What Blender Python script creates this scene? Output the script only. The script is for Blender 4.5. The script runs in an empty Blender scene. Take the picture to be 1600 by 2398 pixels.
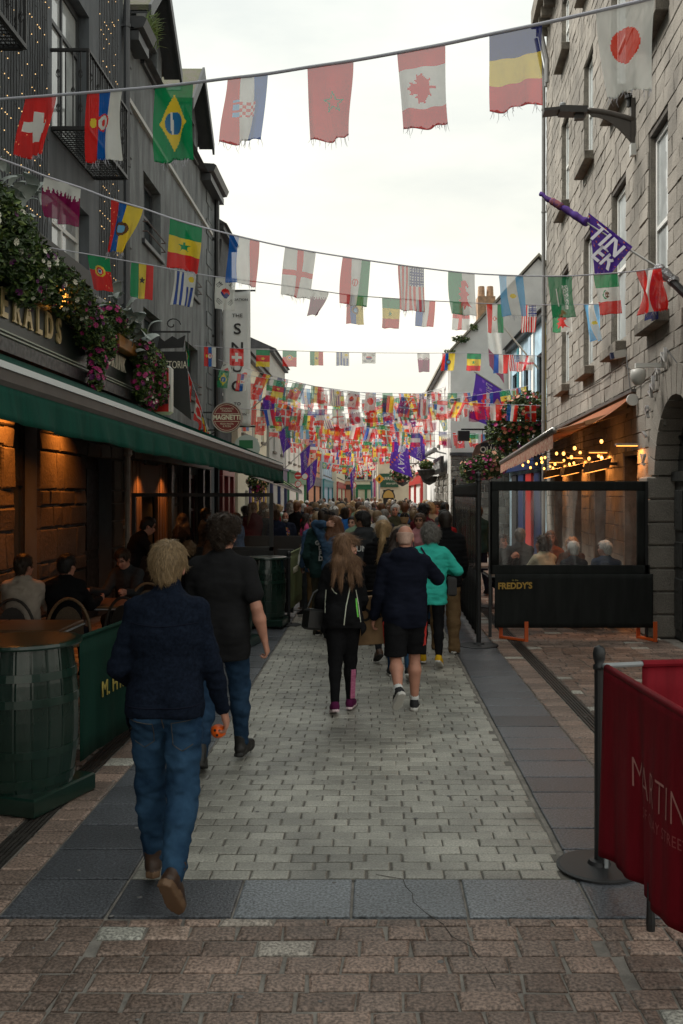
import bpy, bmesh, math, random
import numpy as np
from mathutils import Vector, Matrix

# ------------------------------------------------------------------ camera, sky, sun, exposure
S = bpy.context.scene
COL = S.collection
cam_d = bpy.data.cameras.new('camera')
cam = bpy.data.objects.new('camera', cam_d)
COL.objects.link(cam)
S.camera = cam
cam.location = (0, 0, 2.0)
cam.rotation_euler = (math.radians(90), 0, 0)
cam_d.sensor_fit = 'VERTICAL'
cam_d.sensor_height = 36.0
cam_d.lens = 2200 / 2398 * 36.0
cam_d.shift_x = -72 / 2398
cam_d.shift_y = -43 / 2398
cam_d.clip_start = 0.1
cam_d.clip_end = 2000
cam_d.dof.use_dof = True
cam_d.dof.focus_distance = 9.0
cam_d.dof.aperture_fstop = 11

SUN_EL, SUN_AZ = math.radians(50), math.radians(-78)      # azimuth from +Y towards +X
W = bpy.data.worlds.new('World')
S.world = W
W.use_nodes = True
wn, wl = W.node_tree.nodes, W.node_tree.links
wn.clear()
w_out = wn.new('ShaderNodeOutputWorld'); w_bg = wn.new('ShaderNodeBackground')
w_sky = wn.new('ShaderNodeTexSky'); w_sky.sky_type = 'NISHITA'; w_sky.sun_disc = False
w_sky.sun_elevation = SUN_EL; w_sky.sun_rotation = SUN_AZ
w_sky.air_density = 1.0; w_sky.dust_density = 2.0
w_tc = wn.new('ShaderNodeTexCoord'); w_map = wn.new('ShaderNodeMapping'); w_map.inputs['Scale'].default_value = (1.0, 1.3, 3.2)
w_noi = wn.new('ShaderNodeTexNoise'); w_noi.inputs['Scale'].default_value = 2.6; w_noi.inputs['Detail'].default_value = 8
w_noi.inputs['Roughness'].default_value = 0.55
w_cr = wn.new('ShaderNodeValToRGB')
w_cr.color_ramp.elements[0].position = 0.34; w_cr.color_ramp.elements[0].color = (5.4, 5.6, 5.45, 1)
w_cr.color_ramp.elements[1].position = 0.68; w_cr.color_ramp.elements[1].color = (7.25, 7.15, 6.65, 1)
w_mx = wn.new('ShaderNodeMixRGB'); w_mx.inputs[0].default_value = 0.93
w_bg.inputs['Strength'].default_value = 0.1
wl.new(w_tc.outputs['Generated'], w_map.inputs[0]); wl.new(w_map.outputs[0], w_noi.inputs['Vector'])
wl.new(w_noi.outputs['Fac'], w_cr.inputs[0]); wl.new(w_sky.outputs[0], w_mx.inputs[1]); wl.new(w_cr.outputs[0], w_mx.inputs[2])
w_sep = wn.new('ShaderNodeSeparateXYZ'); w_el = wn.new('ShaderNodeValToRGB'); w_mul = wn.new('ShaderNodeMixRGB'); w_mul.blend_type = 'MULTIPLY'; w_mul.inputs[0].default_value = 1.0
w_el.color_ramp.elements[0].position = 0.02; w_el.color_ramp.elements[0].color = (1.06, 1.0, 0.90, 1)
w_el.color_ramp.elements[1].position = 0.55; w_el.color_ramp.elements[1].color = (0.955, 0.985, 0.975, 1)
wl.new(w_tc.outputs['Generated'], w_sep.inputs[0]); wl.new(w_sep.outputs['Z'], w_el.inputs[0]); wl.new(w_mx.outputs[0], w_mul.inputs[1]); wl.new(w_el.outputs[0], w_mul.inputs[2])
wl.new(w_mul.outputs[0], w_bg.inputs['Color']); wl.new(w_bg.outputs[0], w_out.inputs['Surface'])

sun_d = bpy.data.lights.new('sun', 'SUN'); sun_d.energy = 2.8; sun_d.angle = math.radians(24); sun_d.color = (1.0, 0.95, 0.88)
sun = bpy.data.objects.new('sun', sun_d); COL.objects.link(sun)
sun.rotation_euler = Vector((-math.sin(SUN_AZ) * math.cos(SUN_EL), -math.cos(SUN_AZ) * math.cos(SUN_EL), -math.sin(SUN_EL))).to_track_quat('-Z', 'Y').to_euler()
sun.location = (0, 20, 30)

S.view_settings.view_transform = 'Standard'
S.view_settings.look = 'None'
S.view_settings.exposure = 0.76
S.view_settings.gamma = 1.0
S.view_settings.use_curve_mapping = False
S.render.engine = 'CYCLES'
S.cycles.use_denoising = True
S.cycles.max_bounces = 7
S.cycles.diffuse_bounces = 3
S.cycles.glossy_bounces = 3
S.cycles.transmission_bounces = 4
S.cycles.transparent_max_bounces = 28
S.cycles.caustics_reflective = False
S.cycles.caustics_refractive = False
S.cycles.sample_clamp_indirect = 4.0

# ------------------------------------------------------------------ helpers
RND = random.Random(7)
U = RND.uniform
VX, VY, FO, CH = 872.0, 1156.0, 2200.0, 2.0


def at(px, py, Y):
 return Vector(((px - VX) * Y / FO, Y, CH + (VY - py) * Y / FO))


def tag(o, label=None, cat=None, group=None, kind=None):
 if label: o['label'] = label
 if cat: o['category'] = cat
 if group: o['group'] = group
 if kind: o['kind'] = kind
 return o


def empty(name, loc=(0, 0, 0), label=None, cat=None, group=None, rz=0.0, parent=None):
 o = bpy.data.objects.new(name, None); COL.objects.link(o)
 o.location = loc; o.rotation_euler = (0, 0, rz); o.empty_display_size = 0.2
 if parent: o.parent = parent
 return tag(o, label, cat, group)


def link(name, me, parent=None, loc=None, rot=None, scale=None):
 o = bpy.data.objects.new(name, me); COL.objects.link(o)
 if parent: o.parent = parent
 if loc is not None: o.location = loc
 if rot is not None: o.rotation_euler = rot
 if scale is not None: o.scale = scale
 return o


class MB:
 """collects boxes, bars, tubes and sheets into one mesh"""
 def __init__(s):
  s.v, s.f, s.m = [], [], []

 def add(s, vs, fs, mi=0):
  b = len(s.v); s.v.extend([tuple(p) for p in vs])
  s.f.extend([tuple(b + i for i in f) for f in fs]); s.m.extend([mi] * len(fs))
  return s

 def box(s, x0, x1, y0, y1, z0, z1, mi=0):
  vs = [(x0, y0, z0), (x1, y0, z0), (x1, y1, z0), (x0, y1, z0), (x0, y0, z1), (x1, y0, z1), (x1, y1, z1), (x0, y1, z1)]
  return s.add(vs, [(0, 3, 2, 1), (4, 5, 6, 7), (0, 1, 5, 4), (1, 2, 6, 5), (2, 3, 7, 6), (3, 0, 4, 7)], mi)

 def hexa(s, vs, mi=0):
  return s.add(vs, [(0, 3, 2, 1), (4, 5, 6, 7), (0, 1, 5, 4), (1, 2, 6, 5), (2, 3, 7, 6), (3, 0, 4, 7)], mi)

 def cbox(s, x0, x1, y0, y1, z0, z1, c=0.01, mi=0):
  """box with chamfered edges on all sides"""
  a = []
  for (z, i) in ((z0, c), (z0 + c, 0), (z1 - c, 0), (z1, c)):
   a += [(x0 + i, y0 + i, z), (x1 - i, y0 + i, z), (x1 - i, y1 - i, z), (x0 + i, y1 - i, z)]
  f = [(3, 2, 1, 0), (12, 13, 14, 15)]
  for k in range(3):
   for j in range(4):
    f.append((k * 4 + j, k * 4 + (j + 1) % 4, k * 4 + 4 + (j + 1) % 4, k * 4 + 4 + j))
  return s.add(a, f, mi)

 def bar(s, a, b, w, h=None, up=(0, 0, 1), mi=0):
  a, b = Vector(a), Vector(b); h = w if h is None else h
  d = (b - a).normalized(); u = Vector(up)
  if abs(d.dot(u)) > 0.98: u = Vector((0, 1, 0))
  r = d.cross(u).normalized(); u = r.cross(d)
  vs = []
  for p in (a, b):
   vs += [p - r * w / 2 - u * h / 2, p + r * w / 2 - u * h / 2, p + r * w / 2 + u * h / 2, p - r * w / 2 + u * h / 2]
  return s.add(vs, [(0, 1, 2, 3), (7, 6, 5, 4), (0, 4, 5, 1), (1, 5, 6, 2), (2, 6, 7, 3), (3, 7, 4, 0)], mi)

 def tube(s, pts, r, n=6, mi=0, cap=True):
  pts = [Vector(p) for p in pts]; k = len(pts)
  rs = r if isinstance(r, (list, tuple)) else [r] * k
  vs, fs = [], []
  prev = None
  for i, p in enumerate(pts):
   d = (pts[min(i + 1, k - 1)] - pts[max(i - 1, 0)])
   d = d.normalized() if d.length > 1e-9 else Vector((0, 0, 1))
   if prev is None:
    u = Vector((0, 0, 1)) if abs(d.z) < 0.9 else Vector((1, 0, 0))
    a = d.cross(u).normalized()
   else:
    a = (prev - d * prev.dot(d)).normalized()
   prev = a; b = d.cross(a)
   for j in range(n):
    t = 2 * math.pi * j / n
    vs.append(p + (a * math.cos(t) + b * math.sin(t)) * rs[i])
  for i in range(k - 1):
   for j in range(n):
    fs.append((i * n + j, i * n + (j + 1) % n, (i + 1) * n + (j + 1) % n, (i + 1) * n + j))
  if cap:
   fs.append(tuple(range(n - 1, -1, -1))); fs.append(tuple((k - 1) * n + j for j in range(n)))
  return s.add(vs, fs, mi)

 def lathe(s, prof, c=(0, 0, 0), n=24, mi=0, cap=True):
  vs, fs = [], []; k = len(prof)
  for (r, z) in prof:
   for j in range(n):
    t = 2 * math.pi * j / n
    vs.append((c[0] + r * math.cos(t), c[1] + r * math.sin(t), c[2] + z))
  for i in range(k - 1):
   for j in range(n):
    fs.append((i * n + j, i * n + (j + 1) % n, (i + 1) * n + (j + 1) % n, (i + 1) * n + j))
  if cap:
   fs.append(tuple(range(n - 1, -1, -1))); fs.append(tuple((k - 1) * n + j for j in range(n)))
  return s.add(vs, fs, mi)

 def prism(s, poly, a, b, mi=0):
  """closed polygon given as 3D points, swept by vector b-a"""
  d = Vector(b) - Vector(a); n = len(poly)
  vs = [Vector(p) for p in poly] + [Vector(p) + d for p in poly]
  fs = [tuple(range(n - 1, -1, -1)), tuple(range(n, 2 * n))] + [(i, (i + 1) % n, n + (i + 1) % n, n + i) for i in range(n)]
  return s.add(vs, fs, mi)

 def quad(s, a, b, c, d, mi=0):
  return s.add([a, b, c, d], [(0, 1, 2, 3)], mi)

 def grid(s, fn, nu, nv, mi=0):
  vs = [fn(i / nu, j / nv) for j in range(nv + 1) for i in range(nu + 1)]
  fs = [(j * (nu + 1) + i, j * (nu + 1) + i + 1, (j + 1) * (nu + 1) + i + 1, (j + 1) * (nu + 1) + i) for j in range(nv) for i in range(nu)]
  return s.add(vs, fs, mi)

 def ball(s, c, r, nu=10, nv=6, mi=0, sc=(1, 1, 1)):
  prof = [(math.sin(math.pi * k / nv) * r, -math.cos(math.pi * k / nv) * r) for k in range(nv + 1)]
  vs = []
  b = len(s.v)
  t = MB().lathe([(max(q[0], 1e-4), q[1]) for q in prof], (0, 0, 0), nu)
  return s.add([(c[0] + x * sc[0], c[1] + y * sc[1], c[2] + z * sc[2]) for x, y, z in t.v], t.f, mi)

 def mesh(s, name, mats, smooth=False):
  me = bpy.data.meshes.new(name)
  me.from_pydata(s.v, [], s.f)
  mats = mats if isinstance(mats, (list, tuple)) else [mats]
  for m in mats: me.materials.append(m)
  if len(mats) > 1: me.polygons.foreach_set('material_index', s.m)
  if smooth: me.polygons.foreach_set('use_smooth', [True] * len(s.f))
  me.update()
  return me

 def build(s, name, mats, parent=None, smooth=False, fixn=True):
  me = s.mesh(name, mats, smooth)
  if fixn:
   bm = bmesh.new(); bm.from_mesh(me)
   bmesh.ops.recalc_face_normals(bm, faces=bm.faces)
   bm.to_mesh(me); bm.free()
  return link(name, me, parent)


# ------------------------------------------------------------------ materials
MATS = {}


def mat(name, col, rough=0.7, var=0.0, scale=6.0, bump=0.0, bscale=60.0, metal=0.0, col2=None, spec=0.5, rnd=0.0,
  stretch=None, emit=None, es=0.0, coat=0.0, sheen=0.0, rvar=0.0, detail=5.0):
 """principled material: colour mottled by noise towards col2, fine relief, per-object variation"""
 if name in MATS: return MATS[name]
 m = bpy.data.materials.new(name); m.use_nodes = True
 n, l = m.node_tree.nodes, m.node_tree.links
 p = n['Principled BSDF']
 p.inputs['Base Color'].default_value = (*col, 1); p.inputs['Roughness'].default_value = rough
 p.inputs['Metallic'].default_value = metal; p.inputs['Specular IOR Level'].default_value = spec
 if coat: p.inputs['Coat Weight'].default_value = coat; p.inputs['Coat Roughness'].default_value = 0.15
 if sheen: p.inputs['Sheen Weight'].default_value = sheen; p.inputs['Sheen Roughness'].default_value = 0.5
 if emit: p.inputs['Emission Color'].default_value = (*emit, 1); p.inputs['Emission Strength'].default_value = es
 src = None
 if var or bump or col2 or rvar:
  tc = n.new('ShaderNodeTexCoord'); vec = tc.outputs['Object']
  if stretch:
   mp = n.new('ShaderNodeMapping'); mp.inputs['Scale'].default_value = stretch
   l.new(vec, mp.inputs[0]); vec = mp.outputs[0]
  if rnd:
   oi = n.new('ShaderNodeObjectInfo'); va = n.new('ShaderNodeVectorMath'); va.operation = 'ADD'
   sc = n.new('ShaderNodeMath'); sc.operation = 'MULTIPLY'; sc.inputs[1].default_value = 37.0
   l.new(oi.outputs['Random'], sc.inputs[0]); l.new(vec, va.inputs[0]); l.new(sc.outputs[0], va.inputs[1]); vec = va.outputs[0]
 if var or col2:
  nz = n.new('ShaderNodeTexNoise'); nz.inputs['Scale'].default_value = scale; nz.inputs['Detail'].default_value = detail
  nz.inputs['Roughness'].default_value = 0.65
  l.new(vec, nz.inputs['Vector'])
  c2 = col2 if col2 else tuple(max(0.0, c * (1 - var)) for c in col)
  c1 = col if col2 else tuple(c * (1 + var) for c in col)
  cr = n.new('ShaderNodeValToRGB')
  cr.color_ramp.elements[0].position = 0.34; cr.color_ramp.elements[0].color = (*c2, 1)
  cr.color_ramp.elements[1].position = 0.66; cr.color_ramp.elements[1].color = (*c1, 1)
  l.new(nz.outputs['Fac'], cr.inputs[0]); src = cr.outputs[0]
 if rnd:
  oi2 = n.new('ShaderNodeObjectInfo'); hs = n.new('ShaderNodeHueSaturation')
  mr = n.new('ShaderNodeMapRange'); mr.inputs[3].default_value = 1 - rnd; mr.inputs[4].default_value = 1 + rnd
  l.new(oi2.outputs['Random'], mr.inputs[0]); l.new(mr.outputs[0], hs.inputs['Value'])
  if src is not None: l.new(src, hs.inputs['Color'])
  else: hs.inputs['Color'].default_value = (*col, 1)
  src = hs.outputs[0]
 if src is not None: l.new(src, p.inputs['Base Color'])
 if rvar:
  n3 = n.new('ShaderNodeTexNoise'); n3.inputs['Scale'].default_value = scale * 1.7; n3.inputs['Detail'].default_value = 3
  l.new(vec, n3.inputs['Vector'])
  m3 = n.new('ShaderNodeMapRange'); m3.inputs[1].default_value = 0.3; m3.inputs[2].default_value = 0.7
  m3.inputs[3].default_value = max(0.05, rough - rvar); m3.inputs[4].default_value = min(1, rough + rvar)
  l.new(n3.outputs['Fac'], m3.inputs[0]); l.new(m3.outputs[0], p.inputs['Roughness'])
 if bump:
  n2 = n.new('ShaderNodeTexNoise'); n2.inputs['Scale'].default_value = bscale; n2.inputs['Detail'].default_value = 4
  l.new(vec, n2.inputs['Vector'])
  b = n.new('ShaderNodeBump'); b.inputs['Strength'].default_value = bump; b.inputs['Distance'].default_value = 0.02
  l.new(n2.outputs['Fac'], b.inputs['Height']); l.new(b.outputs[0], p.inputs['Normal'])
 MATS[name] = m
 return m


def glass_mat(name, col=(0.03, 0.04, 0.045), rough=0.06):
 return mat(name, col, rough, spec=0.9)


def clear_mat(name, tint=(0.9, 0.93, 0.92), film=0.12, milky=0.0):
 if name in MATS: return MATS[name]
 m = bpy.data.materials.new(name); m.use_nodes = True
 n, l = m.node_tree.nodes, m.node_tree.links
 n.remove(n['Principled BSDF'])
 t = n.new('ShaderNodeBsdfTransparent'); t.inputs[0].default_value = (*tint, 1)
 g = n.new('ShaderNodeBsdfGlossy'); g.inputs['Roughness'].default_value = 0.08
 d = n.new('ShaderNodeBsdfDiffuse'); d.inputs[0].default_value = (0.75, 0.75, 0.72, 1)
 m1 = n.new('ShaderNodeMixShader'); m1.inputs[0].default_value = film
 m2 = n.new('ShaderNodeMixShader')
 nz = n.new('ShaderNodeTexNoise'); nz.inputs['Scale'].default_value = 3.0; nz.inputs['Detail'].default_value = 6
 tc = n.new('ShaderNodeTexCoord'); mp = n.new('ShaderNodeMapping'); mp.inputs['Scale'].default_value = (3.0, 3.0, 0.7)
 l.new(tc.outputs['Object'], mp.inputs[0]); l.new(mp.outputs[0], nz.inputs['Vector'])
 mr = n.new('ShaderNodeMapRange'); mr.inputs[1].default_value = 0.45; mr.inputs[2].default_value = 0.75; mr.inputs[3].default_value = milky * 0.3; mr.inputs[4].default_value = milky
 l.new(nz.outputs['Fac'], mr.inputs[0]); l.new(mr.outputs[0], m2.inputs[0])
 l.new(t.outputs[0], m1.inputs[1]); l.new(g.outputs[0], m1.inputs[2]); l.new(m1.outputs[0], m2.inputs[1]); l.new(d.outputs[0], m2.inputs[2])
 b = n.new('ShaderNodeBump'); b.inputs['Strength'].default_value = 0.25; l.new(nz.outputs['Fac'], b.inputs['Height']); l.new(b.outputs[0], g.inputs['Normal'])
 l.new(m2.outputs[0], n['Material Output'].inputs['Surface'])
 MATS[name] = m
 return m


def s2l(r, g, b):
 f = lambda c: (c / 255) / 12.92 if c <= 10 else ((c / 255 + 0.055) / 1.055) ** 2.4
 return (f(r), f(g), f(b))


def tinted(name, rgb, rough=0.75, **k):
 return mat(name, rgb, rough, **k)


TEXTS = {}


def text_obj(name, s, m, size, loc, right, up, parent=None, align='CENTER', depth=0.004, xs=1.0, spacing=1.0, bold=0.0, serif=False):
 """flat raised lettering, converted to a mesh in the plane spanned by right and up"""
 c = bpy.data.curves.new(name, 'FONT'); c.body = s; c.size = size; c.align_x = align; c.align_y = 'CENTER'
 c.extrude = depth; c.offset = bold; c.space_character = spacing; c.resolution_u = 3; c.space_line = 0.85
 t = bpy.data.objects.new(name, c); COL.objects.link(t)
 dg = bpy.context.evaluated_depsgraph_get(); dg.update()
 me = bpy.data.meshes.new_from_object(t.evaluated_get(dg))
 bpy.data.objects.remove(t); bpy.data.curves.remove(c)
 me.materials.clear(); me.materials.append(m)
 r = Vector(right).normalized(); u = Vector(up).normalized(); nrm = r.cross(u)
 M = Matrix(((r.x * xs, u.x, nrm.x, loc[0]), (r.y * xs, u.y, nrm.y, loc[1]), (r.z * xs, u.z, nrm.z, loc[2]), (0, 0, 0, 1)))
 me.transform(M)
 return link(name, me, parent)


def copy_tree(o, parent=None):
 c = o.copy(); COL.objects.link(c)
 if parent: c.parent = parent
 for ch in o.children: copy_tree(ch, c)
 return c
# ------------------------------------------------------------------ stone materials
def stone_mat(name, col, rnd=0.2, speck=0.25, sscale=220.0, stain=0.35, stscale=1.3, rough=0.55, bump=0.25, hue=None, bscale=90.0, light=0.0, pos=True):
 """stone: per-piece tone, crystal speckle, broad stains laid over neighbouring pieces, relief"""
 if name in MATS: return MATS[name]
 m = bpy.data.materials.new(name); m.use_nodes = True
 n, l = m.node_tree.nodes, m.node_tree.links
 p = n['Principled BSDF']; p.inputs['Specular IOR Level'].default_value = 0.5
 ge = n.new('ShaderNodeNewGeometry'); oi = n.new('ShaderNodeObjectInfo'); tc = n.new('ShaderNodeTexCoord')
 P = ge.outputs['Position']
 ad = n.new('ShaderNodeMath'); ad.operation = 'ADD'; fr = n.new('ShaderNodeMath'); fr.operation = 'FRACT'
 l.new(ge.outputs['Random Per Island'], ad.inputs[0]); l.new(oi.outputs['Random'], ad.inputs[1]); l.new(ad.outputs[0], fr.inputs[0])
 cr = n.new('ShaderNodeValToRGB')
 c0 = tuple(c * (1 - rnd) for c in col); c1 = tuple(c * (1 + rnd) for c in col)
 cr.color_ramp.elements[0].color = (*c0, 1); cr.color_ramp.elements[1].color = (*c1, 1)
 if hue:
  e = cr.color_ramp.elements.new(0.45); e.color = (*hue, 1)
 if light:
  e = cr.color_ramp.elements.new(0.935); e.color = (*c1, 1)
  e = cr.color_ramp.elements.new(0.945); e.color = (light, light * 0.97, light * 0.85, 1); cr.color_ramp.elements[-1].color = (light, light * 0.97, light * 0.85, 1)
 l.new(fr.outputs[0], cr.inputs[0])
 nz = n.new('ShaderNodeTexNoise'); nz.inputs['Scale'].default_value = sscale; nz.inputs['Detail'].default_value = 2
 l.new(P, nz.inputs['Vector'])
 mr = n.new('ShaderNodeMapRange'); mr.inputs[1].default_value = 0.35; mr.inputs[2].default_value = 0.65
 mr.inputs[3].default_value = 1 - speck; mr.inputs[4].default_value = 1 + speck
 l.new(nz.outputs['Fac'], mr.inputs[0])
 n2 = n.new('ShaderNodeTexNoise'); n2.inputs['Scale'].default_value = stscale; n2.inputs['Detail'].default_value = 6; n2.inputs['Roughness'].default_value = 0.62
 l.new(P, n2.inputs['Vector'])
 m2 = n.new('ShaderNodeMapRange'); m2.inputs[1].default_value = 0.32; m2.inputs[2].default_value = 0.62
 m2.inputs[3].default_value = 1 - stain; m2.inputs[4].default_value = 1 + stain * 0.25
 l.new(n2.outputs['Fac'], m2.inputs[0])
 mm = n.new('ShaderNodeMath'); mm.operation = 'MULTIPLY'; l.new(mr.outputs[0], mm.inputs[0]); l.new(m2.outputs[0], mm.inputs[1])
 vm = n.new('ShaderNodeVectorMath'); vm.operation = 'SCALE'; l.new(cr.outputs[0], vm.inputs[0]); l.new(mm.outputs[0], vm.inputs['Scale'])
 l.new(vm.outputs[0], p.inputs['Base Color'])
 rr = n.new('ShaderNodeMapRange'); rr.inputs[3].default_value = max(0.1, rough - 0.12); rr.inputs[4].default_value = min(1, rough + 0.14)
 l.new(n2.outputs['Fac'], rr.inputs[0]); l.new(rr.outputs[0], p.inputs['Roughness'])
 n3 = n.new('ShaderNodeTexNoise'); n3.inputs['Scale'].default_value = bscale; n3.inputs['Detail'].default_value = 5
 l.new(P, n3.inputs['Vector'])
 b = n.new('ShaderNodeBump'); b.inputs['Strength'].default_value = bump; b.inputs['Distance'].default_value = 0.012
 l.new(n3.outputs['Fac'], b.inputs['Height']); l.new(b.outputs[0], p.inputs['Normal'])
 MATS[name] = m
 return m


M_sett = stone_mat('pale_sett', (0.345, 0.332, 0.288), rnd=0.21, speck=0.24, sscale=85, stain=0.5, stscale=1.1, rough=0.42)
M_slab = stone_mat('blue_slab', (0.094, 0.100, 0.113), rnd=0.26, speck=0.55, sscale=75, stain=0.25, rough=0.36, bump=0.35)
M_slab2 = stone_mat('blue_slab_sky_sheen', (0.165, 0.18, 0.195), rnd=0.12, speck=0.50, sscale=75, stain=0.28, rough=0.36, bump=0.3)  # paler blue: sky reflection on the front slabs put into the colour
M_brown = stone_mat('brown_paver', (0.255, 0.178, 0.140), rnd=0.32, speck=0.5, sscale=70, stain=0.38, rough=0.5, bump=0.45, hue=(0.215, 0.158, 0.128), light=0.42)
M_joint = mat('joint_mortar', (0.23, 0.21, 0.185), 0.9, var=0.3, scale=9, bump=0.3)
M_jdark = mat('joint_sand', (0.16, 0.148, 0.13), 0.95, var=0.35, scale=6, bump=0.3)
M_ground = mat('ground_stone', (0.15, 0.14, 0.13), 0.8, var=0.2, scale=2, bump=0.2)
M_drain = mat('drain_iron', (0.035, 0.03, 0.026), 0.55, var=0.35, scale=14, bump=0.3)
EDGE_L, EDGE_R = -1.26, 1.04


def paver_mesh(mb, x0, x1, y0, y1, zt, zb=-0.03, c=0.006, j=0.004, mi=0):
 """one stone: chamfered top, slightly irregular corners"""
 q = lambda: U(-j, j)
 co = [(x0 + q(), y0 + q()), (x1 + q(), y0 + q()), (x1 + q(), y1 + q()), (x0 + q(), y1 + q())]
 cx, cy = (x0 + x1) / 2, (y0 + y1) / 2
 ins = lambda p, d: (p[0] + (d if p[0] < cx else -d), p[1] + (d if p[1] < cy else -d))
 vs = [(*p, zb) for p in co] + [(*p, zt - c) for p in co]
 for p in co:
  i1 = ins(p, c * 1.2); vs.append((i1[0], i1[1], zt - c * 0.25))
 for p in co:
  i2 = ins(p, c * 3.0); vs.append((i2[0], i2[1], zt))
 fs = [(12, 13, 14, 15)]
 for k in (0, 1, 2):
  for a in range(4):
   fs.append((k * 4 + a, k * 4 + (a + 1) % 4, k * 4 + 4 + (a + 1) % 4, k * 4 + 4 + a))
 mb.add(vs, fs, mi)


def lay(stones, parent, name, m, limit, zvar=0.002, c=0.006, j=0.004):
 """the nearest stones as objects, the rest joined"""
 stones = sorted(stones, key=lambda s: s[2])
 cache = {}
 for s in stones[:limit]:
  w, d = s[1] - s[0], s[3] - s[2]
  key = (round(w, 2), round(d, 2), RND.randrange(4), s[4] if len(s) > 4 else 0)
  if key not in cache:
   b = MB(); paver_mesh(b, -w / 2, w / 2, -d / 2, d / 2, 0, c=c, j=j); cache[key] = b.mesh(name, s[4] if len(s) > 4 else m)
  link(name, cache[key], parent, ((s[0] + s[1]) / 2, (s[2] + s[3]) / 2, U(-zvar, zvar)), (U(-0.006, 0.006), U(-0.006, 0.006), U(-0.004, 0.004)))
 if len(stones) > limit:
  b = MB()
  for s in stones[limit:]: paver_mesh(b, s[0], s[1], s[2], s[3], U(-zvar, zvar), c=c, j=j)
  o = b.build(name + '_spread', m, parent, fixn=False); o['kind'] = 'stuff'


def sheet(name, x0, x1, y0, y1, z, m, parent=None, kind='structure'):
 b = MB(); b.quad((x0, y0, z), (x1, y0, z), (x1, y1, z), (x0, y1, z))
 o = b.build(name, m, parent)
 if kind: o['kind'] = kind
 return o


ground = sheet('ground', -300, 300, -60, 900, -0.05, M_ground)
road = sheet('road', EDGE_L, EDGE_R, 4.88, 70, -0.010, M_jdark)
st = []; y = 4.885; k = 0
while y < 34:
 d = 0.112 + U(-0.003, 0.003); x = EDGE_L + 0.006 - (0.105 if k % 2 else 0.0) - U(0, 0.02)
 while x < EDGE_R - 0.03:
  w = 0.205 + U(-0.008, 0.008)
  a, b_ = max(x, EDGE_L + 0.008), min(x + w, EDGE_R - 0.012)
  if b_ - a > 0.05: st.append((a + 0.0035, b_ - 0.0035, y + 0.0035, y + d - 0.0035))
  x += w + 0.002
 y += d + 0.001; k += 1
lay(st, road, 'sett', M_sett, 300, zvar=0.0022, c=0.004, j=0.003)

pl = sheet('pavement', -4.6, EDGE_L - 0.0, -2, 70, -0.014, M_joint)
pr = sheet('pavement', EDGE_R + 0.0, 5.2, -2, 70, -0.014, M_joint)
pf = sheet('pavement', EDGE_L, EDGE_R, -2, 4.88, -0.014, M_joint)

# dark slabs either side and across the front
L = []
y = 4.44; k = 0
while y < 40:
 d = 0.40 + U(-0.03, 0.03) if k else 0.44
 L.append((-1.765, EDGE_L - 0.012, y + 0.006, y + d - 0.006)); y += d; k += 1
lay(L, pl, 'paving_slab', M_slab, 300, zvar=0.0015, c=0.004, j=0.003)
L = []
y = 4.44; k = 0
while y < 40:
 d = 0.36 + U(-0.04, 0.05) if k else 0.44
 L.append((EDGE_R + 0.030, 1.61, y + 0.004, y + d - 0.004)); y += d; k += 1
lay(L, pr, 'paving_slab', M_slab, 300, zvar=0.0015, c=0.004, j=0.003)
xs = [-1.26, -0.665, -0.10, 0.456, EDGE_R + 0.02]
L = [(xs[i] + 0.006, xs[i + 1] - 0.006, 4.446, 4.874, M_slab2 if i else M_slab) for i in range(4)]
lay(L, pf, 'paving_slab', M_slab2, 300, zvar=0.001, c=0.004, j=0.002)
# brown pavers: front rows
for (par, xa, xb) in ((pf, EDGE_L, EDGE_R), (pl, -4.3, EDGE_L), (pr, EDGE_R, 4.0)):
 L = []
 y = 4.435; k = 0
 while y > 2.6:
  d = 0.075 if k == 0 else 0.143 + U(-0.006, 0.006)
  x = xa - U(0, 0.15)
  while x < xb:
   w = U(0.17, 0.26)
   a, b_ = max(x, xa), min(x + w, xb)
   if b_ - a > 0.06 and -2.4 < a < 2.2: L.append((a + 0.007, b_ - 0.007, y - d + 0.007, y - 0.007))
   x += w
  y -= d; k += 1
 if par is pf:
  lay(L, par, 'paver', M_brown, 300, zvar=0.003, c=0.009, j=0.007)
 elif par is pl: LL = L
 else: LR = L
# brown edge rows and the wide areas along the walls
def area(x0, x1, y0, y1, row, wl, along=False):
 out = []; y = y0
 while y < y1:
  d = row + U(-0.012, 0.012); x = x0 - (U(0, 0.14) if not along else 0)
  while x < x1 - 0.02:
   w = wl + U(-0.05, 0.05) if not along else x1 - x0
   a, b_ = max(x, x0), min(x + w, x1)
   if b_ - a > 0.05: out.append((a + 0.006, b_ - 0.006, y + 0.006, y + d - 0.006))
   x += w
  y += d
 return out
LL += area(-1.985, -1.775, 4.44, 30, 0.19, 0.2, True)
LL += area(-4.3, -2.135, 4.44, 16, 0.15, 0.22)
lay(LL, pl, 'paver', M_brown, 260, zvar=0.003, c=0.008, j=0.006)
LR += area(1.62, 1.855, 4.44, 34, 0.15, 0.2, True)
LR += area(2.015, 4.0, 4.44, 22, 0.145, 0.23)
lay([s for s in LR if s[2] < 4.4 or s[1] < 1.9 or s[2] > 5.0], pr, 'paver', M_brown, 300, zvar=0.003, c=0.008, j=0.006)
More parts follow.
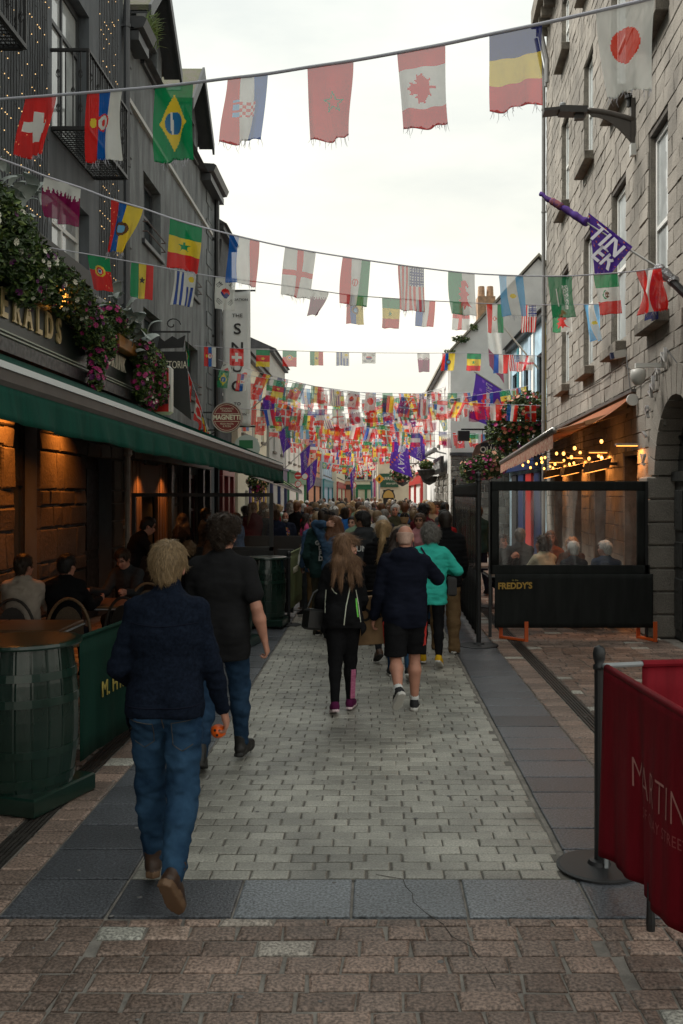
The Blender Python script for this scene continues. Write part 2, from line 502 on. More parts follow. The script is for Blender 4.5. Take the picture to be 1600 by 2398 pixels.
for (x0, x1, par) in ((-2.13, -1.99, pl), (1.86, 2.01, pr)):
 b = MB()
 for i in range(5):
  xx = x0 + (x1 - x0) * (i + 0.5) / 5; b.box(xx - 0.009, xx + 0.009, 3.0, 36, -0.02, -0.001)
 y = 3.0
 while y < 30:
  b.box(x0, x1, y, y + 0.03, -0.022, -0.004); y += 0.5
 b.box(x0, x1, 3.0, 36, -0.03, -0.016)
 b.build('drain_channel', M_drain, par)
# the crack across the front stones
b = MB(); pts = [(0.02, 4.93), (0.10, 4.895), (0.16, 4.87), (0.17, 4.78), (0.20, 4.70), (0.20, 4.60), (0.26, 4.47), (0.33, 4.36), (0.36, 4.24), (0.44, 4.14), (0.48, 3.95), (0.50, 3.8)]
for (p, q) in zip(pts, pts[1:]):
 w = U(0.0015, 0.004); b.bar((p[0], p[1], 0.0018), (q[0], q[1], 0.0018), w, 0.002)
b.build('crack', mat('crack_dark', (0.07, 0.062, 0.055), 0.95), pf)
# trodden-in gum and specks of litter
b = MB(); RG = random.Random(8)
for _ in range(150):
 x, y, r = RG.uniform(-1.9, 2.4), RG.uniform(3.4, 12), RG.uniform(0.006, 0.016); b.lathe([(r, 0), (r * .7, 0.0022), (0.001, 0.0026)], (x, y, 0.0005), 7, cap=False)
o = b.build('gum_spots', mat('old_gum', (0.16, 0.155, 0.15), 0.8, var=0.4, scale=3), pf, fixn=False); o['kind'] = 'stuff'
# ------------------------------------------------------------------ building kit (local frame: wall plane x = 0, outward = +x, y along the wall)
M_ren1 = mat('slate_render', (0.098, 0.110, 0.122), 0.75, var=0.26, scale=2.4, stretch=(1, 1.2, 0.25), bump=0.12, bscale=120)
M_ren2 = mat('weathered_render', (0.22, 0.24, 0.245), 0.85, col2=(0.07, 0.077, 0.08), scale=2.2, stretch=(1, 1.1, 0.28), bump=0.6, bscale=26, detail=10)
M_white = mat('window_white', (0.72, 0.72, 0.69), 0.45)
M_black = mat('black_paint', (0.016, 0.017, 0.018), 0.42, rvar=0.12, scale=8)
M_iron = mat('black_iron', (0.015, 0.015, 0.016), 0.5, bump=0.1, bscale=160)
M_dgrey = mat('dark_grey_paint', (0.045, 0.048, 0.052), 0.5, var=0.15, scale=6)
M_glass = glass_mat('window_glass')
M_glassb = mat('bright_window_glass', (0.46, 0.49, 0.49), 0.06, spec=0.8, var=0.3, scale=0.8)  # pale panes: sky reflections and blinds behind them put into the colour
M_dark = mat('dim_interior', (0.008, 0.008, 0.008), 0.9)
M_slate = mat('roof_slate', (0.075, 0.075, 0.08), 0.7, var=0.3, scale=5, bump=0.4, bscale=30)
M_moss = mat('mossy_slate', (0.12, 0.105, 0.09), 0.9, col2=(0.09, 0.10, 0.045), scale=6, bump=0.5, bscale=40)
M_ash = stone_mat('grey_ashlar', (0.275, 0.252, 0.218), rnd=0.12, speck=0.22, sscale=90, stain=0.42, stscale=0.8, rough=0.85, bump=0.6, bscale=40)
M_sill = stone_mat('sill_stone', (0.205, 0.185, 0.155), rnd=0.1, speck=0.25, sscale=60, stain=0.5, stscale=3, rough=0.9, bump=0.6, bscale=40)
M_rubble = stone_mat('dark_rubble', (0.068, 0.060, 0.050), rnd=0.28, speck=0.25, sscale=60, stain=0.4, stscale=2, rough=0.9, bump=0.9, bscale=22)
M_mort = mat('wall_mortar', (0.085, 0.076, 0.066), 0.95, var=0.3, scale=8, bump=0.4)
M_pipe = mat('pipe_grey', (0.22, 0.22, 0.215), 0.5, var=0.15, scale=3)
M_gold = mat('gold_lettering', (0.72, 0.55, 0.27), 0.35, metal=0.25)
M_cream = mat('cream_lettering', (0.78, 0.72, 0.58), 0.5)


def wall_cells(mb, y0, y1, z0, z1, ops, xa, xb, mi=0):
 ys = sorted(set([y0, y1] + [min(max(v, y0), y1) for o in ops for v in o[:2]]))
 zs = sorted(set([z0, z1] + [min(max(v, z0), z1) for o in ops for v in o[2:4]]))
 for a, b in zip(ys, ys[1:]):
  run = None
  for c, d in zip(zs, zs[1:]):
   ym, zm = (a + b) / 2, (c + d) / 2
   if any(o[0] < ym < o[1] and o[2] < zm < o[3] for o in ops):
    if run: mb.box(xa, xb, a, b, run[0], run[1], mi); run = None
   else:
    run = (run[0], d) if run else (c, d)
  if run: mb.box(xa, xb, a, b, run[0], run[1], mi)


def window(par, y0, y1, z0, z1, x=-0.18, fm=None, gm=None, fw=0.06, cross=1, mull=0, name='window', sill=None, trans=0.5):
 fm = fm or M_white; gm = gm or M_glass
 b = MB()
 t = 0.05
 b.box(x, x + t, y0, y0 + fw, z0, z1); b.box(x, x + t, y1 - fw, y1, z0, z1)
 b.box(x, x + t, y0 + fw, y1 - fw, z0, z0 + fw); b.box(x, x + t, y0 + fw, y1 - fw, z1 - fw, z1)
 zz = [z0 + fw] + [z0 + (z1 - z0) * trans * (k + 1) * (2 / (cross + 1)) if cross > 1 else z0 + (z1 - z0) * trans for k in range(cross)] + [z1 - fw]
 yy = [y0 + fw] + [y0 + (y1 - y0) * (k + 1) / (mull + 1) for k in range(mull)] + [y1 - fw]
 for z in zz[1:-1]: b.box(x, x + t * 1.1, y0 + fw, y1 - fw, z - 0.03, z + 0.03)
 for y in yy[1:-1]: b.box(x, x + t * 1.05, y - 0.022, y + 0.022, z0 + fw, z1 - fw)
 w = b.build(name, fm, par)
 g = MB()
 for a, c in zip(yy, yy[1:]):
  for d, e in zip(zz, zz[1:]):
   p = MB(); p.box(x + 0.012, x + 0.022, a - 0.01, c + 0.01, d - 0.01, e + 0.01); p.build('pane', gm, w)
 if sill:
  s = MB(); s.cbox(-0.20, sill[0], y0 - 0.12, y1 + 0.12, z0 - sill[1], z0 - 0.002, 0.012); s.build('window_sill', sill[2], par)
 return w


def far_pane(par, y0, y1, z0, z1, fm, x=-0.12):
 b = MB(); fw = 0.07
 b.box(x, x + 0.05, y0, y1, z0, z0 + fw); b.box(x, x + 0.05, y0, y1, z1 - fw, z1)
 b.box(x, x + 0.05, y0, y0 + fw, z0 + fw, z1 - fw); b.box(x, x + 0.05, y1 - fw, y1, z0 + fw, z1 - fw)
 b.box(x, x + 0.055, y0 + fw, y1 - fw, (z0 + z1) / 2 - 0.03, (z0 + z1) / 2 + 0.03)
 w = b.build('window', fm, par)
 p = MB(); p.box(x + 0.01, x + 0.02, y0 + 0.02, y1 - 0.02, z0 + 0.02, z1 - 0.02); p.build('pane', M_glass, w)


def masonry(par, name, m, y0, y1, z0, z1, ops, ch, lmin, lmax, limit, near, face=0.022, back=-0.02, c=0.010, jn=0.010, rough=0.0, chv=0.0, mort=None):
 """courses of stones round the openings, the ones nearest to near(y) as objects, the others joined"""
 out = []; z = z0
 while z < z1 - 0.04:
  h = ch * (1 + U(-chv, chv)); zt = min(z + h, z1); zm = (z + zt) / 2
  gaps = [(o[0], o[1]) for o in ops if o[2] - 0.02 < zm < o[3] + 0.02]
  gaps.sort(); segs = []; a = y0
  for g in gaps:
   if g[0] > a: segs.append((a, min(g[0], y1)))
   a = max(a, g[1])
  if a < y1: segs.append((a, y1))
  for (p, q) in segs:
   y = p
   while y < q - 0.01:
    w = U(lmin, lmax); e = y + w
    if q - e < lmin * 0.6: e = q
    out.append((y + jn / 2, e - jn / 2, z + jn / 2, zt - jn / 2)); y = e
  z = zt
 out.sort(key=lambda s: near(s))
 def stone(mb, s, oy=0, oz=0):
  f = face + U(-0.006, 0.008)
  ya, yb, za, zb = s[0] - oy, s[1] - oy, s[2] - oz, s[3] - oz
  q = lambda: U(-0.004 - rough, 0.004 + rough)
  cc = c
  v = [(back, ya, za), (back, yb, za), (back, yb, zb), (back, ya, zb)]
  v += [(f - cc * 0.7, ya + q() * 0.5, za + q() * .5), (f - cc * 0.7, yb + q() * 0.5, za + q() * .5), (f - cc * 0.7, yb + q() * 0.5, zb + q() * .5), (f - cc * 0.7, ya + q() * .5, zb + q() * .5)]
  v += [(f + q(), ya + cc, za + cc), (f + q(), yb - cc, za + cc), (f + q(), yb - cc, zb - cc), (f + q(), ya + cc, zb - cc)]
  fs = [(8, 9, 10, 11)]
  for k in (0, 1):
   for a in range(4): fs.append((k * 4 + a, k * 4 + (a + 1) % 4, k * 4 + 4 + (a + 1) % 4, k * 4 + 4 + a))
  mb.add(v, fs)
 for s in out[:limit]:
  b = MB(); oy, oz = (s[0] + s[1]) / 2, (s[2] + s[3]) / 2
  stone(b, s, oy, oz)
  link(name, b.mesh(name, m), par, (0, oy, oz))
 if len(out) > limit:
  b = MB()
  for s in out[limit:]: stone(b, s)
  o = b.build(name + '_spread', m, par, fixn=False); o['kind'] = 'stuff'


def shell(name, loc, rz, label, y0, y1, z1, depth, ops, wm, skin=0.3, cat='building', group=None):
 t = empty(name, loc, label, cat, group, rz)
 b = MB(); wall_cells(b, y0, y1, 0, z1, ops, -skin, 0)
 b.box(-depth, -skin - 0.002, y0, y1, 0, z1)
 b.build('wall', wm, t)
 return t


XL = -4.3
# ------------------------------------------------------------------ slate-grey public house on the left, with balconies
ops1 = [(12.61, 14.27, 6.93, 9.23), (12.61, 14.27, 4.75, 6.22), (8.4, 10.1, 6.93, 9.23), (8.4, 10.1, 4.75, 6.22), (11.18, 12.04, 0.6, 3.15), (13.97, 15.5, 0.0, 2.6), (8.6, 10.2, 0.6, 3.15)]
pub = shell('public_house', (XL, 0, 0), 0, 'slate grey rendered pub with iron balconies above a long green awning', -4.0, 16.22, 13.2, 7.0, ops1, M_ren1)
for (a, b_, c, d) in ops1[:4]:
 w = window(pub, a + 0.08, b_ - 0.02, c, d - 0.02, -0.20, M_white if d < 7 else M_dgrey, M_glassb, 0.075, cross=1, mull=1, trans=0.72)
for y0_ in (12.66, 13.4):
 b = MB()
 for k in range(14):
  yy = y0_ + k * 0.045; b.box(-0.262 - 0.02 * (k % 2), -0.25 - 0.02 * (k % 2), yy, yy + 0.05, 6.95, 9.1)
 b.build('curtain', M_white, pub)
window(pub, 11.18, 12.04, 0.6, 3.15, -0.2, M_black, M_glass, 0.08, cross=1, trans=0.6)
window(pub, 8.6, 10.2, 0.6, 3.15, -0.2, M_black, M_glass, 0.08, cross=1, trans=0.6)
b = MB(); b.box(-0.29, -0.22, 13.99, 15.48, 0.02, 2.58)
dr = b.build('door', M_black, pub)
b = MB()
for (ya, yb) in ((14.05, 14.68), (14.78, 15.42)):
 for (za, zb) in ((0.15, 0.95), (1.1, 2.4)): b.cbox(-0.222, -0.19, ya, yb, za, zb, 0.012)
b.build('door_panel', M_black, dr)
masonry(pub, 'stone', M_rubble, 9.0, 16.2, 0.0, 3.5, ops1[4:], 0.36, 0.3, 0.85, 200, lambda s: s[0], face=0.05, c=0.022, jn=0.018, rough=0.012, chv=0.45)
# lit wall lamps washing the stone
for (yy, e) in ((10.80, 12), (12.68, 8)):
 t = empty('wall_lamp', (XL + 0.07, yy, 3.02), 'warm downlight washing orange light over the stone pier %s' % ('beyond the first dark window' if yy > 12 else 'at the edge of the view'), 'lamp', 'downlights under the green awning')
 b = MB(); b.lathe([(0.045, 0), (0.05, 0.02), (0.05, 0.12), (0.02, 0.14)], (0.09, 0, 0.02), 10); b.bar((0.0, 0, 0.10), (0.09, 0, 0.10), 0.03); b.build('lamp_body', M_black, t)
 b = MB(); b.lathe([(0.038, 0.012), (0.038, 0.03)], (0.09, 0, 0), 10); b.build('bulb', mat('amber_bulb', (1, 0.5, 0.15), 0.4, emit=(1, 0.33, 0.06), es=14), t)
 l = bpy.data.lights.new('lamp_light', 'AREA'); l.energy = e; l.color = (1.0, 0.27, 0.035); l.size = 0.22; l.spread = math.radians(120)
 o = bpy.data.objects.new('lamp_light', l); COL.objects.link(o); o.parent = t; o.location = (0.30, 0, 0.0); o.rotation_euler = (0, math.radians(28), 0)

# signboard above the awning
M_fascia = mat('fascia_green_black', (0.018, 0.026, 0.022), 0.34, var=0.2, scale=2, spec=0.4)
M_mould = mat('pale_moulding', (0.42, 0.46, 0.38), 0.4)
t = empty('shop_sign', (XL, 0, 0), 'long dark green signboard with gold raised lettering over the awning', 'sign')
b = MB(); b.box(0.03, 0.20, 7.0, 16.15, 3.72, 4.85); b.build('board', M_fascia, t)
b = MB(); b.box(0.03, 0.30, 7.0, 16.18, 3.55, 3.70); b.box(0.20, 0.26, 7.0, 16.17, 4.80, 4.92); b.build('cornice', M_black, t)
b = MB()
for z in (3.705, 3.755, 3.80): b.box(0.201, 0.232 - (z - 3.7) * 0.1, 7.0, 16.16, z, z + 0.018)
b.build('moulding', M_mould, t)


def serif_text(parent, s, y0, ys, z, h, x, m, xs=0.8):
 """raised letters with slab serifs, one mesh a letter; they run along +y"""
 for i, ch in enumerate(s):
  if ch == ' ': continue
  o = text_obj('letter', ch, m, h * 1.32, (x, y0 + i * ys, z), (0, 1, 0), (0, 0, 1), parent, depth=0.012, xs=xs, bold=0.012)
  me = o.data
  bb = [v.co for v in me.vertices]
  ya, yb = min(v.y for v in bb), max(v.y for v in bb); za, zb = min(v.z for v in bb), max(v.z for v in bb)
  mb = MB(); sw = h * 0.2; sh = h * 0.07
  spots = {'E': [(ya, za), (ya, zb - sh)], 'R': [(ya, za), (yb - sw, za), (ya, zb - sh)], 'A': [(ya, za), (yb - sw, za)], 'L': [(ya, za), (ya, zb - sh)], 'D': [(ya, za), (ya, zb - sh)],
                 'I': [(ya - sw * .35, za), (ya - sw * .35, zb - sh)], 'N': [(ya, za), (ya, zb - sh), (yb - sw, zb - sh)], 'K': [(ya, za), (ya, zb - sh), (yb - sw, za), (yb - sw, zb - sh)],
                 'T': [((ya + yb - sw) / 2, za)], 'F': [(ya, za), (ya, zb - sh)], 'M': [(ya, za), (yb - sw, za)], 'P': [(ya, za), (ya, zb - sh)]}.get(ch, [])
  for (yy, zz) in spots: mb.box(x - 0.011, x + 0.013, yy - h * 0.04, yy + sw + h * 0.02, zz, zz + sh)
  if spots:
   k = mb.mesh('serif', m); bm = bmesh.new(); bm.from_mesh(me); bm.from_mesh(k); bm.to_mesh(me); bm.free(); bpy.data.meshes.remove(k)


serif_text(t, 'FITZGERALDS', 8.62, 0.362, 4.10, 0.34, 0.215, M_gold)
serif_text(t, '& DRINK', 14.15, 0.215, 4.10, 0.23, 0.212, M_cream)
for i, ch in enumerate('GEARAILC'):
 text_obj('letter', ch if ch in 'GE' else {'R': 'R', 'A': 'a', 'I': 'ı', 'L': 'l', 'C': 'c'}[ch], M_cream, 0.30, (0.212, 9.95 + i * 0.22, 4.62), (0, 1, 0.0), (0, 0, 1), t, xs=0.8)

# balconies
def balcony(y0, y1, label):
 t = empty('balcony', (XL, y0, 6.88), label, 'balcony', 'iron balconies on the grey pub')
 L = y1 - y0; X = 0.5
 b = MB(); b.bar((0, 0, 0), (0, L, 0), 0.05); b.bar((X, 0, 0), (X, L, 0), 0.05); b.bar((0.025, 0, 0), (X - 0.025, 0, 0), 0.05); b.bar((0.025, L, 0), (X - 0.025, L, 0), 0.05)
 b.build('floor_frame', M_iron, t)
 b = MB()
 n = 9
 for i in range(1, 26): b.bar((0.025, L * i / 26, 0.0), (X - 0.025, L * i / 26, 0.0), 0.012)
 for i in range(1, n): b.bar((X * i / n, 0.03, 0.003), (X * i / n, L - 0.03, 0.003), 0.012)
 b.build('floor_grating', M_iron, t)
 b = MB(); zr = 1.05
 b.bar((0, 0, zr), (X + 0.02, 0, zr), 0.045, 0.035); b.bar((X, 0, zr), (X, L, zr), 0.045, 0.035); b.bar((0, L, zr), (X + 0.02, L, zr), 0.045, 0.035)
 for p in ((X, 0), (X, L)): b.bar((p[0], p[1], 0), (p[0], p[1], zr), 0.035)
 b.build('railing', M_iron, t)
 proto = None
 def bal(x, y, k):
  m = MB(); m.bar((0, 0, 0.02), (0, 0, zr - 0.02), 0.015)
  zs = (0.5,) if k % 3 == 0 else ((0.28, 0.74) if k % 3 == 1 else ())
  for z in zs:
   for j in range(4):
    a = j * math.pi / 2
    m.tube([(0, 0, z - 0.07), (0.028 * math.cos(a), 0.028 * math.sin(a), z - 0.02), (0.028 * math.cos(a + 1), 0.028 * math.sin(a + 1), z + 0.02), (0, 0, z + 0.07)], 0.005, 4)
  return m
 ms = [bal(0, 0, k).mesh('baluster', M_iron) for k in range(3)]
 for i in range(1, 5): link('baluster', ms[i % 3], t, (X * i / 5, 0, 0))
 nn = int(L / 0.115)
 for i in range(1, nn): link('baluster', ms[i % 3], t, (X, L * i / nn, 0))
 for i in range(1, 5): link('baluster', ms[i % 3], t, (X * i / 5, L, 0))
 return t
balcony(12.56, 14.53, 'wrought iron balcony with knotted balusters under the white french doors')
balcony(8.3, 10.28, 'wrought iron balcony cut off by the top corner of the view')

# fairy light curtains
M_wire = mat('black_wire', (0.012, 0.012, 0.012), 0.6)
M_bulb = mat('fairy_bulb', (1, 0.7, 0.35), 0.4, emit=(1.0, 0.62, 0.25), es=0.8)
for (ya, yb, lab) in ((10.5, 12.45, 'curtain of fairy lights on black wires between the two balconies'), (14.75, 15.85, 'curtain of fairy lights on black wires beside the downpipe')):
 t = empty('light_curtain', (XL, ya, 4.9), lab, 'fairy lights', 'fairy light curtains on the grey pub')
 w, bl = MB(), MB()
 nx = int((yb - ya) / 0.085)
 for i in range(nx):
  y = i * (yb - ya) / nx; z = 0.0; pts = []
  while z < 8.2:
   pts.append((0.022, y + U(-0.014, 0.014), z)); z += 0.22
  w.tube(pts, 0.0055, 3, cap=False)
  for (px_, py_, pz_) in pts:
   if RND.random() < 0.55:
    sy = U(0.02, 0.05) * RND.choice((-1, 1)); w.bar((px_, py_, pz_), (px_ + 0.01, py_ + sy, pz_ - 0.005), 0.005)
    if RND.random() < 0.6: bl.ball((px_ + 0.012, py_ + sy, pz_ - 0.006), 0.0075, 5, 3)
 w.build('wire', M_wire, t, fixn=False); o = bl.build('bulbs', M_bulb, t, fixn=False); o.name = 'bulb'; o['kind'] = 'stuff'

b = MB(); b.tube([(XL + 0.09, 16.12, 3.8), (XL + 0.09, 16.12, 13)], 0.055, 8)
for z in (5.2, 7.6, 10): b.lathe([(0.068, 0), (0.068, 0.06)], (XL + 0.09, 16.12, z), 8)
for z in (5.2, 7.6, 10): b.box(XL - 0.02, XL + 0.06, 16.09, 16.15, z + 0.01, z + 0.05)
tag(b.build('downpipe', mat('downpipe_slate', (0.075, 0.08, 0.087), 0.45), None), 'dark slate downpipe at the corner of the balconied pub', 'downpipe')
b = MB(); b.tube([(XL + 0.12, 16.05, 0.02), (XL + 0.12, 16.05, 2.65)], 0.05, 8); b.lathe([(0.05, 0), (0.085, 0.05), (0.075, 0.1), (0.10, 0.14), (0.10, 0.2), (0.06, 0.22)], (XL + 0.12, 16.05, 2.62), 10)
b.box(XL, XL + 0.08, 16.02, 16.08, 1.4, 1.46)
tag(b.build('downpipe', mat('downpipe_cream', (0.33, 0.31, 0.28), 0.5, var=0.2), None), 'pale painted downpipe with a moulded hopper under the awning', 'downpipe')

# ------------------------------------------------------------------ weathered grey house with gabled dormers
A0, A1, B0, B1 = 17.65, 19.1, 21.6, 23.15
ops2 = [(A0, A1, 6.78, 8.08), (B0, B1, 6.78, 8.08), (A0, A1, 4.3, 5.52), (B0, B1, 4.3, 5.52), (A0 - 0.05, A1 - 0.3, 9.8, 10.75), (B0 - 0.1, B1 - 0.1, 9.9, 10.85), (17.0, 19.3, 0, 2.3), (19.9, 21.2, 0.9, 2.45), (21.7, 23.0, 0, 2.45)]
h2 = shell('town_house', (XL, 0, 0), 0, 'weathered grey rendered house with two gabled dormers behind the round restaurant sign', 16.23, 25.6, 10.05, 7.0, ops2[:4] + ops2[6:], M_ren2)
for o_ in ops2[:4]: window(h2, o_[0], o_[1], o_[2], o_[3] - 0.02, -0.22, M_dgrey, M_glass, 0.06, cross=1, mull=1, sill=(0.06, 0.10, M_dgrey))
for o_ in ops2[:4]:
 b = MB()
 for z in (0.14, 0.32): b.tube([(0.0, o_[0] - 0.05, o_[2] + z), (0.09, o_[0] - 0.05, o_[2] + z), (0.09, o_[1] + 0.05, o_[2] + z), (0.0, o_[1] + 0.05, o_[2] + z)], 0.012, 5)
 b.build('guard_rail', mat('rusty_rail', (0.10, 0.06, 0.05), 0.6), h2)
for (yc, zw) in ((18.15, 9.8), (22.1, 9.9)):
 hw, ze, zp = 1.35, 10.75, 12.0
 wa, wb = (yc - 0.62, yc + 0.62)
 d = MB(); wall_cells(d, yc - 1.05, yc + 1.05, 10.052, 11.05, [(wa, wb, 0, zw + 1.0)], -0.3, 0.0)
 d.prism([(-0.3, yc - 1.05, 11.05), (-0.3, yc + 1.05, 11.05), (-0.3, yc, 11.95)], (-0.3, 0, 0), (0, 0, 0))
 d.box(-3.0, -0.32, yc - 1.05, yc + 1.05, 10.052, 11.0)
 dm = d.build('dormer', M_ren2, h2)
 window(h2, wa, wb, 10.06, zw + 1.0, -0.16, M_dgrey, M_glass, 0.07, cross=1, mull=1, sill=(0.08, 0.08, M_dgrey))
 r = MB()
 for sgn in (-1, 1):
  p0 = (0.32, yc, zp); p1 = (0.32, yc + sgn * hw, ze)
  r.prism([p0, p1, (0.32, p1[1], ze - 0.10), (0.32, yc, zp - 0.10)], (0, 0, 0), (-3.6, 0, 0))
 r.build('dormer_roof', M_moss, h2)
 r = MB()
 for sgn in (-1, 1):
  r.prism([(0.36, yc, zp + 0.03), (0.36, yc + sgn * (hw + 0.04), ze - 0.02), (0.36, yc + sgn * (hw + 0.04), ze - 0.28), (0.36, yc, zp - 0.24)], (0, 0, 0), (-0.05, 0, 0))
  r.prism([(0.30, yc + sgn * 0.01, zp - 0.13), (0.30, yc + sgn * hw, ze - 0.12), (0.30, yc + sgn * hw, ze - 0.16), (0.30, yc + sgn * 0.01, zp - 0.17)], (0, 0, 0), (-0.32, 0, 0))
 r.build('bargeboard', M_dgrey, h2)
r = MB(); r.prism([(0.2, 16.25, 10.05), (-3.5, 16.25, 12.2), (-7, 16.25, 10.05)], (0, 16.25, 0), (0, 25.55, 0)); r.build('roof', M_slate, h2)
for (ya, yb) in ((16.25, 17.0), (23.5, 25.6)):
 g = MB(); g.prism([(0.0, ya, 10.02), (0.34, ya, 10.08), (0.40, ya, 10.22), (0.34, ya, 10.26), (0.0, ya, 10.28)], (0, ya, 0), (0, yb, 0)); g.box(0.0, 0.26, ya + 0.01, yb - 0.01, 9.86, 10.018); g.build('eaves_gutter', M_dgrey, h2)
q = MB()
for k in range(24):
 z = 0.35 + k * 0.40
 if z > 9.6: break
 q.cbox(0.0, 0.028, 24.55 - (0.25 if k % 2 else 0), 25.08, z, z + 0.385, 0.01)
 if k > 8: q.cbox(0.0, 0.02, 16.26, 16.55 + (0.2 if k % 2 else 0), z, z + 0.385, 0.01)
o = q.build('quoin', M_ren2, h2); o['kind'] = 'stuff'
q = MB(); q.box(0, 0.06, 16.3, 25.0, 8.86, 8.94); q.build('string_course', mat('pale_band', (0.5, 0.5, 0.48), 0.8), h2)
q = MB(); q.tube([(0.13, 25.2, 0.1), (0.13, 25.2, 10.0)], 0.07, 8); q.tube([(0.12, 25.5, 3.0), (0.12, 25.5, 8.2), (0.2, 25.5, 8.9)], 0.05, 8)
for z in (3.5, 6.2, 8.8): q.box(0.0, 0.08, 25.15, 25.25, z, z + 0.06)
q.build('rainwater_pipe', M_black, h2)
# restaurant front
M_fas = mat('taupe_fascia', (0.06, 0.052, 0.044), 0.5, var=0.15)
q = MB(); q.box(0.02, 0.16, 16.4, 24.3, 2.62, 3.35); q.box(0.02, 0.22, 16.4, 24.3, 3.35, 3.42); q.build('shop_fascia', M_fas, h2)
text_obj('lettering', "MAGNETTI'S", mat('dim_letter', (0.30, 0.26, 0.22), 0.5), 0.46, (0.165, 21.8, 2.98), (0, 1, 0), (0, 0, 1), h2, depth=0.01, xs=0.95)
M_wood = mat('dark_wood_boards', (0.17, 0.095, 0.05), 0.55, var=0.35, scale=5, stretch=(1, 6, 0.5), bump=0.25, bscale=30)
y = 16.5; k = 0
bm_ = [MB().cbox(-0.02, 0.05, 0, 0.125, 0, 2.55, 0.008).mesh('board', M_wood), MB().cbox(-0.02, 0.06, 0, 0.125, 0, 2.55, 0.008).mesh('board', M_wood)]
bm_s = [MB().cbox(-0.02, 0.05, 0, 0.125, 0, 0.55, 0.008).mesh('board', M_wood)]
while y < 19.5:
 if 17.25 < y < 18.55:
  dz = 1.95 + 0.05 * math.cos((y - 17.9) * 3)
  link('board', bm_s[0], h2, (0, y, 2.0))
 else: link('board', bm_[k % 2], h2, (0, y, 0.04))
 y += 0.133; k += 1
q = MB(); q.prism([(-0.05, 17.9 + 0.62 * math.cos(a), 1.6 + 0.62 * math.sin(a)) for a in [math.pi * i / 12 for i in range(13)]] + [(-0.05, 17.28, 0.03), (-0.05, 18.52, 0.03)], (0, 0, 0), (0.02, 0, 0)); q.build('door', M_dark, h2)
window(h2, 19.9, 21.2, 0.9, 2.45, -0.1, M_black, M_glassb, 0.09, cross=1, mull=1, trans=0.55)
window(h2, 21.7, 23.0, 0.05, 2.45, -0.1, mat('maroon_paint', (0.13, 0.02, 0.022), 0.4), M_glass, 0.09, cross=1, mull=1, trans=0.65)
for yy in (19.6, 21.45, 23.25, 24.2):
 q = MB(); q.cbox(0.0, 0.14, yy - 0.1, yy + 0.1, 0.02, 2.6, 0.012); q.build('pilaster', M_black, h2)
for yy, e in ((17.0, 45), (18.9, 40)):
 t = empty('wall_lamp', (XL + 0.2, yy, 2.58), 'warm downlight over the wooden boards by the %s restaurant door jamb' % ('far' if yy > 18 else 'near'), 'lamp', 'downlights over the wooden boards')
 MB().lathe([(0.03, -0.03), (0.045, 0), (0.045, 0.06)], (0, 0, -0.03), 8).build('lamp_body', M_black, t)
 l = bpy.data.lights.new('lamp_light', 'SPOT'); l.energy = e; l.color = (1.0, 0.36, 0.09); l.shadow_soft_size = 0.03; l.spot_size = math.radians(120); l.spot_blend = 0.8
 o = bpy.data.objects.new('lamp_light', l); COL.objects.link(o); o.parent = t; o.location = (0.05, 0, -0.08); o.rotation_euler = (0, math.radians(-14), 0)
# grass growing in the gutter
b = MB()
for i in range(160):
 y = 16.6 + abs(RND.gauss(0, 0.28)); x = XL + 0.32 + U(-0.08, 0.05); h = U(0.12, 0.5); dx, dy = U(-0.05, 0.22), U(-0.05, 0.3)
 p = [(x, y, 10.2), (x + dx * .3, y + dy * .3, 10.2 + h * .6), (x + dx, y + dy, 10.2 + h * .85)]
 b.tube(p, [0.008, 0.007, 0.001], 3, cap=False)
tag(b.build('grass_tuft', mat('gutter_grass', (0.13, 0.19, 0.04), 0.6, var=0.4, scale=4), None, fixn=False), 'tuft of bright green grass sprouting from the roof gutter', 'plant')

# ------------------------------------------------------------------ tall grey stone building on the right
RZ = math.pi - 0.055
XR0 = 3.254
cols = [(12.5, 13.56), (15.1, 16.25), (18.0, 19.06), (21.0, 22.1)]
rows = [(4.45, 7.12), (8.55, 10.65), (12.05, 13.5)]
opsR = [(-b_, -a, c, d) for (a, b_) in cols for (c, d) in rows]
opsG = [(-15.25, -14.25, 0, 2.6), (-17.9, -16.75, 0.0, 2.6), (-20.6, -19.3, 0.0, 2.6), (-23.4, -22.0, 0, 2.6)]
AC, AR, AS = 11.98, 1.06, 2.25
arch_ops = [(-(AC + AR), -(AC - AR), 0, AS)]
n = 7
for i in range(n):
 z0_, z1_ = AS + AR * i / n, AS + AR * (i + 1) / n
 w = math.sqrt(max(0, AR ** 2 - ((i + 0.25) * AR / n) ** 2))
 arch_ops.append((-(AC + w), -(AC - w), z0_, z1_))
R1 = shell('stone_building', (XR0, 0, 0), RZ, 'tall grey building of squared stone blocks with deep white windows', -24.9, -8.0, 14.5, 8.0, opsR + opsG + arch_ops, M_mort, skin=0.34)
for (a, b_, c, d) in opsR:
 window(R1, a + 0.02, b_ - 0.02, c, d - 0.02, -0.13, M_white, M_glassb, 0.075, cross=1, trans=0.5, sill=(0.20, 0.17, M_sill))
 for (e, f) in ((a - 0.001, a + 0.022), (b_ - 0.022, b_ + 0.001)):
  q = MB(); q.box(-0.11, -0.003, e, f, c, d - .003); q.build('window_reveal', M_sill, R1)
for (a, b_, c, d) in opsG:
 q = MB(); q.box(-0.32, -0.22, a, b_, c + 0.02, d); q.build('doorway', M_dark, R1)
nearR = lambda s: 300 * (-(s[0] + s[1]) / 2 < 11.2) - (s[0] + s[1]) / 2
